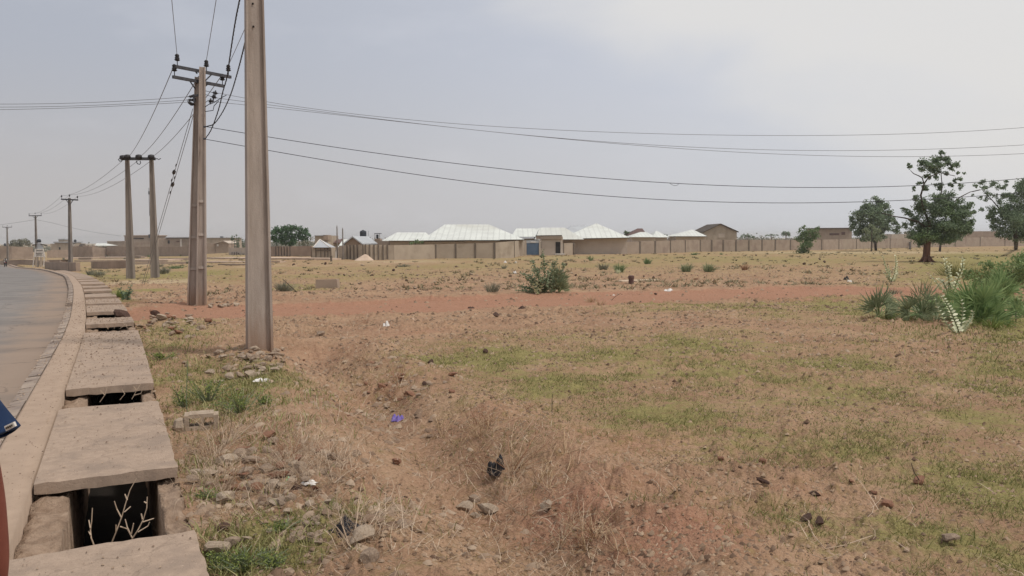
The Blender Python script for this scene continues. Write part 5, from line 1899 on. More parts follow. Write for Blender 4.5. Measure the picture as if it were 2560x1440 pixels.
def tuft(name, label, base, wpx, hpx, n, mat, seed=0, cat='grass tuft', group=None, thick=.006, curve=.5):
    r = random.Random(seed)
    bp = G(*base)
    Yw = bp.y
    H_, W_ = hpx / F * Yw, wpx / F * Yw / 2
    V_, F_ = [], []
    tk = max(thick, .55 / F * Yw)
    for k in range(n):
        a = r.uniform(0, 2 * math.pi)
        q = r.random() ** .6
        b0 = bp + Vector((math.cos(a), math.sin(a) * .8, 0)) * W_ * .45 * r.random()
        h = H_ * r.uniform(.45, 1.0) * (1 - .35 * q)
        out = Vector((math.cos(a), math.sin(a), 0)) * W_ * q
        sd_ = Vector((-math.sin(a), math.cos(a), 0)) if r.random() < .5 else Vector((1, 0, 0))
        p = [b0 - Vector((0, 0, .02)), b0 + out * .3 + Vector((0, 0, h * .55)), b0 + out * (.8 + curve * .2) + Vector((0, 0, h))]
        o_ = len(V_)
        V_ += [tuple(v) for v in (p[0] - sd_ * tk, p[0] + sd_ * tk, p[1] + sd_ * tk * .8, p[2], p[1] - sd_ * tk * .8)]
        F_ += [(o_, o_ + 1, o_ + 2, o_ + 4), (o_ + 4, o_ + 2, o_ + 3)]
    me = bpy.data.meshes.new(name)
    me.from_pydata([(v[0] - bp.x, v[1] - bp.y, v[2] - bp.z) for v in V_], [], F_)
    me.materials.append(M[mat])
    o = bpy.data.objects.new(name, me)
    C.objects.link(o)
    o.location = bp
    return tag(o, label, cat, group)


TG = 'grass tufts in the middle of the field'
CL = [(2250, 800, 200, 22, 160, 'weed_green', 'low leafy undergrowth between the two dusty palms'), (2340, 805, 160, 30, 160, 'leaf_grey', 'low grey green undergrowth before the middle of the palm clump'), (2180, 800, 100, 30, 60, 'straw', 'dry straw at the left foot of the palm clump'), (2480, 820, 190, 40, 150, 'weed_green', 'low weeds along the foot of the biggest palm'), (2420, 760, 200, 60, 260, 'weed_green', 'loose green growth filling the middle of the palm clump'), (2300, 730, 130, 46, 60, 'straw', 'thin dry stalks standing behind the dusty palms'), (2385, 690, 150, 50, 220, 'grassblade', 'soft pale grass left of the tall green grass'), (1345, 735, 100, 22, 120, 'leaf_grey', 'low leafy growth at the foot of the shrub by the track')]
for i, (px, py, w_, h_, n, mt_, lb_) in enumerate([
    (1548, 682, 48, 34, 130, 'leaf_mid', 'rounded green tuft with a pale clump before it, right of the palm shrub'), (1545, 684, 20, 16, 50, 'milkweed', 'small pale clump at the foot of the rounded tuft'),
    (1619, 660, 30, 22, 80, 'leaf_mid', 'small green tuft below the long wall, above the white plank'), (1476, 653, 22, 20, 40, 'leaf_mid', 'tiny forked tuft just right of the gatehouse'),
    (1715, 680, 46, 30, 150, 'palm_grey', 'left of two dusty green tufts standing side by side'), (1772, 680, 54, 32, 170, 'palm_grey', 'right of two dusty green tufts standing side by side'),
    (1508, 675, 50, 26, 90, 'leaf_far', 'faint dusty tuft left of the rounded green tuft'), (1232, 732, 64, 34, 110, 'leaf_far', 'dry greyish tuft on the far side of the track left of the palm shrub'),
    (1735, 638, 30, 10, 50, 'leaf_mid', 'dark low bush at the foot of the long wall'), (1803, 637, 14, 8, 24, 'leaf_mid', 'tiny dark bush at the foot of the long wall further right'),
    (1862, 676, 40, 24, 40, 'rust_twig', 'thin brown tuft right of the two dusty tufts'), (1477, 756, 50, 24, 40, 'straw', 'yellowish tuft growing on the near edge of the track'), (1500, 765, 44, 20, 36, 'straw', 'small straw coloured tuft just in front of the track tuft'),
    (1010, 667, 66, 12, 90, 'leaf_far', 'long low dry heap of weeds in front of the compound wall'), (1260, 672, 30, 14, 40, 'leaf_far', 'low dry weed right of centre under the white roofs'),
    (2505, 735, 130, 90, 500, 'grassblade', 'tall soft green grass behind the palms at the right edge'), (2440, 700, 120, 40, 260, 'grassblade', 'low soft green grass behind the pale milkweed'),
    (2560, 700, 90, 90, 300, 'leaf_mid', 'dark green bush cut by the right edge'), (710, 728, 80, 34, 200, 'leaf_far', 'fallen dry branch heap right of the nearest pole'),
    (2235, 735, 60, 24, 60, 'leaf_far', 'dry weed clump behind the leftmost palm'), (245, 690, 60, 22, 120, 'leaf_far', 'weeds beside the far slabs of the drain'), (410, 685, 50, 26, 140, 'leaf_far', 'weeds behind the right one of the spaced poles'),
    (300, 745, 60, 30, 160, 'weed_green', 'bright green weeds beside the slabs near the sapling'), (225, 688, 36, 20, 70, 'leaf_far', 'greyish bush beside the far drain slabs'),
    (1740, 700, 26, 10, 26, 'rust_twig', 'little brown tuft near the dark post'), (1495, 700, 34, 14, 30, 'straw', 'little straw tuft left of the white plank')] + CL):
    tuft('grass_tuft', lb_, (px, py), w_, h_, n, mt_, i, group=TG)


# ---- dry weeds and bare twigs
def twigmesh(name, r, H_, W_, n, thick, curl=.6, fork=2, lie=.0):
    mb = MB()
    for k in range(n):
        a = r.uniform(0, 2 * math.pi)
        p = Vector((math.cos(a), math.sin(a), 0)) * W_ * .12 * r.random()
        el = r.uniform(.25, 1.35) * (1 - lie)
        d = Vector((math.cos(a) * math.cos(el), math.sin(a) * math.cos(el), math.sin(el)))
        L = (H_ * math.sin(el) + W_ * math.cos(el)) * r.uniform(.5, 1.0)
        pts = [p]
        bend = Vector((r.uniform(-1, 1), r.uniform(-1, 1), r.uniform(-1.1, .25))) * curl
        m = 6
        for i in range(m):
            d = (d + bend * .25 / 1.0 * (i / m)).normalized()
            p = p + d * L / m
            p.z = max(p.z, .004)
            pts.append(p.copy())
        mb.tube(pts, [thick * (1 - .7 * i / m) for i in range(m + 1)], 3, cap=False)
        for f in range(fork):
            i = r.randint(2, m - 1)
            d2 = (d + Vector((r.uniform(-1, 1), r.uniform(-1, 1), r.uniform(-.3, .9))) * .9).normalized()
            q = pts[i]
            l2 = L * r.uniform(.15, .4)
            mb.tube([q, q + d2 * l2 * .5 + Vector((0, 0, .0)), q + d2 * l2 + bend * l2 * .2], [thick * .6, thick * .45, thick * .2], 3, cap=False)
    return mb


TWM = []
for i in range(6):
    r_ = random.Random(100 + i)
    TWM.append([twigmesh('dry_weed', r_, 1.0, .9, 10, .009, .7).mesh('dry_weed', M[k]) for k in ('twig', 'straw', 'rust_twig')])
DW = 'dry weeds on the near ground'


def dryweed(px, py, size, kind, i, rot, label='dry tangled weed on the rubble strewn near ground', flat=1.0, group=DW):
    g = G(px, py)
    o = bpy.data.objects.new('dry_weed', TWM[i % 6][kind])
    C.objects.link(o)
    o.location = g
    s_ = size / F * g.y
    o.scale = (s_, s_, s_ * flat)
    o.rotation_euler = (0, 0, rot)
    return tag(o, label, 'dry weed', group)


r_ = random.Random(55)
zones = [(560, 1130, 90, 70, 20, 0), (700, 1150, 130, 70, 26, 0), (800, 1190, 90, 60, 16, 0), (640, 1280, 120, 70, 8, 1), (900, 930, 90, 60, 14, 1), (980, 990, 60, 40, 8, 2), (1150, 1110, 90, 70, 14, 1),
         (1300, 1160, 110, 90, 15, 1), (1330, 1240, 120, 70, 10, 0), (1420, 1320, 90, 70, 7, 2), (900, 1340, 70, 50, 5, 0), (750, 830, 90, 25, 12, 1), (860, 820, 80, 20, 6, 2), (1480, 1380, 90, 50, 8, 1), (500, 1120, 30, 60, 5, 0), (1250, 1080, 80, 50, 8, 2), (560, 1230, 80, 50, 6, 0)]
for (cx_, cy_, rx_, ry_, n_, kd) in zones:
    for k in range(n_):
        px, py = cx_ + r_.gauss(0, rx_ * .5), cy_ + r_.gauss(0, ry_ * .5)
        if py > 1500 or road_dist(np.array([G(px, py).x]), np.array([G(px, py).y]))[0] > -.15:
            continue
        dryweed(px, py, r_.uniform(45, 95) * (py - 560) / 560, kd if r_.random() < .7 else r_.randint(0, 2), r_.randint(0, 5), r_.uniform(0, 6), flat=r_.uniform(.45, .9))
dryweed(1318, 1300, 150, 0, 1, .5, 'bleached greyish bush of dead stems beside the flat stones', .8, None)
dryweed(1280, 1200, 150, 2, 2, 1.5, 'largest reddish tangle of dead weeds behind the black bag', .75, None)
dryweed(880, 1370, 190, 0, 3, 2.5, 'pale arching bare branches over the black plastic and concrete lump', .8, None)
dryweed(560, 1120, 150, 0, 4, .9, 'pale bare twigs in front of the hollow block near the drain', .9, None)

# single bent twigs lying in the open
def bent(name, label, pts, rpx, mat='twig', lift=None, group='single twigs on the ground', cat='twig'):
    q = []
    for i, (px, py) in enumerate(pts):
        g = G(*pts[0]) if i == 0 else None
        if lift is None:
            g = G(px, py)
            q.append(g + Vector((0, 0, .01)))
        else:
            q.append(P(px, py, G(*pts[0]).y + lift * i))
    rr_ = rpx * .75 / F * q[0].y
    n = len(q)
    return thing(name, MB().tube(q, [rr_ * (1 - .5 * i / n) for i in range(n)], 5), M[mat], label, cat, group)


bent('twig', 'pale V shaped twig lying at the lower right', [(2020, 1290), (2022, 1320), (2035, 1350), (2062, 1380), (2110, 1368), (2180, 1354)], 2.2)
bent('twig', 'short dark twig sticking up from a clod at the right', [(2312, 1216), (2298, 1200), (2285, 1180), (2278, 1158)], 2.0, 'branch', 0.0)
bent('twig', 'short curved pale twig left of the lower middle', [(1628, 1205), (1642, 1215), (1652, 1230), (1650, 1245)], 1.6)
bent('twig', 'curved pale twig at the lower right edge', [(2030, 1400), (2060, 1415), (2100, 1418)], 1.6)
bent('twig', 'thin upright green stem beside the hollow block', [(468, 1035), (465, 990), (468, 940), (468, 898)], 1.6, 'leaf_dark', 0.0, None, 'plant stem')
bent('twig', 'thin upright dark stem in the field right of centre', [(1380, 1035), (1380, 1005), (1381, 985)], 1.3, 'branch', 0.0)
bent('twig', 'long thin branch propped on the heap beside the nearest pole', [(745, 733), (725, 715), (706, 697)], 1.6, 'branch', .0, None, 'branch')
bent('twig', 'little dark forked twig lying on the pavement', [(196, 878), (205, 880), (214, 877)], 1.4, 'branch')
bent('twig', 'thin bent stalk over the track near the yellowish tuft', [(1528, 752), (1536, 743), (1552, 733)], .9, 'branch', 0.0)
bent('twig', 'long thin stick lying just past the track at the right', [(1700, 810), (1735, 811), (1760, 806)], 1.4, 'twig')

# bare stems growing out of the open drain
def drainstem(label, py_ref, base, paths, r0_):
    y0 = base.y
    mb = MB()
    for pth in paths:
        q = [P(px, py, y0 + dy) for px, py, dy in pth]
        r0_ = min(r0_, .0048)
        mb.tube(q, [r0_ * (1 - .5 * i / len(q)) for i in range(len(q))], 5)
    return thing('bare_stem', mb, M['twig'], label, 'dead plant', 'bare stems in the open drain')


hb_ = rp(s_of(440, 1250), .4, -.5)
drainstem('leftmost short bare stem standing in the big open drain hole', 0, hb_, [[(236, 1366, 0), (228, 1345, 0), (226, 1325, .02), (229, 1305, .02), (231, 1270, .03)], [(226, 1320, 0), (222, 1300, .02)], [(227, 1338, 0), (221, 1328, .01)]], .006)
drainstem('tallest bare forked stem standing in the big open drain hole', 0, hb_, [[(278, 1360, 0), (292, 1325, .0), (305, 1290, .02), (315, 1255, .03), (325, 1225, .04), (341, 1196, .05)], [(303, 1293, 0), (292, 1272, .01), (286, 1253, .0)], [(311, 1280, 0), (327, 1266, .02)], [(300, 1316, 0), (318, 1322, .02), (330, 1344, .02)],
                                                                      [(318, 1250, 0), (312, 1235, 0)], [(290, 1330, 0), (290, 1312, 0)]], .007)
drainstem('rightmost bare branching stem standing in the big open drain hole', 0, hb_, [[(330, 1348, 0), (345, 1325, .0), (358, 1300, .02), (367, 1270, .02), (368, 1242, .03)], [(357, 1305, 0), (385, 1296, .03)], [(330, 1344, 0), (318, 1318, 0), (313, 1298, 0)], [(345, 1330, 0), (370, 1315, .02), (374, 1305, .02)],
                                                                          [(356, 1298, 0), (353, 1284, 0)], [(366, 1258, 0), (360, 1254, 0)], [(328, 1335, 0), (334, 1308, 0)]], .006)
hb2_ = rp(s_of(392, 985), .3, -.3)
drainstem('left forked twig poking out of the second drain hole', 0, hb2_, [[(250, 1005, 0), (262, 988, 0), (268, 968, .02)], [(262, 988, 0), (250, 975, 0)]], .008)
drainstem('short bent twig in the middle of the second drain hole', 0, hb2_, [[(300, 1000, 0), (312, 985, 0), (304, 972, 0)]], .008)
drainstem('right forked twig poking out of the second drain hole', 0, hb2_, [[(330, 998, 0), (342, 975, 0), (352, 960, .02)], [(342, 978, 0), (334, 966, 0)], [(336, 988, 0), (352, 984, 0), (360, 966, 0)]], .008)
hb3_ = rp(s_of(340, 815), .4, -.1)
drainstem('thin dry stems rising from the shallow weedy gap', 0, hb3_, [[(270, 823, 0), (264, 812, 0), (260, 806, 0)], [(270, 823, 0), (276, 812, 0), (274, 806, 0)], [(285, 822, 0), (290, 808, 0), (294, 802, 0)], [(300, 822, 0), (312, 812, 0), (306, 804, 0)], [(318, 820, 0), (314, 808, 0)]], .009)

# leafy bushes
tree('leafy_bush', 'rounded leafy body of the shrub by the track', (1350, 732), [(1350, 733, 1.5), (1350, 700, 1)],
     [(1338, 678, 13), (1358, 662, 11), (1376, 672, 13), (1350, 695, 18), (1378, 698, 16), (1330, 705, 13), (1352, 715, 16), (1318, 690, 8), (1388, 660, 9), (1408, 664, 5), (1330, 655, 5), (1356, 640, 5), (1310, 718, 9), (1375, 718, 12)],
     [], None, 'leaf_grey', .1, .5, None, 60, cat='bush')
tree('leafy_bush', 'soft green bush mass at the right edge behind the palms', (2520, 735), [(2520, 736, 2), (2520, 700, 1)],
     [(2480, 695, 26), (2520, 680, 32), (2565, 680, 40), (2445, 705, 22), (2550, 650, 26), (2500, 718, 28), (2590, 640, 30), (2470, 668, 16), (2420, 690, 14), (2535, 715, 26)], [], None, 'weed_soft', .1, 1.2, None, 61, cat='bush')
tree('leafy_bush', 'low leafy bush between the dusty palms and the pale milkweed', (2330, 795), [(2330, 796, 1.5), (2330, 770, 1)],
     [(2330, 772, 18), (2300, 785, 14), (2355, 780, 16), (2270, 790, 12), (2345, 750, 12), (2240, 792, 10)], [], None, 'weed_soft', .06, 1.0, None, 62, cat='bush')
tree('leafy_bush', 'leafy green bush right of the biggest palm at the edge', (2540, 810), [(2540, 812, 1.5), (2540, 780, 1)],
     [(2530, 790, 16), (2560, 780, 22), (2550, 750, 18), (2580, 800, 20)], [], None, 'weed_soft', .06, .5, None, 63, cat='bush')

# green weeds beside the nearest slabs
def weed(label, base, wpx, hpx, n, seed, mat='weed_green', leaf=5.0):
    r = random.Random(seed)
    bp = G(*base)
    Yw = bp.y
    e = empty('weed', bp, label, 'weed', 'green weeds beside the drain')
    m, pts = MB(), []
    for k in range(n):
        a = r.uniform(0, 6.28)
        L = hpx / F * Yw * r.uniform(.5, 1.1)
        o_ = Vector((math.cos(a), math.sin(a), 0)) * wpx / F * Yw * .5 * r.random()
        p0 = bp + o_ * .3
        p1 = bp + o_ + Vector((0, 0, L * .6))
        p2 = bp + o_ * 1.5 + Vector((r.uniform(-.04, .04), 0, L * r.uniform(.7, 1)))
        m.tube([p0, p1, p2], [.004, .003, .0015], 3, cap=False)
        for j in range(7):
            t = .25 + .75 * r.random()
            q = p0.lerp(p1, t * 2) if t < .5 else p1.lerp(p2, t * 2 - 1)
            pts.append((q.x + r.gauss(0, .02), q.y + r.gauss(0, .02), q.z + r.gauss(0, .012)))
    m.obj('stem', M['leaf_grey'], e)
    link('foliage', leafmesh('foliage', pts, leaf / F * Yw, M[mat], seedn=seed), e)
    return e


for i, (px, py, w_, h_, n, lb_) in enumerate([(600, 1035, 130, 60, 60, 'largest sprawling green weed behind the hollow block'), (520, 1010, 90, 60, 45, 'upright green weed left of the largest weed'), (460, 1020, 50, 60, 25, 'green weed at the slab edge beside the thin stem'),
                                             (660, 1010, 60, 30, 25, 'low green weed right of the largest weed'), (610, 1430, 110, 60, 80, 'bright green weed at the bottom edge beside the nearest slab'), (550, 1425, 70, 50, 50, 'green weed between the nearest slab and the bottom edge weed'),
                                             (680, 1440, 80, 40, 40, 'bright low weed at the bottom edge, rightmost of three'), (400, 900, 70, 22, 30, 'low weed beside the second slab'), (520, 1250, 60, 30, 24, 'low weed beside the big open hole'), (700, 1330, 90, 30, 30, 'thin low weed in front of the small stones')]):
    weed(lb_, (px, py), w_, h_, n, i, leaf=7 if py > 1300 else 6)

# ---------------------------------------------------------------- stones and litter
def rockmesh(r, mat, flat=.6, ang=.35):
    import bmesh
    bm = bmesh.new()
    bmesh.ops.create_icosphere(bm, subdivisions=2, radius=.5)
    planes = []
    for k in range(12):
        d = Vector((r.gauss(0, 1), r.gauss(0, 1), r.gauss(0, 1))).normalized()
        planes.append((d, r.uniform(.2, .38)))
    for v in bm.verts:
        for d, h in planes:
            t = v.co.dot(d) - h
            if t > 0:
                v.co -= d * t
        v.co += Vector((r.gauss(0, 1), r.gauss(0, 1), r.gauss(0, 1))) * .012
        v.co.z *= flat
    me = bpy.data.meshes.new('stone')
    bm.to_mesh(me)
    bm.free()
    me.materials.append(mat)
    return me


_rr = random.Random(9)
ROCK = {k: [rockmesh(_rr, M[k], _rr.uniform(.5, .85)) for _ in range(8)] for k in ('stone', 'stone_red', 'stone_pale', 'stone_dark')}


def rock(px, py, w_, kind, label, group, r, sc_=(1, 1, 1), name='stone', sink=.12):
    g = G(px, py)
    o = bpy.data.objects.new(name, r.choice(ROCK[kind]))
    C.objects.link(o)
    s_ = w_ / F * g.y
    o.scale = (s_ * sc_[0], s_ * sc_[1], s_ * sc_[2])
    o.rotation_euler = (r.uniform(-.25, .25), r.uniform(-.25, .25), r.uniform(0, 6.28))
    o.location = g + Vector((0, 0, s_ * (.5 * .6 - sink)))
    o['kind'] = 'thing'
    return tag(o, label, 'stone', group)


r_ = random.Random(31)
special = [(520, 1200, 62, 'stone_pale', 'flat pale stone at the slab edge by the big hole'), (562, 1165, 80, 'stone_pale', 'broad pale crumbling lump behind the flat slab edge stone'), (640, 1228, 70, 'stone', 'squarish brown stone left of the pair near the green scrap'),
           (680, 1232, 62, 'stone', 'brown stone pair nearest the white wrapper'), (615, 1200, 60, 'stone', 'dark sided stone behind the brown pair'), (552, 1332, 50, 'stone_dark', 'upright dark brown block near the nearest slab'), (560, 1258, 90, 'stone_pale', 'low ragged pale stone in front of the big hole'),
           (835, 1160, 56, 'stone', 'rounded brown stone right of the rubble patch'), (992, 1162, 42, 'stone_red', 'pointed reddish stone standing alone in the middle'), (840, 1282, 46, 'stone', 'brown stone left of the black plastic bag'), (690, 1278, 44, 'stone_pale', 'pale stone left of a matching pair in the near rubble'),
           (728, 1275, 44, 'stone', 'brown stone right of the pale one in the near rubble'), (950, 1305, 40, 'stone', 'flat stone right of the black plastic bag'), (970, 1262, 42, 'stone', 'pale topped stone above the right of the black bag'), (1005, 1325, 46, 'stone', 'greyish low stone left of the bare path'),
           (900, 1372, 92, 'stone_pale', 'large concrete lump with flat top in the branches'), (925, 1405, 74, 'stone', 'lump just in front of the large concrete lump'), (1162, 1392, 24, 'stone', 'small dark cube like stone on the bare path'), (1010, 1248, 22, 'stone_dark', 'small dark stone right of centre at the path'),
           (1185, 1255, 42, 'stone', 'upright brown stone behind the flat pale stones'), (1160, 1285, 56, 'stone_pale', 'left flat pale stone of the little group'), (1222, 1285, 70, 'stone_pale', 'right flat pale stone of the little group'), (1188, 1300, 38, 'stone_pale', 'small rounded pale stone in front of the group'), (1140, 1270, 34, 'stone', 'brown stone at the back left of the flat group'),
           (1365, 1285, 50, 'stone_pale', 'whitish lump inside the bleached bush'), (770, 1345, 40, 'stone', 'lone stone in the weeds at the bottom'), (540, 1400, 80, 'stone_pale', 'large flat greenish slab stone at the bottom edge'), (580, 1375, 60, 'stone', 'rounded stone above the bottom weeds'), (740, 1368, 60, 'stone', 'flat stone among the bottom weeds'),
           (2298, 1212, 46, 'stone_red', 'clod with the dark twig at the right'), (2215, 1270, 50, 'stone_red', 'larger reddish clod near the lower right grass'), (2185, 1245, 28, 'stone_red', 'small clod behind the larger reddish clod'), (2128, 1212, 26, 'stone_red', 'dark clod in the open right of centre'),
           (2038, 1248, 34, 'stone_dark', 'dark flat clod above the V shaped twig'), (2020, 1305, 46, 'stone_dark', 'left dark lump of the pair above the V shaped twig'), (2050, 1318, 44, 'stone_dark', 'right dark lump of the pair above the V shaped twig'), (1905, 1215, 44, 'stone_dark', 'dark crumbly clod in the open soil'),
           (1800, 1158, 26, 'stone_red', 'small reddish clod upper of the right hand row'), (1905, 1165, 34, 'stone_red', 'low clod near the small reddish clod'), (1240, 798, 30, 'stone_dark', 'dark rounded stone just before the track'), (2370, 1372, 60, 'stone', 'flat stone in the grass at the lower right'),
           (1212, 884, 22, 'stone_dark', 'dark chip beside the green patch'), (1078, 912, 26, 'stone_dark', 'dark chip left of the green patch'), (1132, 945, 34, 'stone_red', 'red clod at the gully head'), (1062, 962, 18, 'stone_dark', 'tiny dark clod by the gully'), (1022, 1000, 44, 'stone_red', 'long red clod at the gully lip'), (955, 985, 34, 'stone_red', 'red lump in the gully bank'),
           (300, 785, 40, 'stone_dark', 'dark clod lying in the drain gap'), (390, 792, 34, 'stone_dark', 'black charred lump beside the short slab'), (700, 925, 34, 'stone', 'round topped stone in the heap by the nearest pole'), (600, 945, 34, 'stone', 'dark rounded stone left of the white torn plastic')]
for (px, py, w_, kd, lb_) in special:
    if px == 300:
        g = rp(s_of(325, 783), .2, -.02)
        o = bpy.data.objects.new('stone', ROCK[kd][0]); C.objects.link(o)
        o.location = g; o.scale = (.55, .4, .4); o['kind'] = 'thing'
        tag(o, lb_, 'stone')
        continue
    rock(px, py, w_, kd, lb_, None, r_, (1.0, .8, r_.uniform(.7, 1.0)))
# rubble nobody could tell apart, still stone by stone
for (cx_, cy_, rx_, ry_, n_, w0_, w1_, kinds, lb_, gp) in [
    (635, 912, 95, 42, 60, 14, 40, ('stone', 'stone_pale', 'stone'), 'rough stone in the heap around the foot of the nearest pole', 'stones heaped at the nearest pole'),
    (440, 812, 70, 26, 40, 12, 34, ('stone', 'stone_pale', 'stone_red'), 'rough stone in the rubble heap beside the track left of the nearest pole', 'rubble heap beside the track'),
    (650, 1205, 160, 80, 66, 22, 60, ('stone', 'stone_pale', 'stone_red', 'stone'), 'rough stone in the near rubble right of the open drain', 'rubble right of the open drain'),
    (800, 1340, 170, 70, 28, 14, 40, ('stone', 'stone_pale', 'stone'), 'rough stone scattered at the bottom of the frame', 'stones at the bottom of the frame'),
    (950, 975, 120, 50, 34, 10, 26, ('stone_red', 'stone', 'stone_red'), 'reddish clod on the bank of the shallow gully', 'clods on the gully bank'),
    (545, 765, 60, 6, 14, 10, 22, ('stone_pale', 'stone'), 'pale stone in the row at the foot of the twin pole', 'stones at the twin pole'),
    (1180, 690, 260, 28, 30, 7, 16, ('stone_pale', 'stone_dark', 'stone'), 'small stone scattered beyond the track', 'stones beyond the track')]:
    for k in range(n_):
        px, py = cx_ + r_.gauss(0, rx_ * .55), cy_ + r_.gauss(0, ry_ * .55)
        py = min(py, 1470)
        h_ = hit(px, py)
        if road_dist(np.array([h_.x]), np.array([h_.y]))[0] > -.2 or py < 640:
            continue
        rock(px, py, r_.uniform(w0_, w1_), r_.choice(kinds), lb_, gp, r_, (1.0, r_.uniform(.6, 1), r_.uniform(.5, .95)))

# hollow block lying on its side
hbp = G(505, 1072)
e = empty('broken_block', hbp, 'broken hollow concrete block lying by the green weeds', 'block', rz=.35)
u = 80 / F * hbp.y
mb = MB()
for (x0, x1, z0, z1) in ((-.5, .5, 0, .12), (-.5, -.36, .12, .5), (.36, .5, .12, .46), (-.36, .36, .40, .52), (-.03, .07, .12, .4)):
    mb.box(x0 * u, x1 * u, -.3 * u, .3 * u, z0 * u, z1 * u)
me = mb.mesh('shell', M['stone_pale'])
link('shell', me, e, local=True)
mb = MB().lathe((-.62 * u, -.12 * u, .0), [(.2 * u, 0), (.24 * u, .15 * u), (.17 * u, .36 * u), (.05 * u, .42 * u)], 7)
link('rubble_lump', mb.mesh('rubble_lump', M['stone_pale']), e, local=True)
MB().box(0, .01, 0, .01, 0, .01)


def crumple(label, base, wpx, hpx, mat, seed, name='plastic_litter', group=None, dpt=.7, folds=9, cat='litter'):
    r = np.random.default_rng(seed)
    g = G(*base)
    W_, H_ = wpx / F * g.y, hpx / F * g.y
    n = 14
    u_, v_ = np.meshgrid(np.linspace(-1, 1, n), np.linspace(-1, 1, n))
    rad = np.hypot(u_, v_)
    ph = r.random(6) * 9
    z = np.clip(1 - rad ** 2, 0, 1) ** .6 * (.55 + .45 * np.sin(u_ * folds * .6 + ph[0] + v_ * 3) * np.cos(v_ * folds * .5 + ph[1]))
    x = u_ * .5 * (1 + .18 * np.sin(v_ * 5 + ph[2]))
    y = v_ * .5 * dpt * (1 + .2 * np.sin(u_ * 6 + ph[3]))
    z = z + r.random((n, n)) * .1
    vv = np.stack([x * W_, y * W_, z * H_ - .01], -1).reshape(-1, 3)
    i = np.arange(n * n).reshape(n, n)
    f = np.stack([i[:-1, :-1], i[:-1, 1:], i[1:, 1:], i[1:, :-1]], -1).reshape(-1, 4)
    keep = (rad[:-1, :-1] < 1.15).ravel()
    me = npmesh(name, vv, f[keep], M[mat])
    o = bpy.data.objects.new(name, me)
    C.objects.link(o)
    o.location = g
    o.rotation_euler = (0, 0, float(r.random() * .8 - .4))
    return tag(o, label, cat, group)


crumple('crumpled black plastic bag under the arching branches at the bottom', (868, 1335), 92, 44, 'plastic_black', 1)
crumple('dark plastic bag caught in the reddish dead weeds', (1243, 1205), 46, 56, 'plastic_black', 2)
crumple('small purple plastic scrap lying in the gully', (994, 1052), 36, 20, 'plastic_purple', 3)
crumple('torn white plastic strip near the heap of stones', (655, 958), 40, 9, 'plastic_white', 4)
crumple('white wrapper beside the dark brown lump in the near rubble', (772, 1226), 38, 12, 'plastic_white', 5)
crumple('small green plastic scrap among the near rubble', (722, 1212), 24, 22, 'plastic_green', 6)
crumple('dark brown crumpled lump left of the white wrapper', (745, 1240), 36, 26, 'stone_dark', 7)
crumple('bright white scrap in the green weed at the bottom edge', (572, 1425), 36, 14, 'plastic_white', 8)
crumple('white scrap at the slab edge beside the hollow block', (444, 1058), 22, 8, 'plastic_white', 9)
crumple('small white plastic cup like scrap just before the track', (966, 818), 16, 16, 'plastic_white', 10)
crumple('pale scrap lying right of the small white one before the track', (1034, 808), 14, 16, 'sand', 11)
crumple('whitish litter on the far side of the track right of centre', (1672, 726), 22, 8, 'plastic_white', 12)
crumple('black litter piece near the right of the track', (2116, 700), 12, 12, 'plastic_black', 13)
crumple('white litter piece next to the black one near the track', (2124, 706), 14, 8, 'plastic_white', 14)
crumple('white ball like litter left of the palm shrub', (1287, 684), 9, 8, 'plastic_white', 15)
crumple('white litter nearest the compound wall, left of two', (1263, 657), 7, 6, 'plastic_white', 16)
crumple('white litter nearest the compound wall, right of two', (1289, 658), 6, 6, 'plastic_white', 17)
crumple('small white litter dot on the track', (1534, 735), 6, 5, 'plastic_white', 18)
crumple('dark brown flat piece on the near side of the track', (1306, 773), 20, 9, 'stone_dark', 19)
crumple('dark brown small piece at the track edge left of centre', (1178, 771), 18, 7, 'stone_dark', 20)
r_ = random.Random(5)
for i, (px, py) in enumerate([(1890, 640), (2010, 663), (2037, 662), (2050, 650), (2061, 658), (2070, 668), (2105, 740), (1610, 693), (1634, 697), (1495, 727), (1512, 717), (1640, 735), (1415, 665), (1440, 690), (1490, 690), (1560, 640), (2330, 645), (990, 670), (1025, 703), (905, 665), (813, 662), (1055, 722), (1180, 700), (860, 690), (735, 665)]):
    o = rock(px, py, r_.uniform(8, 13), 'stone_dark', 'small dark dung like clod dotting the far field', 'small dark clods dotting the far field', r_, (1, .7, .9), 'clod')

# mud block, plank, short post, sand heap
g = hit(817, 719)
mb = MB()
a_, b_ = P(788, 719, g.y), P(846, 719, g.y + .1)
zt = P(817, 699, g.y).z
mb.hexa([Vector((a_.x, g.y, g.z - .1)), Vector((b_.x, g.y, g.z - .1)), Vector((b_.x, g.y + .45, g.z - .1)), Vector((a_.x, g.y + .45, g.z - .1))],
        [Vector((a_.x + .02, g.y + .02, zt)), Vector((b_.x - .05, g.y + .02, zt + .01)), Vector((b_.x - .03, g.y + .42, zt)), Vector((a_.x + .02, g.y + .44, zt - .02))])
thing('mud_brick_block', mb, M['mud'], 'low rectangular mud brick block beyond the track', 'block')
g = hit(1595, 703)
thing('plank', MB().bar(P(1548, 704, g.y), P(1642, 701, g.y + 1.0), .45, .1), M['wood'], 'long pale plank lying in the field by the short dark post', 'plank')
g = hit(1578, 709)
thing('short_post', MB().lathe((g.x, g.y, g.z - .1), [(.11, 0), (.11, .3), (.13, .32), (.13, .42), (.08, .45)], 10), M['roof_brown'], 'short dark red post standing by the pale plank', 'post')
g = hit(906, 651)
n = 26
u_, v_ = np.meshgrid(np.linspace(-1, 1, n), np.linspace(-1, 1, n))
hh = np.clip(1 - np.hypot(u_, v_) ** 1.2, 0, 1) * 1.0 + np.clip(.55 - np.hypot(u_ - .35, v_), 0, 1) * .5
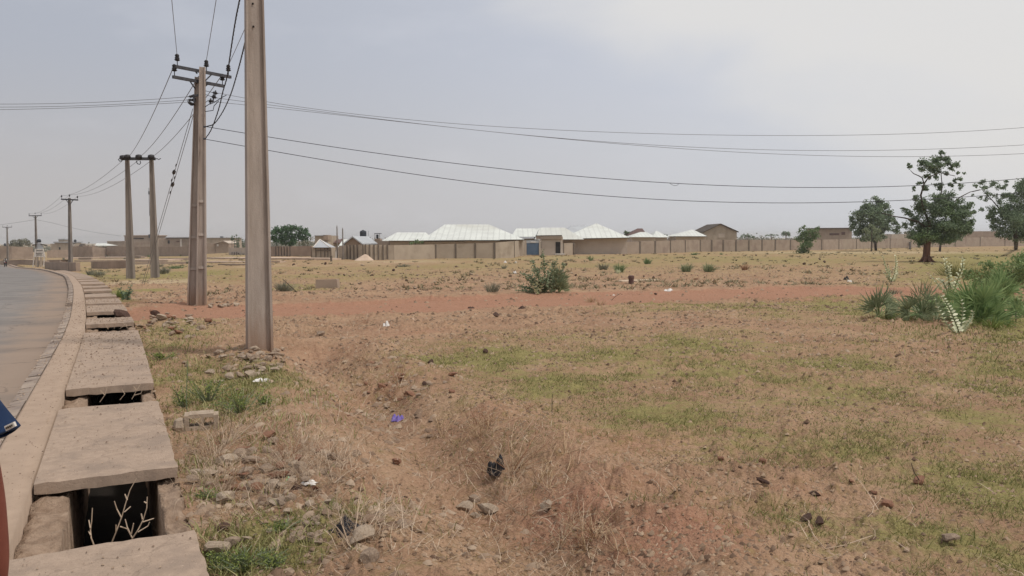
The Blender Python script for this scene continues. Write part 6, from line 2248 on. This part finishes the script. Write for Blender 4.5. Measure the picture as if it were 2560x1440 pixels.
hh = hh + (fbm(u_ * 4 + 7, v_ * 4, 3) - .5) * .25 * np.clip(1 - np.hypot(u_, v_), 0, 1)
hw_ = 27 / F * g.y
vv = np.stack([g.x + u_ * hw_, g.y + 1.0 + v_ * hw_ * .9, g.z - .08 + hh * (15 / F * g.y)], -1).reshape(-1, 3)
i = np.arange(n * n).reshape(n, n)
o = link('sand_heap', npmesh('sand_heap', vv, np.stack([i[:-1, :-1], i[:-1, 1:], i[1:, 1:], i[1:, :-1]], -1).reshape(-1, 4), M['sand'], True))
tag(o, 'pale heap of sand in front of the ribbed compound wall', 'sand heap', kind='thing')

# ---------------------------------------------------------------- uncountable ground litter and grass
def scatter(n, dmin, dmax, azr=39.0, power=1.0, rg=None):
    rg = rg or rng
    u = rg.random(n)
    D = dmin * (dmax / dmin) ** (u ** power)
    az = np.radians(rg.uniform(-azr, azr, n))
    return D * np.sin(az), D * np.cos(az), D


def ground_pts(x, y):
    d = road_dist(x, y)
    r, g, s = cover(x, y)
    t = track(x, y)
    return ground_z(x, y, d, g, t), d, r, g, s, t


# angular rubble chips in the stony patches
CH = [(620, 915, 110, 50, 1), (440, 812, 80, 28, 1), (640, 1200, 170, 100, 1), (800, 1330, 220, 90, .6), (950, 975, 140, 60, .8), (1200, 1280, 120, 50, .25), (760, 1000, 140, 60, .4), (520, 1280, 60, 90, .6), (780, 850, 120, 20, .35), (1250, 800, 300, 14, .2), (2050, 850, 300, 30, .2)]
x, y, D = scatter(60000, 3.7, 30)
z, d, cr_, cg_, cs_, ct_ = ground_pts(x, y)
cd = blobs(x, y, CH) * np.clip(fbm(x * 2 + 5, y * 2, 3) * 3 - .9, .1, 1)
keep = (d < -.05) & (rng.random(len(x)) < cd * .55) & (ct_ < 0)
x, y, z, D = x[keep], y[keep], z[keep], D[keep]
n = len(x)
bv = np.array([(1, -.1, 0), (.35, .8, .1), (-.7, .7, -.1), (-1, -.25, .05), (-.3, -.8, 0), (.6, -.75, .1), (.45, .1, .62), (-.25, .35, .7), (-.3, -.3, .55)])
bf = np.array([(0, 1, 6), (1, 7, 6), (1, 2, 7), (2, 3, 7), (3, 8, 7), (3, 4, 8), (4, 5, 8), (5, 6, 8), (5, 0, 6), (6, 7, 8)])
sz = .016 + .055 * rng.random(n) ** 2.2
ang = rng.uniform(0, 6.28, n)
V3 = bv[None] * (1 + rng.normal(0, .18, (n, 9, 3)))
ca_, sa_ = np.cos(ang)[:, None], np.sin(ang)[:, None]
X = (V3[..., 0] * ca_ - V3[..., 1] * sa_) * sz[:, None] + x[:, None]
Yv = (V3[..., 0] * sa_ + V3[..., 1] * ca_) * sz[:, None] * .75 + y[:, None]
Zv = (V3[..., 2] + rng.normal(0, .25, n)[:, None] * V3[..., 0] * .5 - .12) * sz[:, None] * .85 + z[:, None]
mch = mat_leaf('rubble_chip', (.17, .11, .075), (.37, .28, .205), rough=.95, trans=0)
tag(link('rubble_chips', npmesh('rubble_chips', np.stack([X, Yv, Zv], -1).reshape(-1, 3), (bf[None] + (np.arange(n) * 9)[:, None, None]).reshape(-1, 3), mch)), 'small angular rubble chips between the larger stones', 'rubble', kind='stuff')

# pebbles and crumbs
x, y, D = scatter(95000, 3.6, 60)
z, d, cr_, cg_, cs_, ct_ = ground_pts(x, y)
dens = np.clip(fbm(x * .9 + 3, y * .9, 3) * 2.6 - .75, .1, 1) * np.clip(1 - cg_ * .5, 0, 1)
dens = np.where(ct_ > -.2, dens * .15, dens)
keep = (d < -.05) & (rng.random(len(x)) < dens)
x, y, z, D = x[keep], y[keep], z[keep], D[keep]
n = len(x)
base_v = np.array([(1, 0, -.3), (.3, .95, -.3), (-.8, .6, -.3), (-.8, -.6, -.3), (.3, -.95, -.3), (.1, .1, .75), (.45, -.3, .55)])
base_f = np.array([(0, 1, 5), (1, 2, 5), (2, 3, 5), (3, 6, 5), (3, 4, 6), (4, 0, 6), (0, 5, 6)])
sz = (.008 + .024 * rng.random(n) ** 2.2) * np.clip(D / 9, .8, 3.0)
ang = rng.uniform(0, 6.28, n)
V3 = base_v[None] * (1 + rng.normal(0, .22, (n, 7, 3)))
ca_, sa_ = np.cos(ang)[:, None], np.sin(ang)[:, None]
X = (V3[..., 0] * ca_ - V3[..., 1] * sa_) * sz[:, None] + x[:, None]
Yv = (V3[..., 0] * sa_ + V3[..., 1] * ca_) * sz[:, None] * .8 + y[:, None]
Zv = V3[..., 2] * sz[:, None] * .8 + z[:, None]
vv = np.stack([X, Yv, Zv], -1).reshape(-1, 3)
ff = (base_f[None] + (np.arange(n) * 7)[:, None, None]).reshape(-1, 3)
mcr = mat_leaf('crumb', (.10, .06, .04), (.36, .26, .18), rough=.95, trans=0)  # soil crumbs; the darkest tones stand in for small shadows among clods
tag(link('pebbles', npmesh('pebbles', vv, ff, mcr)), 'small crumbs of soil and gravel over the field', 'gravel', kind='stuff')

# green grass blades where the ground is green
x, y, D = scatter(420000, 3.7, 34, power=.9)
z, d, cr_, cg_, cs_, ct_ = ground_pts(x, y)
dn = np.clip(cg_ * 1.5 - .12, 0, 1) * np.clip(fbm(x * 2.2, y * 2.2, 3) * 3.2 - 1.0, .05, 1)
dn = np.where(ct_ > 0, 0, dn)
keep = (d < -.02) & (rng.random(len(x)) < dn)
x, y, z, D = x[keep], y[keep], z[keep], D[keep]
n = len(x)
h = (.015 + .045 * rng.random(n) ** 1.8)
wd = .0016 + .00025 * D
a = rng.uniform(0, 6.28, n)
lean = rng.normal(0, .75, (n, 2)) * h[:, None]
p0 = np.stack([x - np.cos(a) * wd, y - np.sin(a) * wd, z - .005], 1)
p1 = np.stack([x + np.cos(a) * wd, y + np.sin(a) * wd, z - .005], 1)
p2 = np.stack([x + lean[:, 0], y + lean[:, 1], z + h], 1)
vv = np.stack([p0, p1, p2], 1).reshape(-1, 3)
tag(link('grass', npmesh('grass', vv, np.arange(n * 3).reshape(n, 3), M['grassblade'])), 'short sparse green grass in patches on the soil', 'grass', kind='stuff')

# taller weeds crowding the verge beside the drain
VW = [(560, 1000, 160, 55, 1), (450, 900, 80, 70, .6), (600, 1400, 150, 70, 1), (500, 1180, 60, 80, .6), (720, 1330, 180, 60, .5), (640, 1080, 120, 40, .4), (420, 840, 60, 30, .5), (2450, 830, 160, 30, .9), (2540, 880, 90, 60, .4)]
x, y, D = scatter(260000, 3.7, 20)
z, d, cr_, cg_, cs_, ct_ = ground_pts(x, y)
dn = blobs(x, y, VW) * np.clip(fbm(x * 3.1, y * 3.1, 3) * 3.6 - 1.25, .04, 1)
keep = (d < -.01) & (rng.random(len(x)) < dn)
x, y, z, D = x[keep], y[keep], z[keep], D[keep]
n = len(x)
h = .025 + .085 * rng.random(n) ** 2.4
wd = .0013 + .0002 * D
a = rng.uniform(0, 6.28, n)
lean = rng.normal(0, .55, (n, 2)) * h[:, None]
p0 = np.stack([x - np.cos(a) * wd, y - np.sin(a) * wd, z - .01], 1)
p1 = np.stack([x + np.cos(a) * wd, y + np.sin(a) * wd, z - .01], 1)
pm1 = np.stack([x + np.cos(a) * wd * 1.6 + lean[:, 0] * .4, y + np.sin(a) * wd * 1.6 + lean[:, 1] * .4, z + h * .6], 1)
pm0 = np.stack([x - np.cos(a) * wd * 1.6 + lean[:, 0] * .4, y - np.sin(a) * wd * 1.6 + lean[:, 1] * .4, z + h * .6], 1)
p2 = np.stack([x + lean[:, 0] * 1.1, y + lean[:, 1] * 1.1, z + h], 1)
vv = np.stack([p0, p1, pm1, p2, pm0], 1).reshape(-1, 3)
b5 = (np.arange(n) * 5)[:, None, None]
ff = (np.array([(0, 1, 2), (0, 2, 4), (4, 2, 3)])[None] + b5).reshape(-1, 3)
tag(link('verge_weeds', npmesh('verge_weeds', vv, ff, M['verge'])), 'pale green weeds and long grass crowding the verge', 'weeds', kind='stuff')

# long curved dead stalks
ST = [(700, 1150, 260, 100, 1), (560, 1100, 110, 80, 1), (1250, 1150, 200, 110, .5), (860, 930, 160, 60, .8), (900, 1360, 160, 80, .8), (600, 1300, 120, 100, .6), (980, 1010, 120, 50, .8), (1420, 1380, 160, 80, .7), (800, 840, 180, 30, .6), (2200, 1350, 300, 80, .15), (1700, 1250, 500, 150, .1)]
x, y, D = scatter(60000, 3.7, 22)
z, d, cr_, cg_, cs_, ct_ = ground_pts(x, y)
keep = (d < -.05) & (ct_ < 0) & (rng.random(len(x)) < blobs(x, y, ST) * .5)
x, y, z, D = x[keep], y[keep], z[keep], D[keep]
n = len(x)
L = .08 + .36 * rng.random(n) ** 1.8
a = rng.uniform(0, 6.28, n)
el = np.abs(rng.normal(0, .45, n))
da = rng.normal(0, .5, n)
de = -np.abs(rng.normal(0, .4, n))
P_ = [np.stack([x, y, z], 1)]
for k in range(4):
    d_ = np.stack([np.cos(a) * np.cos(el), np.sin(a) * np.cos(el), np.sin(el)], 1)
    q = P_[-1] + d_ * (L / 4)[:, None]
    q[:, 2] = np.maximum(q[:, 2], z + .004)
    P_.append(q)
    a = a + da
    el = el + de * .6
w_ = (.0022 + .0002 * D)
vs_ = []
for k, q in enumerate(P_):
    ww = (w_ * (1 - .2 * k))[:, None]
    vs_ += [q - np.stack([np.sin(a) * 0 + .7, np.zeros(n), np.full(n, -.7)], 1) * ww, q + np.stack([np.full(n, .7), np.zeros(n), np.full(n, .7)], 1) * ww]
vv = np.stack(vs_, 1).reshape(-1, 3)
bq = np.array([(2 * k, 2 * k + 1, 2 * k + 3, 2 * k + 2) for k in range(4)])
ff = (bq[None] + (np.arange(n) * 10)[:, None, None]).reshape(-1, 4)
tag(link('dead_stalks', npmesh('dead_stalks', vv, ff, M['twig'])), 'long curved dead stalks strewn over the verge', 'straw', kind='stuff')

# low scrub and rubbish roughening the far field
x, y, D = scatter(5200, 30, 200)
z, d, cr_, cg_, cs_, ct_ = ground_pts(x, y)
keep = (d < -.5) & (ct_ < -.3) & (rng.random(len(x)) < np.clip(fbm(x * .15, y * .15, 3) * 3 - 1.1, .05, 1))
x, y, z, D = x[keep], y[keep], z[keep], D[keep]
m_ = 14
n = len(x) * m_
x, y, z, D = [np.repeat(q, m_) for q in (x, y, z, D)]
r0_ = np.repeat(.08 + .22 * rng.random(n // m_) ** 2, m_)
a = rng.uniform(0, 6.28, n)
wd = .006 + .0004 * D
bx_, by_ = x + rng.normal(0, .4, n) * r0_, y + rng.normal(0, .4, n) * r0_
p0 = np.stack([bx_ - wd, by_, z - .02], 1)
p1 = np.stack([bx_ + wd, by_, z - .02], 1)
p2 = np.stack([bx_ + np.cos(a) * r0_ * .8, by_ + np.sin(a) * r0_ * .8, z + r0_ * rng.uniform(.3, .9, n)], 1)
tag(link('scrub', npmesh('scrub', np.stack([p0, p1, p2], 1).reshape(-1, 3), np.arange(n * 3).reshape(n, 3), mat_leaf('scrub_blade', (.10, .10, .055), (.36, .29, .18), trans=0))), 'low dry scrub dotting the far field', 'scrub', kind='stuff')

# sand and crumbs blown over the slabs and the pavement
n = 5000
s_ = rng.uniform(s0 + 1, 30, n) ** 1.0
o_ = rng.uniform(.03, WW + WK, n) ** 1.0
ok = np.ones(n, bool)
for i in range(len(edges) - 1):
    ok &= ~((s_ > edges[i][1] - .05) & (s_ < edges[i + 1][0] + .05) & (o_ < WS + .02))
s_, o_ = s_[ok], o_[ok]
n = len(s_)
x = np.interp(s_, S, RE[:, 0]) - np.interp(s_, S, TAN[:, 1]) * o_
y = np.interp(s_, S, RE[:, 1]) + np.interp(s_, S, TAN[:, 0]) * o_
z = base_z(x, y) + np.where(o_ < WS, .012, 0)
sz = (.003 + .007 * rng.random(n) ** 3) * np.clip(np.hypot(x, y) / 8, .8, 2)
V3 = base_v_ = np.array([(1, 0, -.3), (.3, .95, -.3), (-.8, .6, -.3), (-.8, -.6, -.3), (.3, -.95, -.3), (.1, .1, .75), (.45, -.3, .55)])[None] * (1 + rng.normal(0, .3, (n, 7, 3)))
vv = (V3 * sz[:, None, None] + np.stack([x, y, z], 1)[:, None, :]).reshape(-1, 3)
bf_ = np.array([(0, 1, 5), (1, 2, 5), (2, 3, 5), (3, 6, 5), (3, 4, 6), (4, 0, 6), (0, 5, 6)])
tag(link('grit', npmesh('grit', vv, (bf_[None] + (np.arange(n) * 7)[:, None, None]).reshape(-1, 3), mat_leaf('grit', (.12, .08, .06), (.4, .3, .22), rough=.95, trans=0))), 'grit and crumbs on the slabs and pavement', 'gravel', kind='stuff')

# straw: short dead stalks lying everywhere
x, y, D = scatter(60000, 3.7, 30, power=.95)
z, d, cr_, cg_, cs_, ct_ = ground_pts(x, y)
dn = np.clip(fbm(x * .8 + 30, y * .8, 3) * 2.4 - .75, .08, 1) * np.where(x < 1.2, 1.0, .5)
dn = np.where(ct_ > -.1, .02, dn)
keep = (d < -.02) & (rng.random(len(x)) < dn * .75)
x, y, z, D = x[keep], y[keep], z[keep], D[keep]
n = len(x)
L = .02 + .075 * rng.random(n) ** 1.5
a = rng.uniform(0, 6.28, n)
wd = .0014 + .0002 * D
el = np.abs(rng.normal(0, .3, n))
dx, dy_, dz = np.cos(a) * np.cos(el) * L, np.sin(a) * np.cos(el) * L, np.sin(el) * L
cv = rng.normal(0, .25, n) * L
z = z + .006
p0 = np.stack([x, y, z], 1)
p1 = np.stack([x + dx * .5 - np.sin(a) * cv, y + dy_ * .5 + np.cos(a) * cv, z + dz * .5 + wd], 1)
p1b = p1 + np.stack([np.zeros(n), np.zeros(n), wd * 1.8], 1)
p2 = np.stack([x + dx, y + dy_, z + dz], 1)
vv = np.stack([p0, p1, p2, p1b], 1).reshape(-1, 3)
tag(link('dead_straw', npmesh('dead_straw', vv, np.arange(n * 4).reshape(n, 4), M['straw'])), 'dead straw and stalks scattered over the soil', 'straw', kind='stuff')

# ---------------------------------------------------------------- people
def skin_body(name, joints, edges, parent, mat, root=0, lvl=2):
    """one continuous surface grown from joints [(x,y,z,rx,ry)]"""
    me = bpy.data.meshes.new(name)
    me.from_pydata([j[:3] for j in joints], edges, [])
    me.materials.append(mat)
    o = bpy.data.objects.new(name, me)
    C.objects.link(o)
    o.parent = parent
    md = o.modifiers.new('skin', 'SKIN')
    md.use_smooth_shade = True
    for i, j in enumerate(joints):
        sv = me.skin_vertices[0].data[i]
        sv.radius = (j[3], j[4] if len(j) > 4 else j[3])
        sv.use_root = (i == root)
    s = o.modifiers.new('sub', 'SUBSURF')
    s.levels = s.render_levels = lvl
    return o


def figure(label, loc, rz, group=None):
    return empty('person', loc, label, 'person', group, rz)


# companion walking at the left edge (faces along the pavement, +Y local is forward)
py_ = 1.62
sh = P(-95, 560, py_)          # roughly the shoulder, out of view
pl = Vector((sh.x, py_, 0))
pb = figure('person in a dark blue short sleeved shirt, arm hanging, cut by the left edge', Vector((pl.x - .12, py_, float(base_z(pl.x, py_)) + .01)), 0)
bx = lambda v: Vector(v) - pb.location
elb = P(-66, 1120, py_ - .02) - pb.location
fa1 = P(-40, 1250, py_ + .02) - pb.location
fa2 = P(-20, 1400, py_ + .05) - pb.location
wr = P(-22, 1520, py_ + .08) - pb.location
shj = Vector((elb.x - .035, elb.y - .02, 1.40))
J = [(0 - .05, 0, .93, .15, .11), (-.05, 0, 1.08, .14, .10), (-.05, 0, 1.25, .155, .105), (-.05, 0, 1.40, .10, .08), (-.05, .01, 1.50, .055, .055), (-.05, .03, 1.60, .075, .085), (-.05, .035, 1.70, .08, .095), (-.05, .03, 1.76, .05, .06),
     (.09, 0, 1.405, .065, .06), (*shj, .055), (*(shj.lerp(elb, .6)), .047), (*elb, .043), (*fa1, .042), (*fa2, .036), (*wr, .027), (wr.x - .005, wr.y + .02, wr.z - .07, .032, .018), (wr.x - .01, wr.y + .03, wr.z - .12, .03, .014),
     (-.19, 0, 1.405, .06, .06), (-.24, -.01, 1.38, .055), (-.27, -.03, 1.2, .045), (-.29, -.03, 1.08, .04), (-.29, .04, .95, .036), (-.28, .09, .83, .025), (-.28, .11, .76, .032, .018), (-.28, .12, .71, .028, .014),
     (.03, 0, .86, .1, .1), (.04, .03, .68, .075), (.04, .04, .48, .055), (.04, .0, .30, .05), (.04, -.03, .09, .035), (.04, .06, .04, .04, .03), (.04, .14, .03, .035, .022),
     (-.13, 0, .86, .1, .1), (-.14, -.03, .68, .075), (-.14, -.05, .48, .055), (-.14, -.12, .30, .05), (-.14, -.2, .09, .035), (-.14, -.11, .04, .04, .03), (-.14, -.03, .03, .035, .022)]
E_ = [(0, 1), (1, 2), (2, 3), (3, 4), (4, 5), (5, 6), (6, 7), (3, 8), (8, 9), (9, 10), (10, 11), (11, 12), (12, 13), (13, 14), (14, 15), (15, 16), (3, 17), (17, 18), (18, 19), (19, 20), (20, 21), (21, 22), (22, 23), (23, 24),
      (0, 25), (25, 26), (26, 27), (27, 28), (28, 29), (29, 30), (30, 31), (0, 32), (32, 33), (33, 34), (34, 35), (35, 36), (36, 37), (37, 38)]
# fingers of both hands
for root, sx in ((16, 1), (24, -1)):
    bx0, by0, bz0 = J[root][:3]
    for f, (oy, ln) in enumerate(((-.024, .07), (-.008, .08), (.008, .075), (.022, .058))):
        a_ = len(J)
        J.append((bx0, by0 + oy, bz0 - .02, .009))
        J.append((bx0 - sx * .008, by0 + oy + .004, bz0 - .02 - ln * .5, .008))
        J.append((bx0 - sx * .022, by0 + oy + .006, bz0 - .02 - ln, .007))
        E_ += [(root, a_), (a_, a_ + 1), (a_ + 1, a_ + 2)]
    a_ = len(J)
    hx, hy, hz = J[root - 1][:3]
    J.append((hx - sx * .01, hy + .034, hz - .01, .011))
    J.append((hx - sx * .02, hy + .05, hz - .045, .009))
    E_ += [(root - 1, a_), (a_, a_ + 1)]
body = skin_body('body', J, E_, pb, M['skin'])
# nose, ears and hair
hd = MB().lathe((-.05, .035, 1.655), [(.078, .0), (.094, .03), (.098, .07), (.085, .11), (.05, .14), (.01, .15)], 16).mesh('hair', M['hair'], True)
hd.transform(Matrix.Translation((0, -.02, 0)))
link('hair', hd, pb, local=True)
fx = MB().lathe((-.05, .118, 1.625), [(.008, 0), (.016, .012), (.01, .04), (.005, .05)], 8)
link('nose', fx.mesh('nose', M['skin'], True), pb, local=True)
for s_ in (-1, 1):
    link('ear', MB().lathe((-.05 + s_ * .082, .02, 1.62), [(.008, 0), (.016, .02), (.014, .045), (.005, .055)], 8).mesh('ear', M['skin'], True), pb, local=True)
    link('eye', MB().lathe((-.05 + s_ * .03, .108, 1.66), [(.004, 0), (.011, .008), (.004, .016)], 8).mesh('eye', M['hair'], True), pb, local=True)
link('mouth', MB().box(-.075, -.025, .105, .117, 1.592, 1.599).mesh('mouth', M['roof_brown']), pb, local=True)


def garment(name, rings, mat, n=20, thick=.004):
    """open tube of cloth through elliptical rings [(centre, rx, ry, tilt-normal)]"""
    V_, F_ = [], []
    for (c, rx, ry) in rings:
        for k in range(n):
            a = 2 * math.pi * k / n
            V_.append((c[0] + rx * math.cos(a), c[1] + ry * math.sin(a), c[2] + (c[3] if len(c) > 3 else 0) * math.cos(a)))
    for i in range(len(rings) - 1):
        for k in range(n):
            F_.append((i * n + k, i * n + (k + 1) % n, (i + 1) * n + (k + 1) % n, (i + 1) * n + k))
    me = bpy.data.meshes.new(name)
    me.from_pydata(V_, [], F_)
    me.polygons.foreach_set('use_smooth', [True] * len(F_))
    me.materials.append(mat)
    o = bpy.data.objects.new(name, me)
    C.objects.link(o)
    o.parent = pb
    sm_ = o.modifiers.new('thick', 'SOLIDIFY')
    sm_.thickness = thick
    return o


garment('shirt', [((-.05, 0, .84), .185, .15), ((-.05, 0, .95), .18, .14), ((-.05, 0, 1.1), .175, .13), ((-.05, 0, 1.3), .2, .135), ((-.05, 0, 1.42), .185, .11), ((-.05, .005, 1.48), .085, .08), ((-.05, .01, 1.5), .07, .07)], M['shirt'])
# visible flared sleeve: its hem read from the photograph
hr = P(22, 1070, py_) - pb.location          # outer corner of the hem
hl = P(-110, 1140, py_) - pb.location
hc = (hr + hl) / 2
up_ = P(-10, 990, py_) - pb.location
rxh = (hr.x - hl.x) / 2
sl_ = (hr.z - hl.z) / 2
garment('sleeve', [((shj.x - .03, shj.y, shj.z + .03, -.02), .07, .08), ((shj.x, shj.y, shj.z - .03, 0), .078, .085), (((shj.x + hc.x) / 2 - .01, shj.y, (shj.z + hc.z) / 2 + .02, sl_ * .5), rxh * .84, .085), ((hc.x, hc.y, hc.z, sl_), rxh, .085), ((hc.x - .006, hc.y, hc.z - .006, sl_), rxh * .97, .08)], M['shirt'])
garment('other_sleeve', [((-.22, 0, 1.43), .06, .07), ((-.25, 0, 1.37), .07, .075), ((-.27, -.02, 1.2), .075, .08)], M['shirt'])
garment('trousers', [((-.05, 0, .95), .165, .13), ((-.05, 0, .84), .175, .14), ((-.05, 0, .78), .17, .135)], M['trouser'])
garment('trouser_leg', [((.03, 0, .86), .10, .115), ((.04, .03, .6), .085, .09), ((.04, .02, .35), .075, .08), ((.04, -.03, .1), .07, .075)], M['trouser'])
garment('trouser_leg', [((-.13, 0, .86), .10, .115), ((-.14, -.03, .6), .085, .09), ((-.14, -.1, .35), .075, .08), ((-.14, -.19, .12), .07, .075)], M['trouser'])
# woven label on the sleeve hem
yl = py_ - .093
q = [P(10, 1066, yl), P(15, 1078, yl), P(38, 1066, yl - .0), P(33, 1055, yl)]
q = [v - pb.location for v in q]
# keep the label hugging the cloth
lb = MB()
lb.hexa([q[1], q[2], q[2] + Vector((0, .006, 0)), q[1] + Vector((0, .006, 0))], [q[0], q[3], q[3] + Vector((0, .006, 0)), q[0] + Vector((0, .006, 0))])
link('sleeve_label', lb.mesh('sleeve_label', M['white']), pb, local=True)
lt = MB()
for k in range(4):
    a0 = q[0].lerp(q[1], .45).lerp(q[3].lerp(q[2], .45), .15 + .19 * k)
    a1 = q[0].lerp(q[1], .58).lerp(q[3].lerp(q[2], .58), .15 + .19 * k + .12)
    lt.bar(a0 - Vector((0, .002, 0)), a1 - Vector((0, .002, 0)), .002, .004)
link('label_print', lt.mesh('label_print', M['fascia']), pb, local=True)

# motorcyclist at the far left
mg = rp(S[int(np.argmin(np.abs(RE[:, 1] - 118)))], 0, 0)
mp_ = hit(14, 666.5, off=-.1)
k = 1.0
mo = empty('motorcycle', Vector((mp_.x, mp_.y, float(base_z(mp_.x, mp_.y)) - .09)), 'red and black motorcycle carrying a rider at the far left of the road', 'motorcycle', rz=R(200))
for yy in (-.62, .62):
    mb = MB()
    for kk in range(20):
        a0, a1 = 2 * math.pi * kk / 20, 2 * math.pi * (kk + 1) / 20
        mb.tube([(0, yy + math.cos(a0) * .29, .3 + math.sin(a0) * .29), (0, yy + math.cos(a1) * .29, .3 + math.sin(a1) * .29)], .045, 6, cap=False)
    for kk in range(6):
        a0 = math.pi * kk / 6
        mb.bar((0, yy + math.cos(a0) * .27, .3 + math.sin(a0) * .27), (0, yy - math.cos(a0) * .27, .3 - math.sin(a0) * .27), .012)
    link('wheel', mb.mesh('wheel', M['rubber']), mo, local=True)
link('tank', MB().lathe((0, .12, .72), [(.02, -.28), (.12, -.2), (.15, 0), (.12, .2), (.02, .28)], 10, (0, 1, .1)).mesh('tank', M['red_paint'], True), mo, local=True)
link('seat', MB().hexa([(-.12, -.75, .72), (.12, -.75, .72), (.12, -.05, .70), (-.12, -.05, .70)], [(-.1, -.75, .82), (.1, -.75, .82), (.12, -.05, .78), (-.12, -.05, .78)]).mesh('seat', M['rubber']), mo, local=True)
link('engine', MB().box(-.13, .13, -.15, .25, .28, .62).bar((0, .25, .6), (0, .62, .3), .05).bar((0, -.2, .5), (0, -.62, .3), .07).mesh('engine', M['steel']), mo, local=True)
link('fork', MB().bar((-.08, .45, .95), (-.08, .62, .3), .04).bar((.08, .45, .95), (.08, .62, .3), .04).mesh('fork', M['steel']), mo, local=True)
link('handlebar', MB().tube([(-.36, .3, 1.0), (-.12, .42, .98), (.12, .42, .98), (.36, .3, 1.0)], .015, 6).mesh('handlebar', M['steel']), mo, local=True)
link('headlight', MB().lathe((0, .48, .88), [(.05, 0), (.09, .05), (.09, .1)], 10, (0, 1, 0)).mesh('headlight', M['white'], True), mo, local=True)
rd = empty('person', mo.location, 'rider in a light striped shirt bent over the far motorcycle', 'person', rz=R(200))
J = [(0, -.3, .88, .14, .12), (0, -.24, 1.05, .14, .11), (0, -.12, 1.25, .16, .11), (0, -.04, 1.36, .08, .08), (0, .0, 1.44, .05), (0, .03, 1.53, .075, .085), (0, .04, 1.61, .07, .08),
     (.17, -.06, 1.32, .055), (.26, .1, 1.15, .042), (.33, .3, 1.03, .035), (-.17, -.06, 1.32, .055), (-.26, .1, 1.15, .042), (-.33, .3, 1.03, .035),
     (.13, -.2, .84, .09), (.2, .15, .78, .07), (.18, .02, .45, .05), (.18, .12, .3, .04), (-.13, -.2, .84, .09), (-.2, .15, .78, .07), (-.18, .02, .45, .05), (-.18, .12, .3, .04)]
E_ = [(0, 1), (1, 2), (2, 3), (3, 4), (4, 5), (5, 6), (3, 7), (7, 8), (8, 9), (3, 10), (10, 11), (11, 12), (0, 13), (13, 14), (14, 15), (15, 16), (0, 17), (17, 18), (18, 19), (19, 20)]
skin_body('body', J, E_, rd, M['hair'], lvl=1)
J2 = [(0, -.3, .9, .165, .14), (0, -.24, 1.06, .165, .135), (0, -.12, 1.26, .185, .135), (0, -.05, 1.36, .09, .09), (.17, -.06, 1.33, .07), (.27, .1, 1.15, .06), (-.17, -.06, 1.33, .07), (-.27, .1, 1.15, .06)]
skin_body('shirt', J2, [(0, 1), (1, 2), (2, 3), (3, 4), (4, 5), (3, 6), (6, 7)], rd, M['striped'], lvl=1)

# more half-built walls, heaps and bushes on the far left
for i, (pts, th_, lb_) in enumerate([
    ([(118, 660, 650), (150, 661, 649.5), (172, 660, 651)], 2.5, 'brown earth heap between the signboard and the closest single pole'),
    ([(196, 650, 644), (228, 650, 643.5)], .4, 'short brown wall stub right of the closest single pole'),
    ([(236, 662, 656.5), (312, 662, 656)], .4, 'thin unfinished wall course above the low mud wall'),
    ([(336, 646, 639), (352, 646, 640)], 1.0, 'small dark earth heap between the two spaced poles'),
    ([(150, 640, 633), (178, 640, 632)], .4, 'short wall stub in front of the grey stepped building'),
    ([(545, 663, 659.5), (612, 664, 660), (655, 663.5, 659)], 1.2, 'nearest ragged earth edge behind the twin pole')]):
    wall('mud_heap', lb_, pts, 'mud', th_, cat='heap')
for i, (px, py, w_, h_, n, mt_, lb_) in enumerate([(270, 645, 16, 9, 40, 'leaf_far', 'dark bush on the upper earth bank left of the spaced poles'), (312, 650, 10, 8, 30, 'leaf_far', 'round bush at the left spaced pole'), (345, 640, 14, 12, 40, 'leaf_far', 'bush on the heap between the spaced poles'),
        (372, 642, 16, 6, 30, 'leaf_mid', 'low bush left of the right spaced pole'), (455, 640, 18, 6, 40, 'leaf_mid', 'low green bush against the brown wall'), (160, 652, 10, 14, 30, 'leaf_far', 'tall weed beside the earth heap'), (468, 660, 12, 10, 30, 'leaf_far', 'bush just left of the twin pole'),
        (590, 648, 26, 6, 40, 'leaf_far', 'low scrub on the rear bank'), (395, 668, 44, 14, 110, 'leaf_far', 'faint scrub around the right spaced pole'), (520, 668, 50, 8, 80, 'leaf_far', 'scrub right of the twin pole'), (440, 672, 60, 14, 120, 'leaf_mid', 'green scrub left of the twin pole')]):
    tuft('bush', lb_, (px, py), w_, h_, n, mt_, 200 + i, 'bush', 'low bushes on the far left')

# dusty air: one closed even volume round the camera and everything built
hz_ = MB().box(-3060, 3060, -3060, 3060, -7, 14).obj('haze', None)
hm_ = bpy.data.materials.new('dusty_air')
hm_.use_nodes = True
hn_ = hm_.node_tree
hn_.nodes.clear()
pv_ = hn_.nodes.new('ShaderNodeVolumePrincipled')
pv_.inputs['Color'].default_value = (.97, .96, .95, 1)
pv_.inputs['Density'].default_value = HAZE
pv_.inputs['Anisotropy'].default_value = .3
ho_ = hn_.nodes.new('ShaderNodeOutputMaterial')
hn_.links.new(pv_.outputs[0], ho_.inputs['Volume'])
hz_.data.materials.append(hm_)
tag(hz_, 'thin dusty haze over the whole field', 'haze', kind='stuff')
